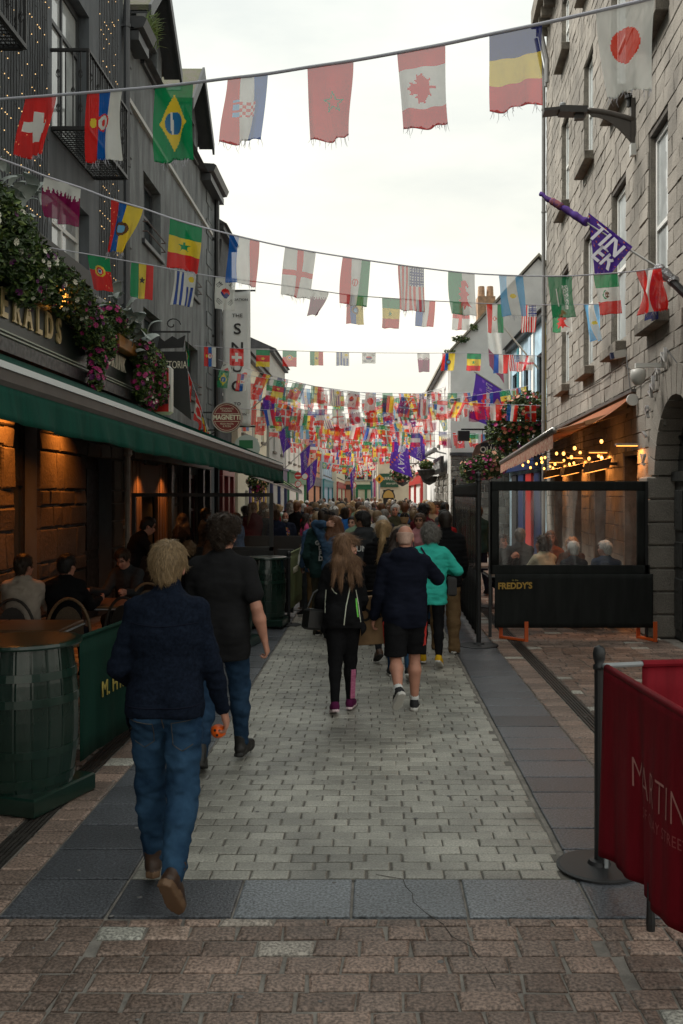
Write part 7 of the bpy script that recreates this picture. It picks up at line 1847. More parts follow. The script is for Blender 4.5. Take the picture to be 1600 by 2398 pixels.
def body_mesh(J, name, skin, res, build=1.0, hands=True, curl=1.0, ears=True, arms=1.0, legs=1.0):
 """arms / legs: share of the limb under cloth (kept slimmer there)"""
 k = J['k']
 ca = 0.72 if arms >= 1 else 1.0; cu_ = 0.72 if arms > 0 else 1.0; cl = 0.70 if legs >= 1 else 1.0; ct = 0.70 if legs > 0 else 1.0
 pts = np.array([J[q] for q in J if q not in ('k', 'Rh', 'R') and not q.startswith('foot') and not q.startswith('hand')])
 lo, hi = pts.min(0) - 0.26 * k, pts.max(0) + 0.26 * k; lo[2] = -0.01
 F = Field(lo, hi, res); Rh, h = J['Rh'], J['head']
 hp = lambda x, y, z: h + Rh @ np.array([x, y, z]) * k
 RhT = Rh.T
 F.ell(hp(0, -0.012, 0.025), np.array([0.074, 0.096, 0.092]) * k, 0, RhT)
 F.ell(hp(0, 0.028, -0.045), np.array([0.056, 0.062, 0.075]) * k, 0.03 * k, RhT)
 F.ell(hp(0, 0.058, -0.088), np.array([0.030, 0.028, 0.026]) * k, 0.02 * k, RhT)
 F.cap(hp(0, 0.088, 0.008), hp(0, 0.108, -0.030), 0.008 * k, 0.013 * k, 0.008 * k)
 for s in (-1, 1):
  if ears:
   F.ell(hp(s * 0.078, -0.005, -0.015), np.array([0.010, 0.020, 0.032]) * k, 0.006 * k, RhT)
  F.ell(hp(s * 0.030, 0.086, 0.032), np.array([0.022, 0.010, 0.008]) * k, 0.01 * k, RhT)
  F.ell(hp(s * 0.038, 0.066, -0.032), np.array([0.022, 0.022, 0.020]) * k, 0.015 * k, RhT)
 F.cap(hp(0, 0.094, -0.058), hp(0, 0.094, -0.066), 0.012 * k, 0.012 * k, 0.008 * k, sx=1.8)
 F.cap(J['neck'] - np.array([0, 0, 0.05 * k]), h - Rh @ np.array([0, 0.02, 0.06]) * k, 0.058 * k * build ** 0.5, 0.054 * k, 0.02 * k)
 F.cap(J['neck'] - np.array([0, 0, .10 * k]), J['pel'], 0.075 * k, 0.085 * k, 0.02, sx=1.3)
 for n in 'LR':
  F.cap(J['neck'] - np.array([0, 0, 0.09 * k]), J['sho' + n], 0.045 * k, 0.04 * k, 0.02)
  F.cap(J['sho' + n], J['elb' + n], 0.047 * k * build * cu_, 0.039 * k * build ** 0.7 * ca, 0.02)
  e, w = J['elb' + n], J['wri' + n]
  F.cap(e, e + (w - e) * 0.35, 0.037 * k * build ** 0.7 * ca, 0.043 * k * build ** 0.7 * ca, 0.015); F.cap(e + (w - e) * 0.35, w, 0.043 * k * build ** 0.7 * ca, 0.025 * k, 0.015)
  F.cap(J['hip' + n], J['knee' + n], 0.075 * k * build * ct, 0.052 * k * cl, 0.02)
  a, b = J['knee' + n], J['ank' + n]
  bk = np.array([0, -0.018 * k, 0])
  F.cap(a, a + (b - a) * 0.3 + bk * cl, 0.050 * k * cl, 0.058 * k * build ** 0.6 * cl, 0.02); F.cap(a + (b - a) * 0.3 + bk * cl, b, 0.058 * k * build ** 0.6 * cl, 0.034 * k * (0.8 if legs >= 1 else 1), 0.02)
  F.cap(b, b + J['foot' + n] * 0.10 * k - np.array([0, 0, 0.05 * k]), 0.034 * k, 0.03 * k, 0.02)
  if hands:
   d = J['hand' + n]; s = -1 if n == 'L' else 1
   side = np.cross(d, np.array([1.0, 0, 0])); side = side / (np.linalg.norm(side) + 1e-9)      # runs thumb-wise, forwards
   if side[1] < 0 and abs(d[2]) > 0.5: side = -side
   pal = np.cross(d, side); pal = pal / np.linalg.norm(pal)
   if pal[0] * s > 0: pal = -pal        # palm faces the thigh
   c0 = w; 
   for t in (-0.024, -0.008, 0.008, 0.024): F.cap(c0 + side * t * 0.6 * k, c0 + (d * 0.085 + side * t) * k, 0.017 * k, 0.0135 * k, 0.010 * k)
   for i, (t, ln) in enumerate(((-0.030, 0.060), (-0.010, 0.074), (0.010, 0.080), (0.030, 0.070))):
    p0 = c0 + (d * 0.088 + side * t) * k; cu = (0.55 + 0.10 * i * 0) * curl
    d1 = d * math.cos(cu * 0.8) + pal * math.sin(cu * 0.8); d2 = d * math.cos(cu * 2.2) + pal * math.sin(cu * 2.2); d3 = d * math.cos(cu * 3.4) + pal * math.sin(cu * 3.4)
    p1 = p0 + d1 * ln * 0.45 * k; p2 = p1 + d2 * ln * 0.32 * k; p3 = p2 + d3 * ln * 0.25 * k
    F.cap(p0, p1, 0.0098 * k, 0.0092 * k, 0.003); F.cap(p1, p2, 0.0092 * k, 0.0085 * k, 0.003); F.cap(p2, p3, 0.0085 * k, 0.007 * k, 0.003)
   q0 = c0 + (d * 0.025 + side * 0.026) * k; q1 = q0 + (d * 0.035 + side * 0.022 + pal * 0.018) * k; q2 = q1 + (d * 0.032 + side * 0.004 + pal * 0.014) * k
   F.cap(q0, q1, 0.014 * k, 0.011 * k, 0.008); F.cap(q1, q2, 0.011 * k, 0.0085 * k, 0.004)
 e0, e1, mo = hp(-0.030, 0.082, 0.010), hp(0.030, 0.082, 0.010), hp(0, 0.10, -0.062)
 def reg(C):
  r = np.zeros(len(C), int)
  for e in (e0, e1):
   q = (C - e) @ Rh
   r[(np.abs(q[:, 0]) < 0.017 * k) & (np.abs(q[:, 2]) < 0.0075 * k) & (np.abs(q[:, 1]) < 0.03 * k)] = 1
   r[(np.abs(q[:, 0]) < 0.022 * k) & (np.abs(q[:, 2] - 0.024 * k) < 0.0055 * k) & (np.abs(q[:, 1]) < 0.03 * k)] = 1
  q = (C - mo) @ Rh
  r[(np.abs(q[:, 0]) < 0.026 * k) & (np.abs(q[:, 2]) < 0.008 * k) & (np.abs(q[:, 1]) < 0.035 * k)] = 2
  return r
 return F.mesh(name, [skin, M_eye, M_lip], 1, reg)[0]


def top_mesh(J, name, m, res, fat=1.0, sleeve=1.0, hem=0.0, loose=1.0, collar='crew', seed=0, fold=1.0, bust=0.0, belly=0.0, hood=False, flare=1.0, puff=False, wide=1.0, seatf=0):
 """shirt or jacket: trunk, sleeves, collar, folds"""
 k = J['k']; P, W, C, N, R = J['pel'], J['waist'], J['chest'], J['neck'], J['R']
 pts = np.array([P, C, N, J['shoL'], J['shoR'], J['elbL'], J['elbR'], J['wriL'], J['wriR']])
 lo, hi = pts.min(0) - 0.30 * k, pts.max(0) + 0.22 * k; lo[2] = max(lo[2], P[2] - 0.32 * k)
 F = Field(lo, hi, res)
 f = fat
 up = lambda x, y, z: P + R @ np.array([x, y, z]) * k
 for (z0, z1, w0, w1) in ((-0.02 + hem, 0.16, 0.122 * f * flare, 0.116 * f), (0.16, 0.36, 0.116 * f, 0.124 * f ** .8), (0.36, 0.47, 0.124 * f ** .8, 0.108)):
  F.cap(up(0, 0, z0), up(0, 0.0, z1), w0 * k, w1 * k, 0.04 * k, sx=1.42 * wide)
 for s in (-1, 1):
  F.ell(up(s * 0.075, -0.055, 0.40), np.array([0.085, 0.06, 0.12]) * k, 0.05 * k)
  if bust: F.ell(up(s * 0.07, 0.10, 0.36), np.array([0.07, 0.07, 0.08]) * k * bust, 0.04 * k)
 if hem < 0.03 and seatf:
  F.cap(up(0, -0.005, -0.08), up(0, -0.005, 0.10), 0.124 * seatf * k, 0.118 * f * k, 0.03 * k, sx=1.42)
  for n, s in (('L', -1), ('R', 1)): F.ell(J['hip' + n] + np.array([s * -0.004, -0.045, 0.01]) * k, np.array([0.100, 0.104, 0.13]) * k * seatf, 0.035 * k)
 if belly: F.ell(up(0, 0.06, 0.14), np.array([0.16, 0.13, 0.17]) * k * belly, 0.06 * k)
 F.cap(up(0, 0, 0.50), N + R @ np.array([0, 0, 0.008]) * k, 0.080 * k, 0.060 * k, 0.06 * k, sx=1.15)
 for n in 'LR':
  S_, e, w = J['sho' + n], J['elb' + n], J['wri' + n]
  F.cap(up(0, -0.01, 0.515), S_ + np.array([0, 0, 0.0]), 0.066 * k, 0.060 * k * loose ** .5 * f ** .3, 0.045 * k)
  a = 0.061 * k * loose * f ** .35
  if sleeve >= 1:
   F.cap(S_, e, a, 0.052 * k * loose, 0.025 * k); F.cap(e, e + (w - e) * 0.96, 0.053 * k * loose, 0.040 * k * loose, 0.02 * k)
  else: F.cap(S_, S_ + (e - S_) * sleeve * 1.6, a, 0.062 * k * loose, 0.025 * k)
 if collar == 'high': F.cap(N - np.array([0, 0.0, 0.03 * k]), N + R @ np.array([0, 0.0, 0.078]) * k, 0.070 * k, 0.066 * k, 0.015 * k)
 if collar == 'polo': F.cap(N, N + R @ np.array([0, 0.0, 0.035]) * k, 0.066 * k, 0.062 * k, 0.006 * k)
 if hood:
  F.ell(N + R @ np.array([0, -0.075, -0.035]) * k, np.array([0.135, 0.065, 0.085]) * k, 0.02 * k)
  F.ell(N + R @ np.array([0, -0.09, -0.11]) * k, np.array([0.09, 0.045, 0.07]) * k, 0.02 * k)
  F.cap(N + R @ np.array([-0.08, 0.0, 0.0]) * k, N + R @ np.array([0.08, 0, 0]) * k, 0.05 * k, 0.05 * k, 0.02 * k)
 F.noise(0.016 * fold * k, (8, 8, 13), seed * 3.7); F.noise(0.010 * fold * k, (14, 14, 42), seed * 1.3)
 if puff:
  z = F.ax[2]; F.d -= (0.010 * np.abs(np.sin((z - P[2]) * math.pi / 0.055)) ** 0.6).astype(np.float32)[None, None, :] * (np.abs(F.d) < 0.04)
 if sleeve < 1:
  F.cut_below(-9)
 zc = P[2] + (hem - 0.055) * k
 X = F.ax[0][:, None, None]; Z = F.ax[2][None, None, :]
 hem_cut = (zc - Z) + 0.004 * np.sin(X * 18 + seed)
 trunk = np.abs(X - P[0]) < 0.175 * k * f
 F.d = np.where(trunk, np.maximum(F.d, hem_cut), F.d)
 return F.mesh(name, [m], 1)[0]


def legs_mesh(J, name, m, res, fat=1.0, length=1.0, loose=1.0, seed=0, fold=1.0, cut=None, rise=0.06):
 k = J['k']; P = J['pel']
 pts = np.array([J[a + n] for a in ('hip', 'knee', 'ank') for n in 'LR'])
 lo, hi = pts.min(0) - 0.24 * k, pts.max(0) + 0.24 * k; lo[2] = max(lo[2], 0.005)
 F = Field(lo, hi, res); f = fat
 F.cap(P + np.array([0, 0, 0.02 * k]), P + np.array([0, 0, 0.14 * k]), 0.118 * f * k, 0.112 * f * k, 0.03, sx=1.38)
 for n, s in (('L', -1), ('R', 1)):
  h, q, a = J['hip' + n], J['knee' + n], J['ank' + n]
  F.ell(h + np.array([s * -0.01, -0.05, 0.0]) * k, np.array([0.092, 0.095, 0.11]) * k * f, 0.035 * k)
  if length >= 1:
   F.cap(h, q, 0.096 * k * f, 0.066 * k * loose * f ** .5, 0.03 * k)
   bk = np.array([0, -0.012 * k, 0])
   F.cap(q, q + (a - q) * 0.35 + bk, 0.066 * k * loose * f ** .5, 0.064 * k * loose, 0.03 * k)
   F.cap(q + (a - q) * 0.35 + bk, a + (a - q) * -0.02, 0.064 * k * loose, 0.046 * k * loose, 0.03 * k)
   if loose > 1.15: F.cap(a + (q - a) * 0.10, a + (q - a) * -0.09, 0.050 * k * loose, 0.058 * k * loose, 0.02 * k)
  else:
   F.cap(h, h + (q - h) * length * 1.5, 0.098 * k * f, 0.092 * k * loose, 0.03 * k)
 F.noise(0.008 * fold * k, (11, 11, 9), seed); F.noise(0.009 * fold * k, (19, 19, 30), seed * 2 + 5)
 if length < 1:
  kz = (J['kneeL'][2] + J['kneeR'][2]) / 2; F.cut_below(kz + 0.03 * k)
 F.cut_above(P[2] + (rise + 0.03) * k)
 if cut:
  for n in 'LR': pass
 return F.mesh(name, [m], 1)[0]


def shoe_mesh(J, n, name, mats, res, boot=False, sole=0.022, size=1.0):
 k = J['k'] * size; a, fd = J['ank' + n], J['foot' + n]
 fd = fd / np.linalg.norm(fd); sd = np.cross(fd, np.array([0, 0, 1.0])); sd /= np.linalg.norm(sd); up = np.cross(sd, fd)
 o = a - up * 0.085 * J['k']
 q = lambda f, s, u: o + (fd * f + sd * s + up * u) * k
 pts = np.array([q(-0.09, 0, 0), q(0.21, 0, 0), q(0, 0, 0.2), q(0.1, 0.08, 0), q(0.1, -0.08, 0)])
 F = Field(pts.min(0) - 0.05, pts.max(0) + 0.05, res)
 F.cap(q(-0.035, 0, 0.045), q(0.05, 0, 0.045), 0.040 * k, 0.044 * k, 0.01); F.cap(q(0.05, 0, 0.045), q(0.155, 0.004, 0.032), 0.045 * k, 0.036 * k, 0.02)
 F.cap(q(-0.02, 0, 0.06), q(-0.012, 0, 0.10 if not boot else 0.15), 0.041 * k, 0.040 * k if not boot else 0.05 * k, 0.02)
 F.cap(q(0.03, 0, 0.075), q(0.10, 0, 0.055), 0.030 * k, 0.030 * k, 0.02)
 G = np.meshgrid(*F.ax, indexing='ij'); h = (G[0] - o[0]) * up[0] + (G[1] - o[1]) * up[1] + (G[2] - o[2]) * up[2]
 F.d = np.maximum(F.d, (0.004 * k - h).astype(np.float32))
 if boot: F.d = np.maximum(F.d, (h - 0.155 * k).astype(np.float32))
 else: F.d = np.maximum(F.d, (h - 0.10 * k).astype(np.float32))
 # sole
 fa = (G[0] - o[0]) * fd[0] + (G[1] - o[1]) * fd[1] + (G[2] - o[2]) * fd[2]; sa = (G[0] - o[0]) * sd[0] + (G[1] - o[1]) * sd[1] + (G[2] - o[2]) * sd[2]
 wd = np.interp(fa / k, [-0.09, -0.07, 0.0, 0.06, 0.12, 0.17, 0.20], [0.0, 0.036, 0.038, 0.042, 0.048, 0.036, 0.0]) * k
 F.d = np.minimum(F.d, np.maximum(np.abs(sa) - wd, np.abs(h - sole * k * 0.5) - sole * k * 0.55).astype(np.float32))
 def reg(C):
  hh = (C - o) @ up
  return (hh < sole * k * 1.1).astype(int)
 return F.mesh(name, mats, 1, reg)[0]


HAIRM = {}
def hairm(name, c):
 if name not in HAIRM:
  HAIRM[name] = [mat('hair_%s_%d' % (name, i), tuple(x * f for x in c), 0.5, var=0.25, scale=30, stretch=(6, 6, 1), spec=0.3) for i, f in enumerate((0.6, 1.0, 1.5))]
 return HAIRM[name]


def hair_mesh(J, name, ms, style, res, seed=0, strands=0):
 """shell of hair shaped for its style; with strands laid over it on the people seen large"""
 k = J['k']; Rh, h = J['Rh'], J['head']; hp = lambda x, y, z: h + Rh @ np.array([x, y, z]) * k; T = Rh.T
 dz = -0.62 if style in ('long', 'pony') else -0.24
 F = Field(h - np.array([0.24, 0.28, -dz + 0.02]) * k, h + np.array([0.24, 0.24, 0.24]) * k, res)
 v = 0.014 if style == 'buzz' else (0.004 if style == 'bald' else 0.016)
 F.ell(hp(0, -0.014, 0.030), np.array([0.080 + v * 0.6, 0.100 + v * .7, 0.090 + v]) * k, 0, T)
 low = {'short': -0.072, 'curly': -0.07, 'buzz': -0.07, 'bald': -0.06, 'bob': -0.14}.get(style, -0.10)
 F.ell(hp(0, -0.050, low * 0.5), np.array([0.063, 0.062, 0.075]) * k, 0.02 * k, T)
 if style == 'curly': F.ell(hp(0, 0.0, 0.07), np.array([0.090, 0.105, 0.066]) * k, 0.02 * k, T)
 if style == 'bob':
  F.ell(hp(0, -0.03, -0.02), np.array([0.110, 0.105, 0.115]) * k, 0.02 * k, T)
 G = np.meshgrid(*F.ax, indexing='ij'); L = np.stack([(G[i] - h[i]) for i in range(3)]); loc = np.einsum('ij,jxyz->ixyz', T, L) / k
 # open the face, keep the nape line
 face = np.minimum.reduce([loc[1] - (0.022 if style == 'long' else 0.045) - 0.22 * np.maximum(0, loc[2] - 0.02) - 0.0 * loc[0], 0.072 - loc[2]])
 F.d = np.maximum(F.d, (face * k).astype(np.float32))
 side = np.minimum(loc[1] + 0.028, -0.005 - loc[2]); F.d = np.maximum(F.d, (np.where(style in ('bob', 'long'), -1, side) * k).astype(np.float32))
 F.d = np.maximum(F.d, ((low - 0.012 - loc[2]) * k).astype(np.float32))
 if style == 'bald':
  F.d = np.maximum(F.d, ((loc[2] - 0.045 + 0.35 * np.maximum(0, loc[1])) * k).astype(np.float32))
 if style == 'long':
  for (x, w, e) in ((-0.07, 0.042, -0.31), (-0.03, 0.046, -0.35), (0.03, 0.046, -0.34), (0.07, 0.036, -0.29)):
   F.cap(hp(x, -0.045, 0.0), h + np.array([x * 1.35, -0.105, e * 0.45]) * k, w * k, w * 0.95 * k, 0.03 * k, sy=0.7); F.cap(h + np.array([x * 1.35, -0.105, e * 0.45]) * k, h + np.array([x * 1.7, -0.135, e]) * k, w * 0.95 * k, 0.022 * k, 0.02 * k, sy=0.65)
 if style == 'pony':
  F.ell(hp(0, -0.115, 0.075), np.array([0.035, 0.04, 0.035]) * k, 0.015 * k, T)
  F.cap(hp(0, -0.14, 0.075), h + np.array([-0.03, -0.185, -0.10]) * k, 0.026 * k, 0.034 * k, 0.015 * k); F.cap(h + np.array([-0.03, -0.185, -0.10]) * k, h + np.array([-0.085, -0.165, -0.34]) * k, 0.034 * k, 0.014 * k, 0.02 * k)
 if style == 'bun': F.ell(hp(0, -0.11, 0.085), np.array([0.05, 0.05, 0.05]) * k, 0.01 * k, T)
 a = {'curly': 0.034, 'bob': 0.04, 'buzz': 0.004, 'bald': 0.004}.get(style, 0.014)
 fr = (26, 26, 26) if style == 'curly' else ((34, 34, 30) if style == 'bob' else (60, 60, 14))
 F.noise(a * k, fr, seed)
 me, V, Q = F.mesh(name, [ms[1], ms[0], ms[2]], 1, lambda C: (np.random.RandomState(seed + 1).rand(len(C)) * 0).astype(int))
 sm = None
 if strands and len(Q):
  R_ = random.Random(seed + 3); C = V[Q].mean(1); nn = np.cross(V[Q[:, 2]] - V[Q[:, 0]], V[Q[:, 3]] - V[Q[:, 1]]); nn /= (np.linalg.norm(nn, axis=1)[:, None] + 1e-9)
  b = MB(); crown = hp(0.02, -0.055, 0.125)
  for _ in range(strands):
   i = R_.randrange(len(C)); p = C[i]; n_ = nn[i]
   if n_.dot(p - h) < 0: n_ = -n_
   fl = p - crown; fl = fl + np.array([0, 0, -0.05]) * k; fl = fl - n_ * fl.dot(n_)
   L0 = np.linalg.norm(fl)
   if L0 < 0.022 * k: continue
   fl /= L0
   sd = np.cross(n_, fl)
   ln = {'curly': 0.032, 'long': 0.10, 'pony': 0.085, 'bob': 0.048, 'short': 0.040, 'bun': 0.05, 'buzz': 0.012, 'bald': 0.01}[style] * k * R_.uniform(0.6, 1.25)
   w = (0.0017 if style != 'curly' else 0.0030) * k * R_.uniform(0.7, 1.4)
   cu = {'curly': 1.4, 'bob': 1.0}.get(style, 0.25); ph = R_.uniform(0, 6.28); mi = R_.choice((0, 0, 1, 2)); pr = []
   li = R_.uniform(0.001, 0.005 if style not in ('curly', 'bob') else 0.016) * k
   for s in range(5):
    t = s / 4; off = fl * ln * t + n_ * (0.001 * k + li * math.sin(t * 2.4)) + sd * cu * 0.014 * k * math.sin(ph + t * 4.5) + n_ * cu * 0.008 * k * (math.cos(ph + t * 4.5))
    q = p + off; ww = w * (1 - 0.85 * t); pr.append((q - sd * ww, q + n_ * ww * 0.8, q + sd * ww))
   vs = [x for tr in pr for x in tr]
   fs = []
   for s in range(4): fs += [(s * 3, s * 3 + 1, s * 3 + 4, s * 3 + 3), (s * 3 + 1, s * 3 + 2, s * 3 + 5, s * 3 + 4)]
   b.add(vs, fs, mi)
  sm = b.mesh(name + '_strands', [ms[1], ms[0], ms[2]], True)
 return me, sm


def cap_mesh(J, m, brim=True):
 """peaked cap"""
 k = J['k']; Rh, h = J['Rh'], J['head']; T = Rh.T; hp = lambda x, y, z: h + Rh @ np.array([x, y, z]) * k
 F = Field(h - 0.2 * k, h + 0.22 * k, 0.008)
 F.ell(hp(0, -0.012, 0.035), np.array([0.092, 0.112, 0.100]) * k, 0, T)
 G = np.meshgrid(*F.ax, indexing='ij'); L = np.stack([(G[i] - h[i]) for i in range(3)]); loc = np.einsum('ij,jxyz->ixyz', T, L) / k
 F.d = np.maximum(F.d, ((0.035 - loc[2]) * k).astype(np.float32))
 if brim:
  F.ell(hp(0, 0.125, 0.048), np.array([0.075, 0.085, 0.010]) * k, 0.006 * k, T)
 return F.mesh('cap', [m], 1)[0]
# ------------------------------------------------------------------ the people in the street
from mathutils.bvhtree import BVHTree
def cloth(name, c, rough=0.88, v=0.15, sc=7, bump=0.35, bs=240, sheen=0.0, **k): return mat('cloth_' + name, c, rough, var=v, scale=sc, bump=bump, bscale=bs, spec=0.06, **k)
def leath(name, c, r=0.5): return mat('leather_' + name, c, r, var=0.2, scale=20, bump=0.15)
K_black, K_navy, K_tee = cloth('black', (0.010, 0.010, 0.011)), cloth('navy', (0.010, 0.012, 0.022)), cloth('tee', (0.016, 0.016, 0.017))
K_fleece = cloth('fleece', (0.009, 0.0135, 0.025), 0.95, 0.35, 60, 0.5, 320)
K_jean = cloth('jean', (0.036, 0.084, 0.15), 0.85, col2=(0.014, 0.036, 0.075), sc=5, bs=300)
K_jeand = cloth('jean_dark', (0.017, 0.032, 0.058), 0.85, col2=(0.010, 0.018, 0.032), sc=5)
K_teal, K_khaki = cloth('teal', (0.05, 0.55, 0.44), 0.7, 0.1), cloth('khaki', (0.16, 0.10, 0.05))
K_grey, K_green, K_denim = cloth('charcoal', (0.035, 0.037, 0.04)), cloth('bottle', (0.020, 0.045, 0.043)), cloth('denim', (0.05, 0.10, 0.17), 0.85, col2=(0.03, 0.06, 0.11))
K_olive, K_pink, K_blue = cloth('olive', (0.05, 0.047, 0.033)), cloth('pink', (0.62, 0.10, 0.24)), cloth('blue', (0.11, 0.18, 0.32))
M_rub, M_wsole = mat('black_rubber', (0.014, 0.013, 0.012), 0.7), mat('white_sole', (0.60, 0.58, 0.54), 0.6)


def person(x, y, H, label, rz=0.0, pose=None, skin=0, build=1.0, top=None, legs=None, shoes=None, hair=None, res=0.009, strands=0, arms=1.0, legc=1.0, hands=True, curl=1.0, group=None, sink=0.0, noshoe=False):
 J = skeleton(H, **(pose or {}))
 t = empty('person', (x, y, -sink), label, 'person', group, rz)
 link('body', body_mesh(J, 'body', SK[skin], res, build, hands, curl, True, arms, legc), t)
 tp = dict(top); lg = dict(legs); tp.setdefault('seatf', 0 if (pose or {}).get('seat') else lg.get('fat', 1.0) * 1.02); lg.setdefault('rise', min(0.06, tp.get('hem', 0) - 0.02)); nm = tp.pop('name'); m = tp.pop('m'); T_ = link(nm, top_mesh(J, nm, m, res, **tp), t)
 nm = lg.pop('name'); m = lg.pop('m'); L_ = link(nm, legs_mesh(J, nm, m, res, **lg), t)
 if shoes and not noshoe:
  for n in 'LR': link('shoe', shoe_mesh(J, n, 'shoe', shoes[:2], min(res, 0.008), *(shoes[2:])), t)
 if hair:
  me, sm = hair_mesh(J, 'hair', hair[1], hair[0], min(res, 0.008) if strands else max(res, 0.009), hair[2] if len(hair) > 2 else 1, strands)
  hr = link('hair', me, t)
  if sm: o = link('hair_strands', sm, hr); o['kind'] = 'stuff'
 return t, J, T_, L_


def bvh(o):
 me = o.data; n = len(me.vertices); co = np.zeros(n * 3, np.float32); me.vertices.foreach_get('co', co)
 return BVHTree.FromPolygons(co.reshape(-1, 3).tolist(), [tuple(p.vertices) for p in me.polygons])


def on_back(tree, x, z, off=0.004, dr=(0, 1, 0)):
 d = Vector(dr); o = Vector((x, 0, z)) - d * 1.0
 if abs(d.x) > 0.5: o = Vector((0, x, z)) - d * 1.0
 h = tree.ray_cast(o, d)
 return (h[0] - d * off) if h[0] else None


def line_on(o, pts, r, m, name, parent, dr=(0, 1, 0), off=0.001, step=0.012):
 """a seam, piping or stripe lying on a garment"""
 tr = bvh(o); out = []
 for (a, b) in zip(pts, pts[1:]):
  n = max(2, int(math.hypot(b[0] - a[0], b[1] - a[1]) / step))
  for i in range(n + 1):
   t = i / n; p = on_back(tr, a[0] + (b[0] - a[0]) * t, a[1] + (b[1] - a[1]) * t, off, dr)
   if p is not None: out.append(p)
 if len(out) > 2:
  b = MB(); b.tube(out, r, 4, cap=False); return b.build(name, m, parent, smooth=True, fixn=False)


def text_on(o, s, m, size, x, z, parent, xs=1.0, bold=0.006):
 q = text_obj('print', s, m, size, (x, 0, z), (1, 0, 0), (0, 0, 1), None, depth=0.0, xs=xs, bold=bold)
 tr = bvh(o); me = q.data
 for v in me.vertices:
  p = on_back(tr, v.co.x, v.co.z, 0.006)
  if p is not None: v.co = p
 q.parent = parent; return q


# --- the man in the navy fleece walking ahead of the camera
t, J, T_, L_ = person(-1.03, 4.70, 1.705, 'blond man in a navy fleece and blue jeans holding a small orange pumpkin', 0.03,
 dict(sh=0.152, legL=(13, 6, 0), legR=(-9, 30, -52), armL=(-8, 17, 72, 20), armR=(2, 15, 16, 4), yaw=2, nod=4, lean=2), 1, 1.0,
 dict(name='fleece', m=K_fleece, hem=0.012, collar='high', fat=1.06, fold=0.8, seed=2, loose=1.02), dict(name='jeans', m=K_jean, loose=1.14, fold=1.7, seed=3, fat=1.07),
 [leath('brown', (0.045, 0.022, 0.012)), mat('tan_sole', (0.15, 0.085, 0.045), 0.7), True, 0.032], ('short', hairm('blond', (0.20, 0.135, 0.07)), 4), 0.0075, 5200, curl=1.25)
k = J['k']; P = J['pel']
M_st = mat('stitching', (0.07, 0.065, 0.055), 0.8)
z0 = P[2]
for s in (-1, 1):
 line_on(L_, [(s * 0.045, z0 - 0.065), (s * 0.155, z0 - 0.045)], 0.0022, M_st, 'seam', t); line_on(L_, [(s * 0.045, z0 - 0.065), (s * 0.052, z0 - 0.17), (s * 0.10, z0 - 0.20), (s * 0.150, z0 - 0.17)], 0.0022, M_st, 'seam', t)
line_on(L_, [(0.0, z0 - 0.03), (0.0, z0 - 0.10)], 0.003, M_st, 'seam', t)
line_on(T_, [(-0.17, z0 + 0.42), (0.0, z0 + 0.405), (0.17, z0 + 0.42)], 0.0028, K_navy, 'seam', t)
line_on(T_, [(-0.19, z0 + 0.022), (0.0, z0 + 0.012), (0.19, z0 + 0.022)], 0.0035, K_navy, 'seam', t)
hd = J['wriR'] + J['handR'] * 0.115 * k
q = Vector(hd) + Vector((-0.052, 0.01, -0.015))
pt = empty('pumpkin_toy', (0, 0, 0), 'small bright orange pumpkin held in the fleece wearing man\'s hand', 'toy')
pt.location = t.matrix_world @ q if False else (t.location + Matrix.Rotation(0.03, 3, 'Z') @ q)
b = MB(); n = 24; vs = []
pr = [(0.001, -0.030), (0.02, -0.032), (0.034, -0.02), (0.039, 0.0), (0.034, 0.020), (0.018, 0.031), (0.001, 0.028)]
for (r, z) in pr:
 for j in range(n): a = 2 * math.pi * j / n; rr = r * (1 + 0.06 * math.cos(a * 8)); b.v.append((rr * math.cos(a), rr * math.sin(a), z))
for i in range(len(pr) - 1):
 for j in range(n): b.f.append((i * n + j, i * n + (j + 1) % n, (i + 1) * n + (j + 1) % n, (i + 1) * n + j)); b.m.append(0)
b.build('shell', mat('orange_plastic', (0.85, 0.13, 0.01), 0.35), pt, smooth=True)
b = MB()
for (a, z) in ((-1.9, 0.012), (-1.25, 0.010), (-1.6, -0.012)): b.ball((0.0372 * math.cos(a), 0.0372 * math.sin(a), z), 0.007, 8, 5)
b.build('face_hole', M_dark, pt)

# --- the man in the black t-shirt
t, J, T_, L_ = person(-1.10, 6.90, 1.79, 'man with curly dark hair in a black t-shirt and dark jeans', -0.10,
 dict(sh=0.175, legL=(-8, 16, -20), legR=(17, 10, 4), armL=(10, 12, 25), armR=(-12, 17, 24, 6), yaw=14, nod=2), 1, 1.12,
 dict(name='t_shirt', m=K_tee, hem=-0.13, collar='crew', fat=1.13, sleeve=0.42, loose=1.22, fold=0.55, seed=5, belly=0.6), dict(name='jeans', m=cloth('jean_mid', (0.028, 0.062, 0.115), 0.85, col2=(0.014, 0.03, 0.058), sc=5), loose=1.08, fold=1.5, seed=7, fat=1.08),
 [leath('black', (0.012, 0.011, 0.010)), M_rub, True], ('curly', hairm('darkbrown', (0.030, 0.019, 0.012)), 3), 0.0085, 3000, arms=0.5, curl=1.3)
h = J['head']
b = MB(); Rh = Matrix(J['Rh'].tolist()); hh = Vector(h)
for s in (-1, 1): b.tube([hh + Rh @ Vector((s * 0.078, -0.02, 0.01)), hh + Rh @ Vector((s * 0.074, 0.085, 0.015))], 0.0025, 4)
b.tube([hh + Rh @ Vector((0.074, 0.085, 0.015)), hh + Rh @ Vector((0.0, 0.108, 0.012)), hh + Rh @ Vector((-0.074, 0.085, 0.015))], 0.003, 4); b.build('glasses', M_black, t)

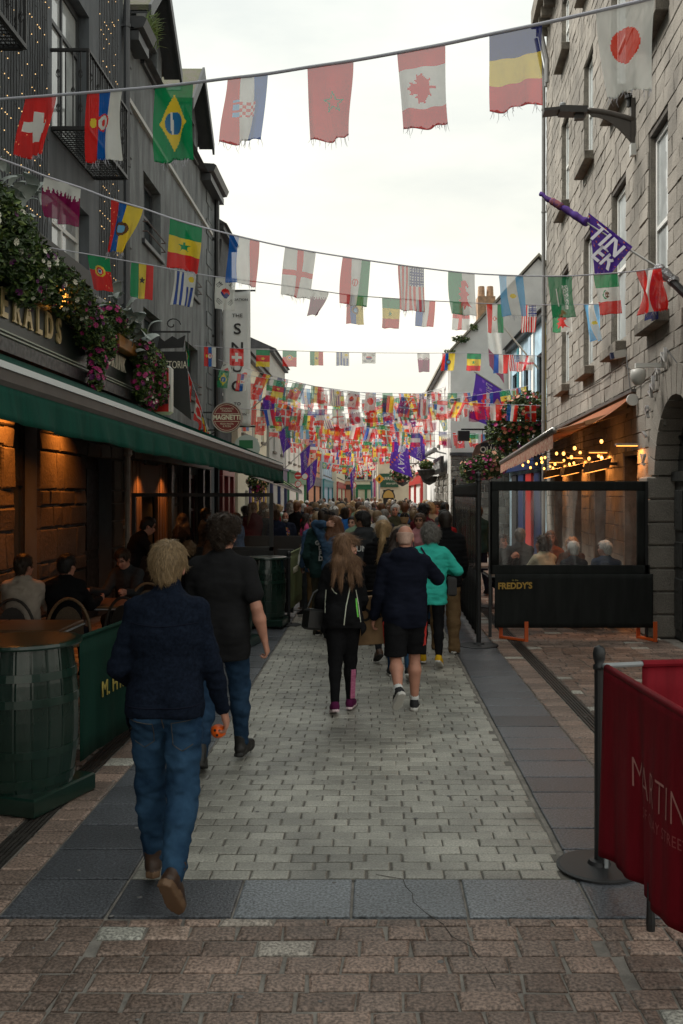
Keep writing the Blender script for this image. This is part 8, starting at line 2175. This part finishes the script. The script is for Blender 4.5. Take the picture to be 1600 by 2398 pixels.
# --- the woman with long brown hair
t, J, T_, L_ = person(-0.27, 8.62, 1.60, 'woman with long brown hair in a black sports jacket and leggings looking sideways', 0.0,
 dict(sh=0.142, hipw=0.066, legL=(-6, 14, -14), legR=(8, 5, 0), armL=(-2, 16, 30, 8), armR=(4, 12, 55, 14), yaw=78, nod=4), 0, 0.95,
 dict(name='jacket', m=K_black, hem=-0.04, collar='crew', fat=1.0, fold=1.1, seed=8, bust=0.9, flare=1.16), dict(name='leggings', m=K_black, loose=0.92, fold=0.6, seed=9, fat=1.30),
 [cloth('plum', (0.10, 0.015, 0.06)), mat('pale_pink_sole', (0.62, 0.48, 0.50), 0.6)], ('long', hairm('light_chestnut', (0.165, 0.088, 0.046)), 6), 0.0085, 3400)
WJ, Wt = J, t
z0 = J['pel'][2]; M_refl = mat('reflective_piping', (0.62, 0.64, 0.52), 0.4); M_neon = mat('neon_panel', (0.16, 0.62, 0.08), 0.6)
line_on(T_, [(0.015, z0 - 0.05), (0.035, z0 + 0.12), (0.075, z0 + 0.31), (0.09, z0 + 0.33), (0.095, z0 + 0.31)], 0.0055, M_refl, 'piping', t)
line_on(T_, [(0.165, z0 - 0.03), (0.145, z0 + 0.12), (0.120, z0 + 0.26)], 0.0045, M_refl, 'piping', t)
line_on(T_, [(0.140, z0 + 0.02), (0.128, z0 + 0.11), (0.122, z0 + 0.18)], 0.010, M_neon, 'panel', t)
line_on(T_, [(-0.15, z0 + 0.26), (-0.16, z0 + 0.14), (-0.158, z0 + 0.05)], 0.0045, M_refl, 'piping', t)
line_on(T_, [(-0.10, z0 + 0.28), (-0.075, z0 + 0.24), (-0.05, z0 + 0.225)], 0.0045, M_refl, 'piping', t)
M_ppn = mat('pink_panel', (0.48, 0.10, 0.22), 0.7, col2=(0.62, 0.22, 0.36), scale=22, stretch=(1, 1, 3))
kz, az = J['kneeR'][2], J['ankR'][2]; kx = J['kneeR'][0]
for dx in (-0.004, 0.010, 0.023): line_on(L_, [(kx + 0.022 + dx, kz - 0.09), (kx + 0.012 + dx, az + 0.02)], 0.010, M_ppn, 'panel', t)
# handbag and paper bag
b = MB(); b.cbox(-0.11, 0.11, -0.05, 0.05, 0, 0.19, 0.02)
hb = empty('handbag', (-0.53, 8.55, 0.76), 'black leather handbag hanging at the hip of the brown haired woman', 'bag'); hb.rotation_euler = (0.0, 0.15, 0.7)
b.build('bag_body', leath('bag_black', (0.010, 0.010, 0.010), 0.4), hb)
b = MB(); b.tube([(-0.10, 0, 0.21), (-0.06, 0.0, 0.33), (0.0, 0.0, 0.37), (0.06, 0.0, 0.33), (0.10, 0, 0.21)], 0.009, 6); b.build('handle', leath('bag_black', (0.010, 0.010, 0.010), 0.4), hb)
pb = empty('paper_bag', (0.06, 8.85, 0.62), 'brown paper carrier bag with dark lettering carried beside the leggings', 'bag'); pb.rotation_euler = (0.0, -0.12, -0.35)
M_kraft = mat('kraft_paper', (0.26, 0.155, 0.075), 0.8, var=0.15, scale=6, bump=0.2, bscale=20)
b = MB(); b.cbox(-0.20, 0.20, -0.07, 0.07, -0.03, 0.42, 0.006); b.build('bag_body', M_kraft, pb)
text_obj('print', 'OLE', M_black, 0.17, (0.0, -0.074, 0.26), (1, 0, 0.15), (-0.15, 0, 1), pb, bold=0.004)
b = MB(); b.tube([(-0.07, -0.04, 0.395), (-0.05, -0.04, 0.47), (0.05, -0.04, 0.47), (0.07, -0.04, 0.395)], 0.005, 5); b.build('handle', M_kraft, pb)

# --- the bald man in shorts
t, J, T_, L_ = person(0.30, 8.66, 1.70, 'bald man in a dark hoodie and black shorts with red side stripes on the phone', 0.05,
 dict(sh=0.178, legL=(-16, 40, -45), legR=(6, 6, 0), armL=(2, 13, 18, 4), armR=(46, 32, 112, 70), yaw=10, nod=10), 1, 1.12,
 dict(name='hoodie', m=K_navy, hem=-0.08, collar='crew', fat=1.17, fold=0.75, seed=11, hood=True, loose=1.2, belly=0.7), dict(name='shorts', m=K_black, length=0.66, loose=1.2, fold=1.0, seed=12, fat=1.13),
 [mat('black_knit', (0.012, 0.012, 0.013), 0.8), M_wsole, False, 0.03], ('bald', hairm('stubble', (0.43, 0.28, 0.22)), 2), 0.0085, 0, legc=0.5)
z0 = J['pel'][2]
for s in (-1, 1):
 for j in range(3):
  a = 0.015 - j * 0.020
  line_on(L_, [(a - 0.02, z0 - 0.02), (a - 0.02, z0 - 0.30)], 0.0055, mat('red_stripe', (0.55, 0.03, 0.02), 0.7), 'stripe', t, dr=(-s, 0, 0))
for n in 'LR':
 a = J['ank' + n]; d = (J['knee' + n] - a); d = d / np.linalg.norm(d)
 b = MB(); b.tube([Vector(a - d * 0.03), Vector(a + d * 0.03), Vector(a + d * 0.055)], [0.046, 0.041, 0.040], 12); b.build('sock', mat('white_sock', (0.62, 0.62, 0.60), 0.85), t, smooth=True)
w_ = Vector(J['wriR'] + J['handR'] * 0.10); b = MB(); b.cbox(-0.006, 0.006, -0.035, 0.035, -0.07, 0.07, 0.003)
o = b.build('phone', M_black, None); o.location = t.location + w_ + Vector((-0.02, 0, 0.02)); tag(o, 'black phone held to the ear of the bald man', 'phone')

# --- teal jacket
t, J, T_, L_ = person(0.68, 10.95, 1.635, 'grey curly haired woman in a turquoise jacket with a cross body strap', -0.05,
 dict(sh=0.152, legL=(14, 8, 4), legR=(-10, 22, -25), armL=(8, 14, 50, 10), armR=(10, 38, 75, 62), yaw=-14, nod=6), 0, 1.02,
 dict(name='jacket', m=K_teal, hem=-0.12, collar='high', fat=1.10, fold=1.3, seed=14, loose=1.22, flare=1.10, bust=0.8), dict(name='trousers', m=K_black, loose=0.95, fold=0.8, seed=15),
 [cloth('yellow', (0.62, 0.36, 0.02)), M_wsole], ('bob', hairm('grey', (0.165, 0.155, 0.14)), 9), 0.010, 2400)
z0 = J['pel'][2]
line_on(T_, [(-0.11, z0 + 0.50), (0.0, z0 + 0.33), (0.15, z0 + 0.14)], 0.013, cloth('strap', (0.045, 0.015, 0.05)), 'bag_strap', t)
b = MB(); b.cbox(-0.05, 0.05, -0.10, 0.10, -0.14, 0.08, 0.02); o = b.build('shoulder_bag', leath('bag_black2', (0.014, 0.012, 0.012)), None); o.location = (0.93, 10.98, 0.95); tag(o, 'small black shoulder bag at the side of the turquoise jacket', 'bag')
# --- khaki trousers
t, J, T_, L_ = person(0.93, 11.95, 1.76, 'short haired man in a black quilted jacket and khaki trousers', 0.0,
 dict(sh=0.165, legL=(12, 8, 0), legR=(-6, 8, 0), armL=(8, 10, 30), armR=(10, 12, 40, 10), yaw=-6), 1, 1.0,
 dict(name='jacket', m=K_black, hem=-0.06, collar='high', fat=1.12, fold=0.7, seed=17, loose=1.3, puff=True), dict(name='trousers', m=K_khaki, loose=1.32, fold=1.4, seed=18, fat=1.03),
 [mat('grey_suede', (0.10, 0.085, 0.075), 0.8), M_wsole], ('buzz', hairm('dark', (0.022, 0.015, 0.011)), 9), 0.010, 900)
# --- blonde ponytail, dark haired woman, hooded man, couple
person(0.13, 11.35, 1.67, 'woman with a long blonde ponytail in a black quilted hooded jacket', 0.12,
 dict(sh=0.148, legL=(-12, 25, -25), legR=(14, 8, 0), armL=(4, 8, 20), armR=(6, 9, 40), yaw=12), 0, 0.97,
 dict(name='jacket', m=K_black, hem=-0.10, fat=1.10, fold=0.6, seed=20, loose=1.3, puff=True, hood=True), dict(name='leggings', m=cloth('leggings', (0.02, 0.02, 0.024)), loose=0.88, fold=0.6, seed=21),
 [leath('brown2', (0.07, 0.035, 0.02)), M_rub], ('pony', hairm('gold', (0.36, 0.235, 0.115)), 11), 0.010, 2200)
person(0.30, 10.25, 1.61, 'woman with dark shoulder length hair in blue jeans half hidden by the bald man', 0.0,
 dict(sh=0.145, legL=(10, 8, 0), legR=(-10, 20, -20), armL=(4, 8, 20), armR=(6, 9, 40), yaw=5, nod=8), 0, 0.97,
 dict(name='coat', m=cloth('wine', (0.03, 0.012, 0.014)), hem=-0.08, fat=1.05, fold=0.8, seed=22), dict(name='jeans', m=K_jean, loose=0.95, fold=0.8, seed=23),
 [mat('black_knit', (0.012, 0.012, 0.013), 0.8), M_wsole], ('long', hairm('espresso', (0.024, 0.014, 0.010)), 12), 0.011, 1500)
t, J, T_, L_ = person(-0.10, 12.7, 1.75, 'dark haired man in a charcoal hoodie printed with white capitals', 0.0,
 dict(sh=0.165, legL=(12, 8, 0), legR=(-10, 20, -20), armL=(6, 10, 40), armR=(6, 10, 30), yaw=-55, nod=6), 2, 1.0,
 dict(name='hoodie', m=K_grey, hem=-0.05, fat=1.08, fold=0.9, seed=24, hood=True, loose=1.2), dict(name='trousers', m=K_black, loose=1.05, seed=25), [K_black, M_wsole], ('short', hairm('black', (0.012, 0.010, 0.009)), 13), 0.011, 1500)
text_on(T_, 'MOUNTAIN', mat('white_print', (0.55, 0.55, 0.53), 0.8), 0.105, 0.0, J['pel'][2] + 0.33, t, bold=0.003)
t, J, T_, L_ = person(-0.68, 13.2, 1.775, 'man in a dark cap and bottle green jacket with white print down the back', -0.15,
 dict(sh=0.165, legL=(8, 8, 0), legR=(-6, 12, 0), armL=(-4, 14, 55, 10), armR=(6, 12, 40), yaw=5, nod=5), 1, 1.05,
 dict(name='jacket', m=K_green, hem=-0.06, fat=1.12, fold=1.1, seed=26, loose=1.25, hood=True), dict(name='trousers', m=K_olive, loose=1.2, seed=27, fold=1.2), [K_black, M_wsole], ('short', hairm('darkbrown', (0.030, 0.019, 0.012)), 3), 0.011, 0)
text_on(T_, 'GOOD\nDAY\nFOR\nDAY', mat('white_print', (0.55, 0.55, 0.53), 0.8), 0.085, 0.04, J['pel'][2] + 0.26, t, bold=0.004)
link('cap', cap_mesh(J, K_black), t)
person(-0.50, 12.75, 1.68, 'auburn haired person in a denim jacket with a raised arm behind the head', 0.1,
 dict(sh=0.15, legL=(8, 8, 0), legR=(-8, 16, 0), armL=(150, 25, 118, 60), armR=(6, 12, 30), yaw=0, nod=5, lean=4), 0, 0.97,
 dict(name='denim_jacket', m=K_denim, hem=-0.08, fat=1.06, fold=1.3, seed=28, loose=1.2), dict(name='trousers', m=K_olive, loose=1.1, seed=29), [K_black, M_wsole], ('long', hairm('auburn', (0.12, 0.05, 0.022)), 14), 0.011, 1200)
# facing the camera beyond the terrace screen
t, J, T_, L_ = person(-2.0, 21.6, 1.56, 'grey bearded bald man in a navy t-shirt with a colourful print facing the camera', math.pi + 0.1,
 dict(sh=0.175, legL=(2, 4, 0), legR=(-2, 4, 0), armL=(8, 12, 50), armR=(8, 12, 20), nod=4), 1, 1.15,
 dict(name='t_shirt', m=cloth('navy_tee', (0.016, 0.020, 0.035)), hem=-0.04, fat=1.22, sleeve=0.45, loose=1.3, seed=30, belly=1.0), dict(name='trousers', m=K_jeand, loose=1.1, seed=31), [K_black, M_wsole], ('bald', hairm('stubble', (0.43, 0.28, 0.22)), 2), 0.012, 0, arms=0.5)
tr = bvh(T_); RP = random.Random(3); bs = [MB() for _ in range(4)]
for i in range(60):
 a, r = RP.uniform(0, 6.28), RP.uniform(0, 1) ** 0.6; x, z = 0.105 * r * math.cos(a), J['pel'][2] + 0.30 + 0.10 * r * math.sin(a)
 p = on_back(tr, x, z, 0.004, (0, -1, 0))
 if p is not None: s = RP.uniform(0.010, 0.022); bs[i % 4].quad(p + Vector((-s, 0, -s)), p + Vector((s, 0, -s * .4)), p + Vector((s * .7, 0, s)), p + Vector((-s * .5, 0, s * .6)))
for b, m in zip(bs, (p_yel, mat('orange_print', (0.5, 0.14, 0.03), 0.7), mat('blue_print', (0.08, 0.15, 0.45), 0.7), mat('rose_print', (0.5, 0.12, 0.2), 0.7))):
 o = b.build('print', m, t, fixn=False); o['kind'] = 'stuff'
h = J['head']; F = Field(h + np.array([-0.12, -0.05, -0.22]), h + np.array([0.12, 0.18, 0.05]), 0.008); F.ell(h + np.array([0, 0.062, -0.075]), [0.062, 0.058, 0.055], 0.01); F.noise(0.02, (60, 60, 40)); F.cut_above(h[2] - 0.045)
link('beard', F.mesh('beard', [mat('grey_beard', (0.35, 0.33, 0.31), 0.8, var=0.3, scale=60)], 1)[0], t)
person(-1.45, 20.6, 1.55, 'dark haired woman in a bright pink jacket talking to a friend', -1.2, dict(sh=0.145, armL=(20, 10, 70), armR=(10, 10, 60), yaw=-10), 1, 1.0,
 dict(name='jacket', m=K_pink, hem=-0.06, fat=1.08, fold=1.0, seed=33, loose=1.2), dict(name='jeans', m=K_jeand, seed=34), [K_black, M_wsole], ('long', hairm('espresso', (0.024, 0.014, 0.010)), 15), 0.012, 900)
person(-2.75, 19.2, 1.60, 'man in a pale blue shirt lifting food to his mouth behind the glass screen', 1.35, dict(sh=0.16, armL=(50, 8, 110, 10), armR=(48, 8, 112, 10), nod=14), 1, 1.05,
 dict(name='shirt', m=K_blue, hem=-0.06, fat=1.08, seed=35, loose=1.2), dict(name='jeans', m=K_jeand, seed=36), [K_black, M_wsole], ('short', hairm('brown', (0.07, 0.04, 0.025)), 16), 0.012, 600)
person(-3.30, 18.6, 1.70, 'man in a dark suit standing behind the glass screen', -1.1, dict(sh=0.165, yaw=0), 3, 1.0,
 dict(name='jacket', m=cloth('suit', (0.012, 0.016, 0.028)), hem=-0.08, fat=1.02, seed=37, loose=1.1), dict(name='trousers', m=K_navy, seed=38), [K_black, M_rub], ('short', hairm('black', (0.012, 0.010, 0.009)), 17), 0.012, 400)
person(-3.55, 17.6, 1.62, 'long dark haired woman in black with her back to the glass screen', 0.2, dict(sh=0.145), 0, 1.0,
 dict(name='coat', m=K_black, hem=-0.12, fat=1.02, seed=39), dict(name='trousers', m=K_black, seed=40), [K_black, M_rub], ('long', hairm('espresso', (0.024, 0.014, 0.010)), 18), 0.012, 800)

# --- seated guests
SEAT = dict(legL=(84, 84, 0), legR=(80, 88, 0), seat=0.53)
def sit(x, y, rz, label, top, hair, skin=1, H=1.72, pose=None, build=1.0, strands=700, group=None, legs=None):
 p = dict(SEAT); p.update(dict(sh=0.158, armL=(40, 10, 60), armR=(40, 10, 60)))
 if pose: p.update(pose)
 return person(x, y, H, label, rz, p, skin, build, dict(dict(hem=0.0, fat=1.08, loose=1.15, seed=int(x * 10 + y * 7) % 50, name='top'), **top), dict(name='trousers', m=legs or K_navy, seed=4), [K_black, M_rub], hair, 0.011, strands, group=group)
sit(-3.72, 10.0, 0.1, 'seated person in a white top with dark hair on the pub terrace', dict(m=cloth('ivory', (0.42, 0.36, 0.30)), name='sweater'), ('short', hairm('darkbrown', (0.030, 0.019, 0.012)), 21), pose=dict(yaw=30))
sit(-3.30, 10.05, 0.0, 'seated person all in black with dark hair on the pub terrace', dict(m=K_black, name='sweater'), ('short', hairm('black', (0.012, 0.010, 0.009)), 22), pose=dict(lean=6, yaw=20), build=1.1)
sit(-3.05, 11.9, math.pi - 0.3, 'seated person with glasses facing the camera across the terrace table', dict(m=K_grey, name='sweater'), ('short', hairm('darkbrown', (0.030, 0.019, 0.012)), 23), pose=dict(lean=12, nod=20))
sit(-2.75, 14.1, 0.1, 'seated guest with light brown hair below the glass screen', dict(m=K_black, name='sweater'), ('bob', hairm('sand', (0.20, 0.13, 0.07)), 24), H=1.60)
sit(-2.40, 14.0, 0.2, 'seated guest with long brown hair next to the light brown haired one', dict(m=K_black, name='sweater'), ('long', hairm('chestnut', (0.115, 0.055, 0.028)), 25), H=1.66)
person(-3.45, 13.2, 1.72, 'waiter in black leaning forward in the dark beside the pub door', -1.2, dict(sh=0.16, lean=24, armL=(40, 8, 30), armR=(40, 8, 30)), 1, 1.0,
 dict(name='shirt', m=K_black, hem=-0.02, fat=1.04, seed=41, sleeve=0.5, loose=1.2), dict(name='trousers', m=K_black, seed=42), [K_black, M_rub], ('short', hairm('black', (0.012, 0.010, 0.009)), 26), 0.012, 300, arms=0.5)
GF = 'guests behind the clear windbreak window'
sit(2.62, 14.35, 0.55, 'seated guest in a cream jumper behind the clear window', dict(m=cloth('cream', (0.50, 0.44, 0.30)), name='jumper'), ('bob', hairm('darkbrown', (0.030, 0.019, 0.012)), 27), H=1.74, pose=dict(yaw=-30), group=GF)
sit(2.95, 13.75, 0.3, 'seated guest with white hair and a dark jacket behind the clear window', dict(m=K_navy, name='jacket'), ('short', hairm('white', (0.50, 0.49, 0.47)), 28), H=1.62, group=GF)
sit(3.42, 13.75, -0.2, 'seated guest with white hair turned sideways in navy by the wall', dict(m=cloth('navy2', (0.02, 0.03, 0.06)), name='jacket'), ('short', hairm('white', (0.50, 0.49, 0.47)), 29), H=1.64, pose=dict(yaw=-60), group=GF)
sit(3.25, 15.3, math.pi - 0.4, 'seated guest with copper hair facing out through the clear window', dict(m=cloth('brown_top', (0.06, 0.03, 0.02)), name='jumper'), ('bob', hairm('copper', (0.40, 0.20, 0.07)), 30), H=1.60, pose=dict(yaw=20), group=GF)
sit(2.15, 15.6, math.pi + 0.5, 'seated guest with long dark hair and folded hands facing out', dict(m=K_black, name='jumper'), ('long', hairm('espresso', (0.024, 0.014, 0.010)), 31), H=1.66, pose=dict(armL=(45, 0, 95, 20), armR=(45, 0, 95, 20)), group=GF)
sit(2.55, 16.2, 0.1, 'seated guest with short grey hair deeper inside the enclosed terrace', dict(m=K_grey, name='jumper'), ('short', hairm('grey', (0.165, 0.155, 0.14)), 32), H=1.82, group=GF)
sit(3.05, 16.1, math.pi, 'seated guest with sunglasses pushed up on brown hair inside', dict(m=cloth('rust', (0.20, 0.07, 0.03)), name='jumper'), ('long', hairm('chestnut', (0.115, 0.055, 0.028)), 33), H=1.74, group=GF)
person(2.1, 18.6, 1.74, 'man standing in dark green inside the enclosed terrace', 0.3, dict(sh=0.165), 1, 1.0, dict(name='jumper', m=K_green, hem=-0.04, fat=1.05, seed=44), dict(name='trousers', m=K_navy, seed=45), [K_black, M_rub], ('short', hairm('darkbrown', (0.030, 0.019, 0.012)), 34), 0.012, 300)

# --- the crowd
CT = [('black', (0.011, 0.011, 0.012)), ('navy', (0.014, 0.019, 0.038)), ('grey', (0.09, 0.09, 0.09)), ('charcoal', (0.03, 0.031, 0.034)), ('maroon', (0.11, 0.016, 0.022)), ('denim blue', (0.06, 0.11, 0.20)), ('beige', (0.34, 0.27, 0.19)),
      ('white', (0.62, 0.61, 0.58)), ('olive', (0.06, 0.06, 0.035)), ('dusty pink', (0.42, 0.19, 0.20)), ('bright blue', (0.03, 0.14, 0.42)), ('red', (0.42, 0.025, 0.025)), ('brown', (0.085, 0.045, 0.025)), ('pale green', (0.20, 0.28, 0.19)), ('mustard', (0.38, 0.22, 0.04))]
HC = [('black', 'black', (0.012, 0.010, 0.009)), ('dark brown', 'darkbrown', (0.030, 0.019, 0.012)), ('brown', 'brown', (0.07, 0.04, 0.025)), ('auburn', 'auburn', (0.12, 0.05, 0.022)), ('blonde', 'gold', (0.36, 0.235, 0.115)), ('grey', 'grey', (0.165, 0.155, 0.14)), ('white', 'white', (0.50, 0.49, 0.47)), ('sandy', 'sand', (0.20, 0.13, 0.07))]
PROT = []
for i, (st, gar, ps, kw) in enumerate((
  ('short', 'jacket', dict(sh=0.163, legL=(12, 8, 0), legR=(-10, 20, -20), armL=(6, 9, 25), armR=(-4, 10, 30), yaw=8), dict(loose=1.15)),
  ('long', 'jacket', dict(sh=0.145, legL=(-10, 20, -20), legR=(12, 8, 0), armL=(6, 8, 50), armR=(6, 9, 25), yaw=-20), dict(loose=1.1, bust=0.8)),
  ('short', 'hoodie', dict(sh=0.17, legL=(6, 8, 0), legR=(-6, 12, 0), armL=(10, 10, 60), armR=(4, 10, 25), yaw=-30, nod=8), dict(loose=1.25, hood=True, fat=1.12)),
  ('pony', 'top', dict(sh=0.145, legL=(12, 8, 0), legR=(-8, 16, -12), armL=(4, 8, 30), armR=(20, 9, 70), yaw=25), dict(loose=1.05, bust=0.8)),
  ('buzz', 't-shirt', dict(sh=0.17, legL=(6, 8, 0), legR=(-8, 14, 0), armL=(4, 12, 20), armR=(6, 12, 40), yaw=-5), dict(loose=1.25, sleeve=0.45, fat=1.12, belly=0.6)),
  ('bob', 'coat', dict(sh=0.15, legL=(-6, 14, 0), legR=(10, 8, 0), armL=(8, 9, 50), armR=(4, 9, 40), yaw=40), dict(loose=1.2, hem=-0.16, fat=1.08)),
  ('bun', 'jumper', dict(sh=0.148, legL=(8, 8, 0), legR=(-8, 14, 0), armL=(4, 8, 30), armR=(4, 8, 20), yaw=-12), dict(loose=1.1, bust=0.7)),
  ('curly', 'anorak', dict(sh=0.16, legL=(-8, 14, 0), legR=(10, 8, 0), armL=(6, 9, 30), armR=(6, 9, 30), yaw=0, nod=6), dict(loose=1.25, fat=1.1, hood=True)))):
 J = skeleton(1.70, **ps); R_ = 0.014
 kw = dict(dict(hem=-0.06, fat=1.05, seed=50 + i, seatf=1.03), **kw)
 parts = [('body', body_mesh(J, 'body', SK[0], 0.012, 1.0, True, 1.0, True, 0.5 if 'sleeve' in kw else 1.0, 1.0)), (gar.replace('-', '_'), top_mesh(J, gar, K_grey, R_, **kw)), ('trousers', legs_mesh(J, 'trousers', K_jeand, R_, seed=60 + i, rise=-0.08))]
 parts += [('shoe', shoe_mesh(J, n, 'shoe', [K_black, M_wsole], 0.012)) for n in 'LR']
 me, sm = hair_mesh(J, 'hair', hairm('brown', (0.07, 0.04, 0.025)), st, 0.010, 70 + i, 420)
 PROT.append((st, gar, parts, me, sm, cap_mesh(J, K_black) if i in (0, 2, 4) else None))
RC = random.Random(21); used = set(); n_people = 0
HN = {'short': 'short {} hair', 'long': 'long {} hair', 'pony': 'a {} ponytail', 'buzz': 'cropped {} hair', 'bob': 'a {} bob', 'bun': '{} hair in a bun', 'curly': 'curly {} hair'}
spots = []
y = 14.4
while y < 64:
 xa, xb = (-0.95 if y < 20.5 else -2.9), (1.35 if y < 18 else (2.0 if y < 31 else 1.9))
 x = xa + RC.uniform(0, 0.4)
 while x < xb:
  spots.append((x + RC.uniform(-0.1, 0.1), y + RC.uniform(-0.35, 0.35))); x += RC.uniform(0.55, 0.95) * (1 if y < 34 else 1.25)
 y += 1.05 if y < 24 else (1.6 if y < 40 else 3.2)
for (x, y) in ((-2.35, 20.9), (-1.75, 21.0), (-1.1, 21.2), (-2.9, 21.5), (-2.6, 22.4), (-1.5, 22.2)): spots.append((x, y))
for (x, y) in spots:
 if any(abs(x - a) < 0.45 and abs(y - b_) < 0.5 for (a, b_) in ((-2.0, 21.6), (-1.45, 20.6))): continue
 for _ in range(60):
  pi_ = RC.randrange(8); ci = RC.choice((0, 1, 2, 2, 3, 4, 5, 5, 6, 6, 7, 7, 8, 9, 9, 10, 10, 11, 11, 12, 13, 14)); hi_ = RC.choice((0, 1, 2, 2, 3, 4, 4, 5, 6, 7, 7)); capd = PROT[pi_][5] is not None and RC.random() < 0.3
  face = RC.random() < (0.22 if y < 40 else 0.4)
  key = (PROT[pi_][1], ci, hi_, capd, face)
  if key not in used: break
 used.add(key)
 st, gar, parts, hm, hs, cm_ = PROT[pi_]
 hn, hk, hc = HC[hi_]; cn, cc = CT[ci]
 hl = HN[st].format(hn)
 lab = 'person in %s %s with %s%s%s' % (cn, gar, hl, ' under a %s cap' % ('white' if hi_ % 2 else 'black') if capd else '', ' facing us' if face else '')
 t = empty('person', (x, y, 0), lab, 'person', 'crowd filling the street', (math.pi if face else 0) + RC.uniform(-0.5, 0.5))
 s = RC.uniform(0.93, 1.06) * (1.0 if y < 30 else 0.985); t.scale = (s, s, s)
 cmt = cloth('crowd_' + cn.replace(' ', '_'), cc); tmt = RC.choice((K_jeand, K_jean, K_black, K_khaki, K_navy, K_grey)); sk = SK[RC.choice((0, 0, 1, 1, 2, 3))]; hmats = hairm(hk, hc)
 def setm(o, i, m): o.material_slots[i].link = 'OBJECT'; o.material_slots[i].material = m
 for nm, me in parts:
  if y > 30 and nm == 'shoe': continue
  o = link(nm, me, t)
  if nm == 'body': setm(o, 0, sk)
  elif nm == 'trousers': setm(o, 0, tmt)
  elif nm != 'shoe': setm(o, 0, cmt)
 o = link('hair', hm, t)
 for i in range(3): setm(o, i, hmats[(1, 0, 2)[i]])
 if y < 26:
  o2 = link('hair_strands', hs, o); o2['kind'] = 'stuff'
  for i in range(3): setm(o2, i, hmats[(1, 0, 2)[i]])
 if capd: o = link('cap', cm_, t); setm(o, 0, M_white if hi_ % 2 else K_black)
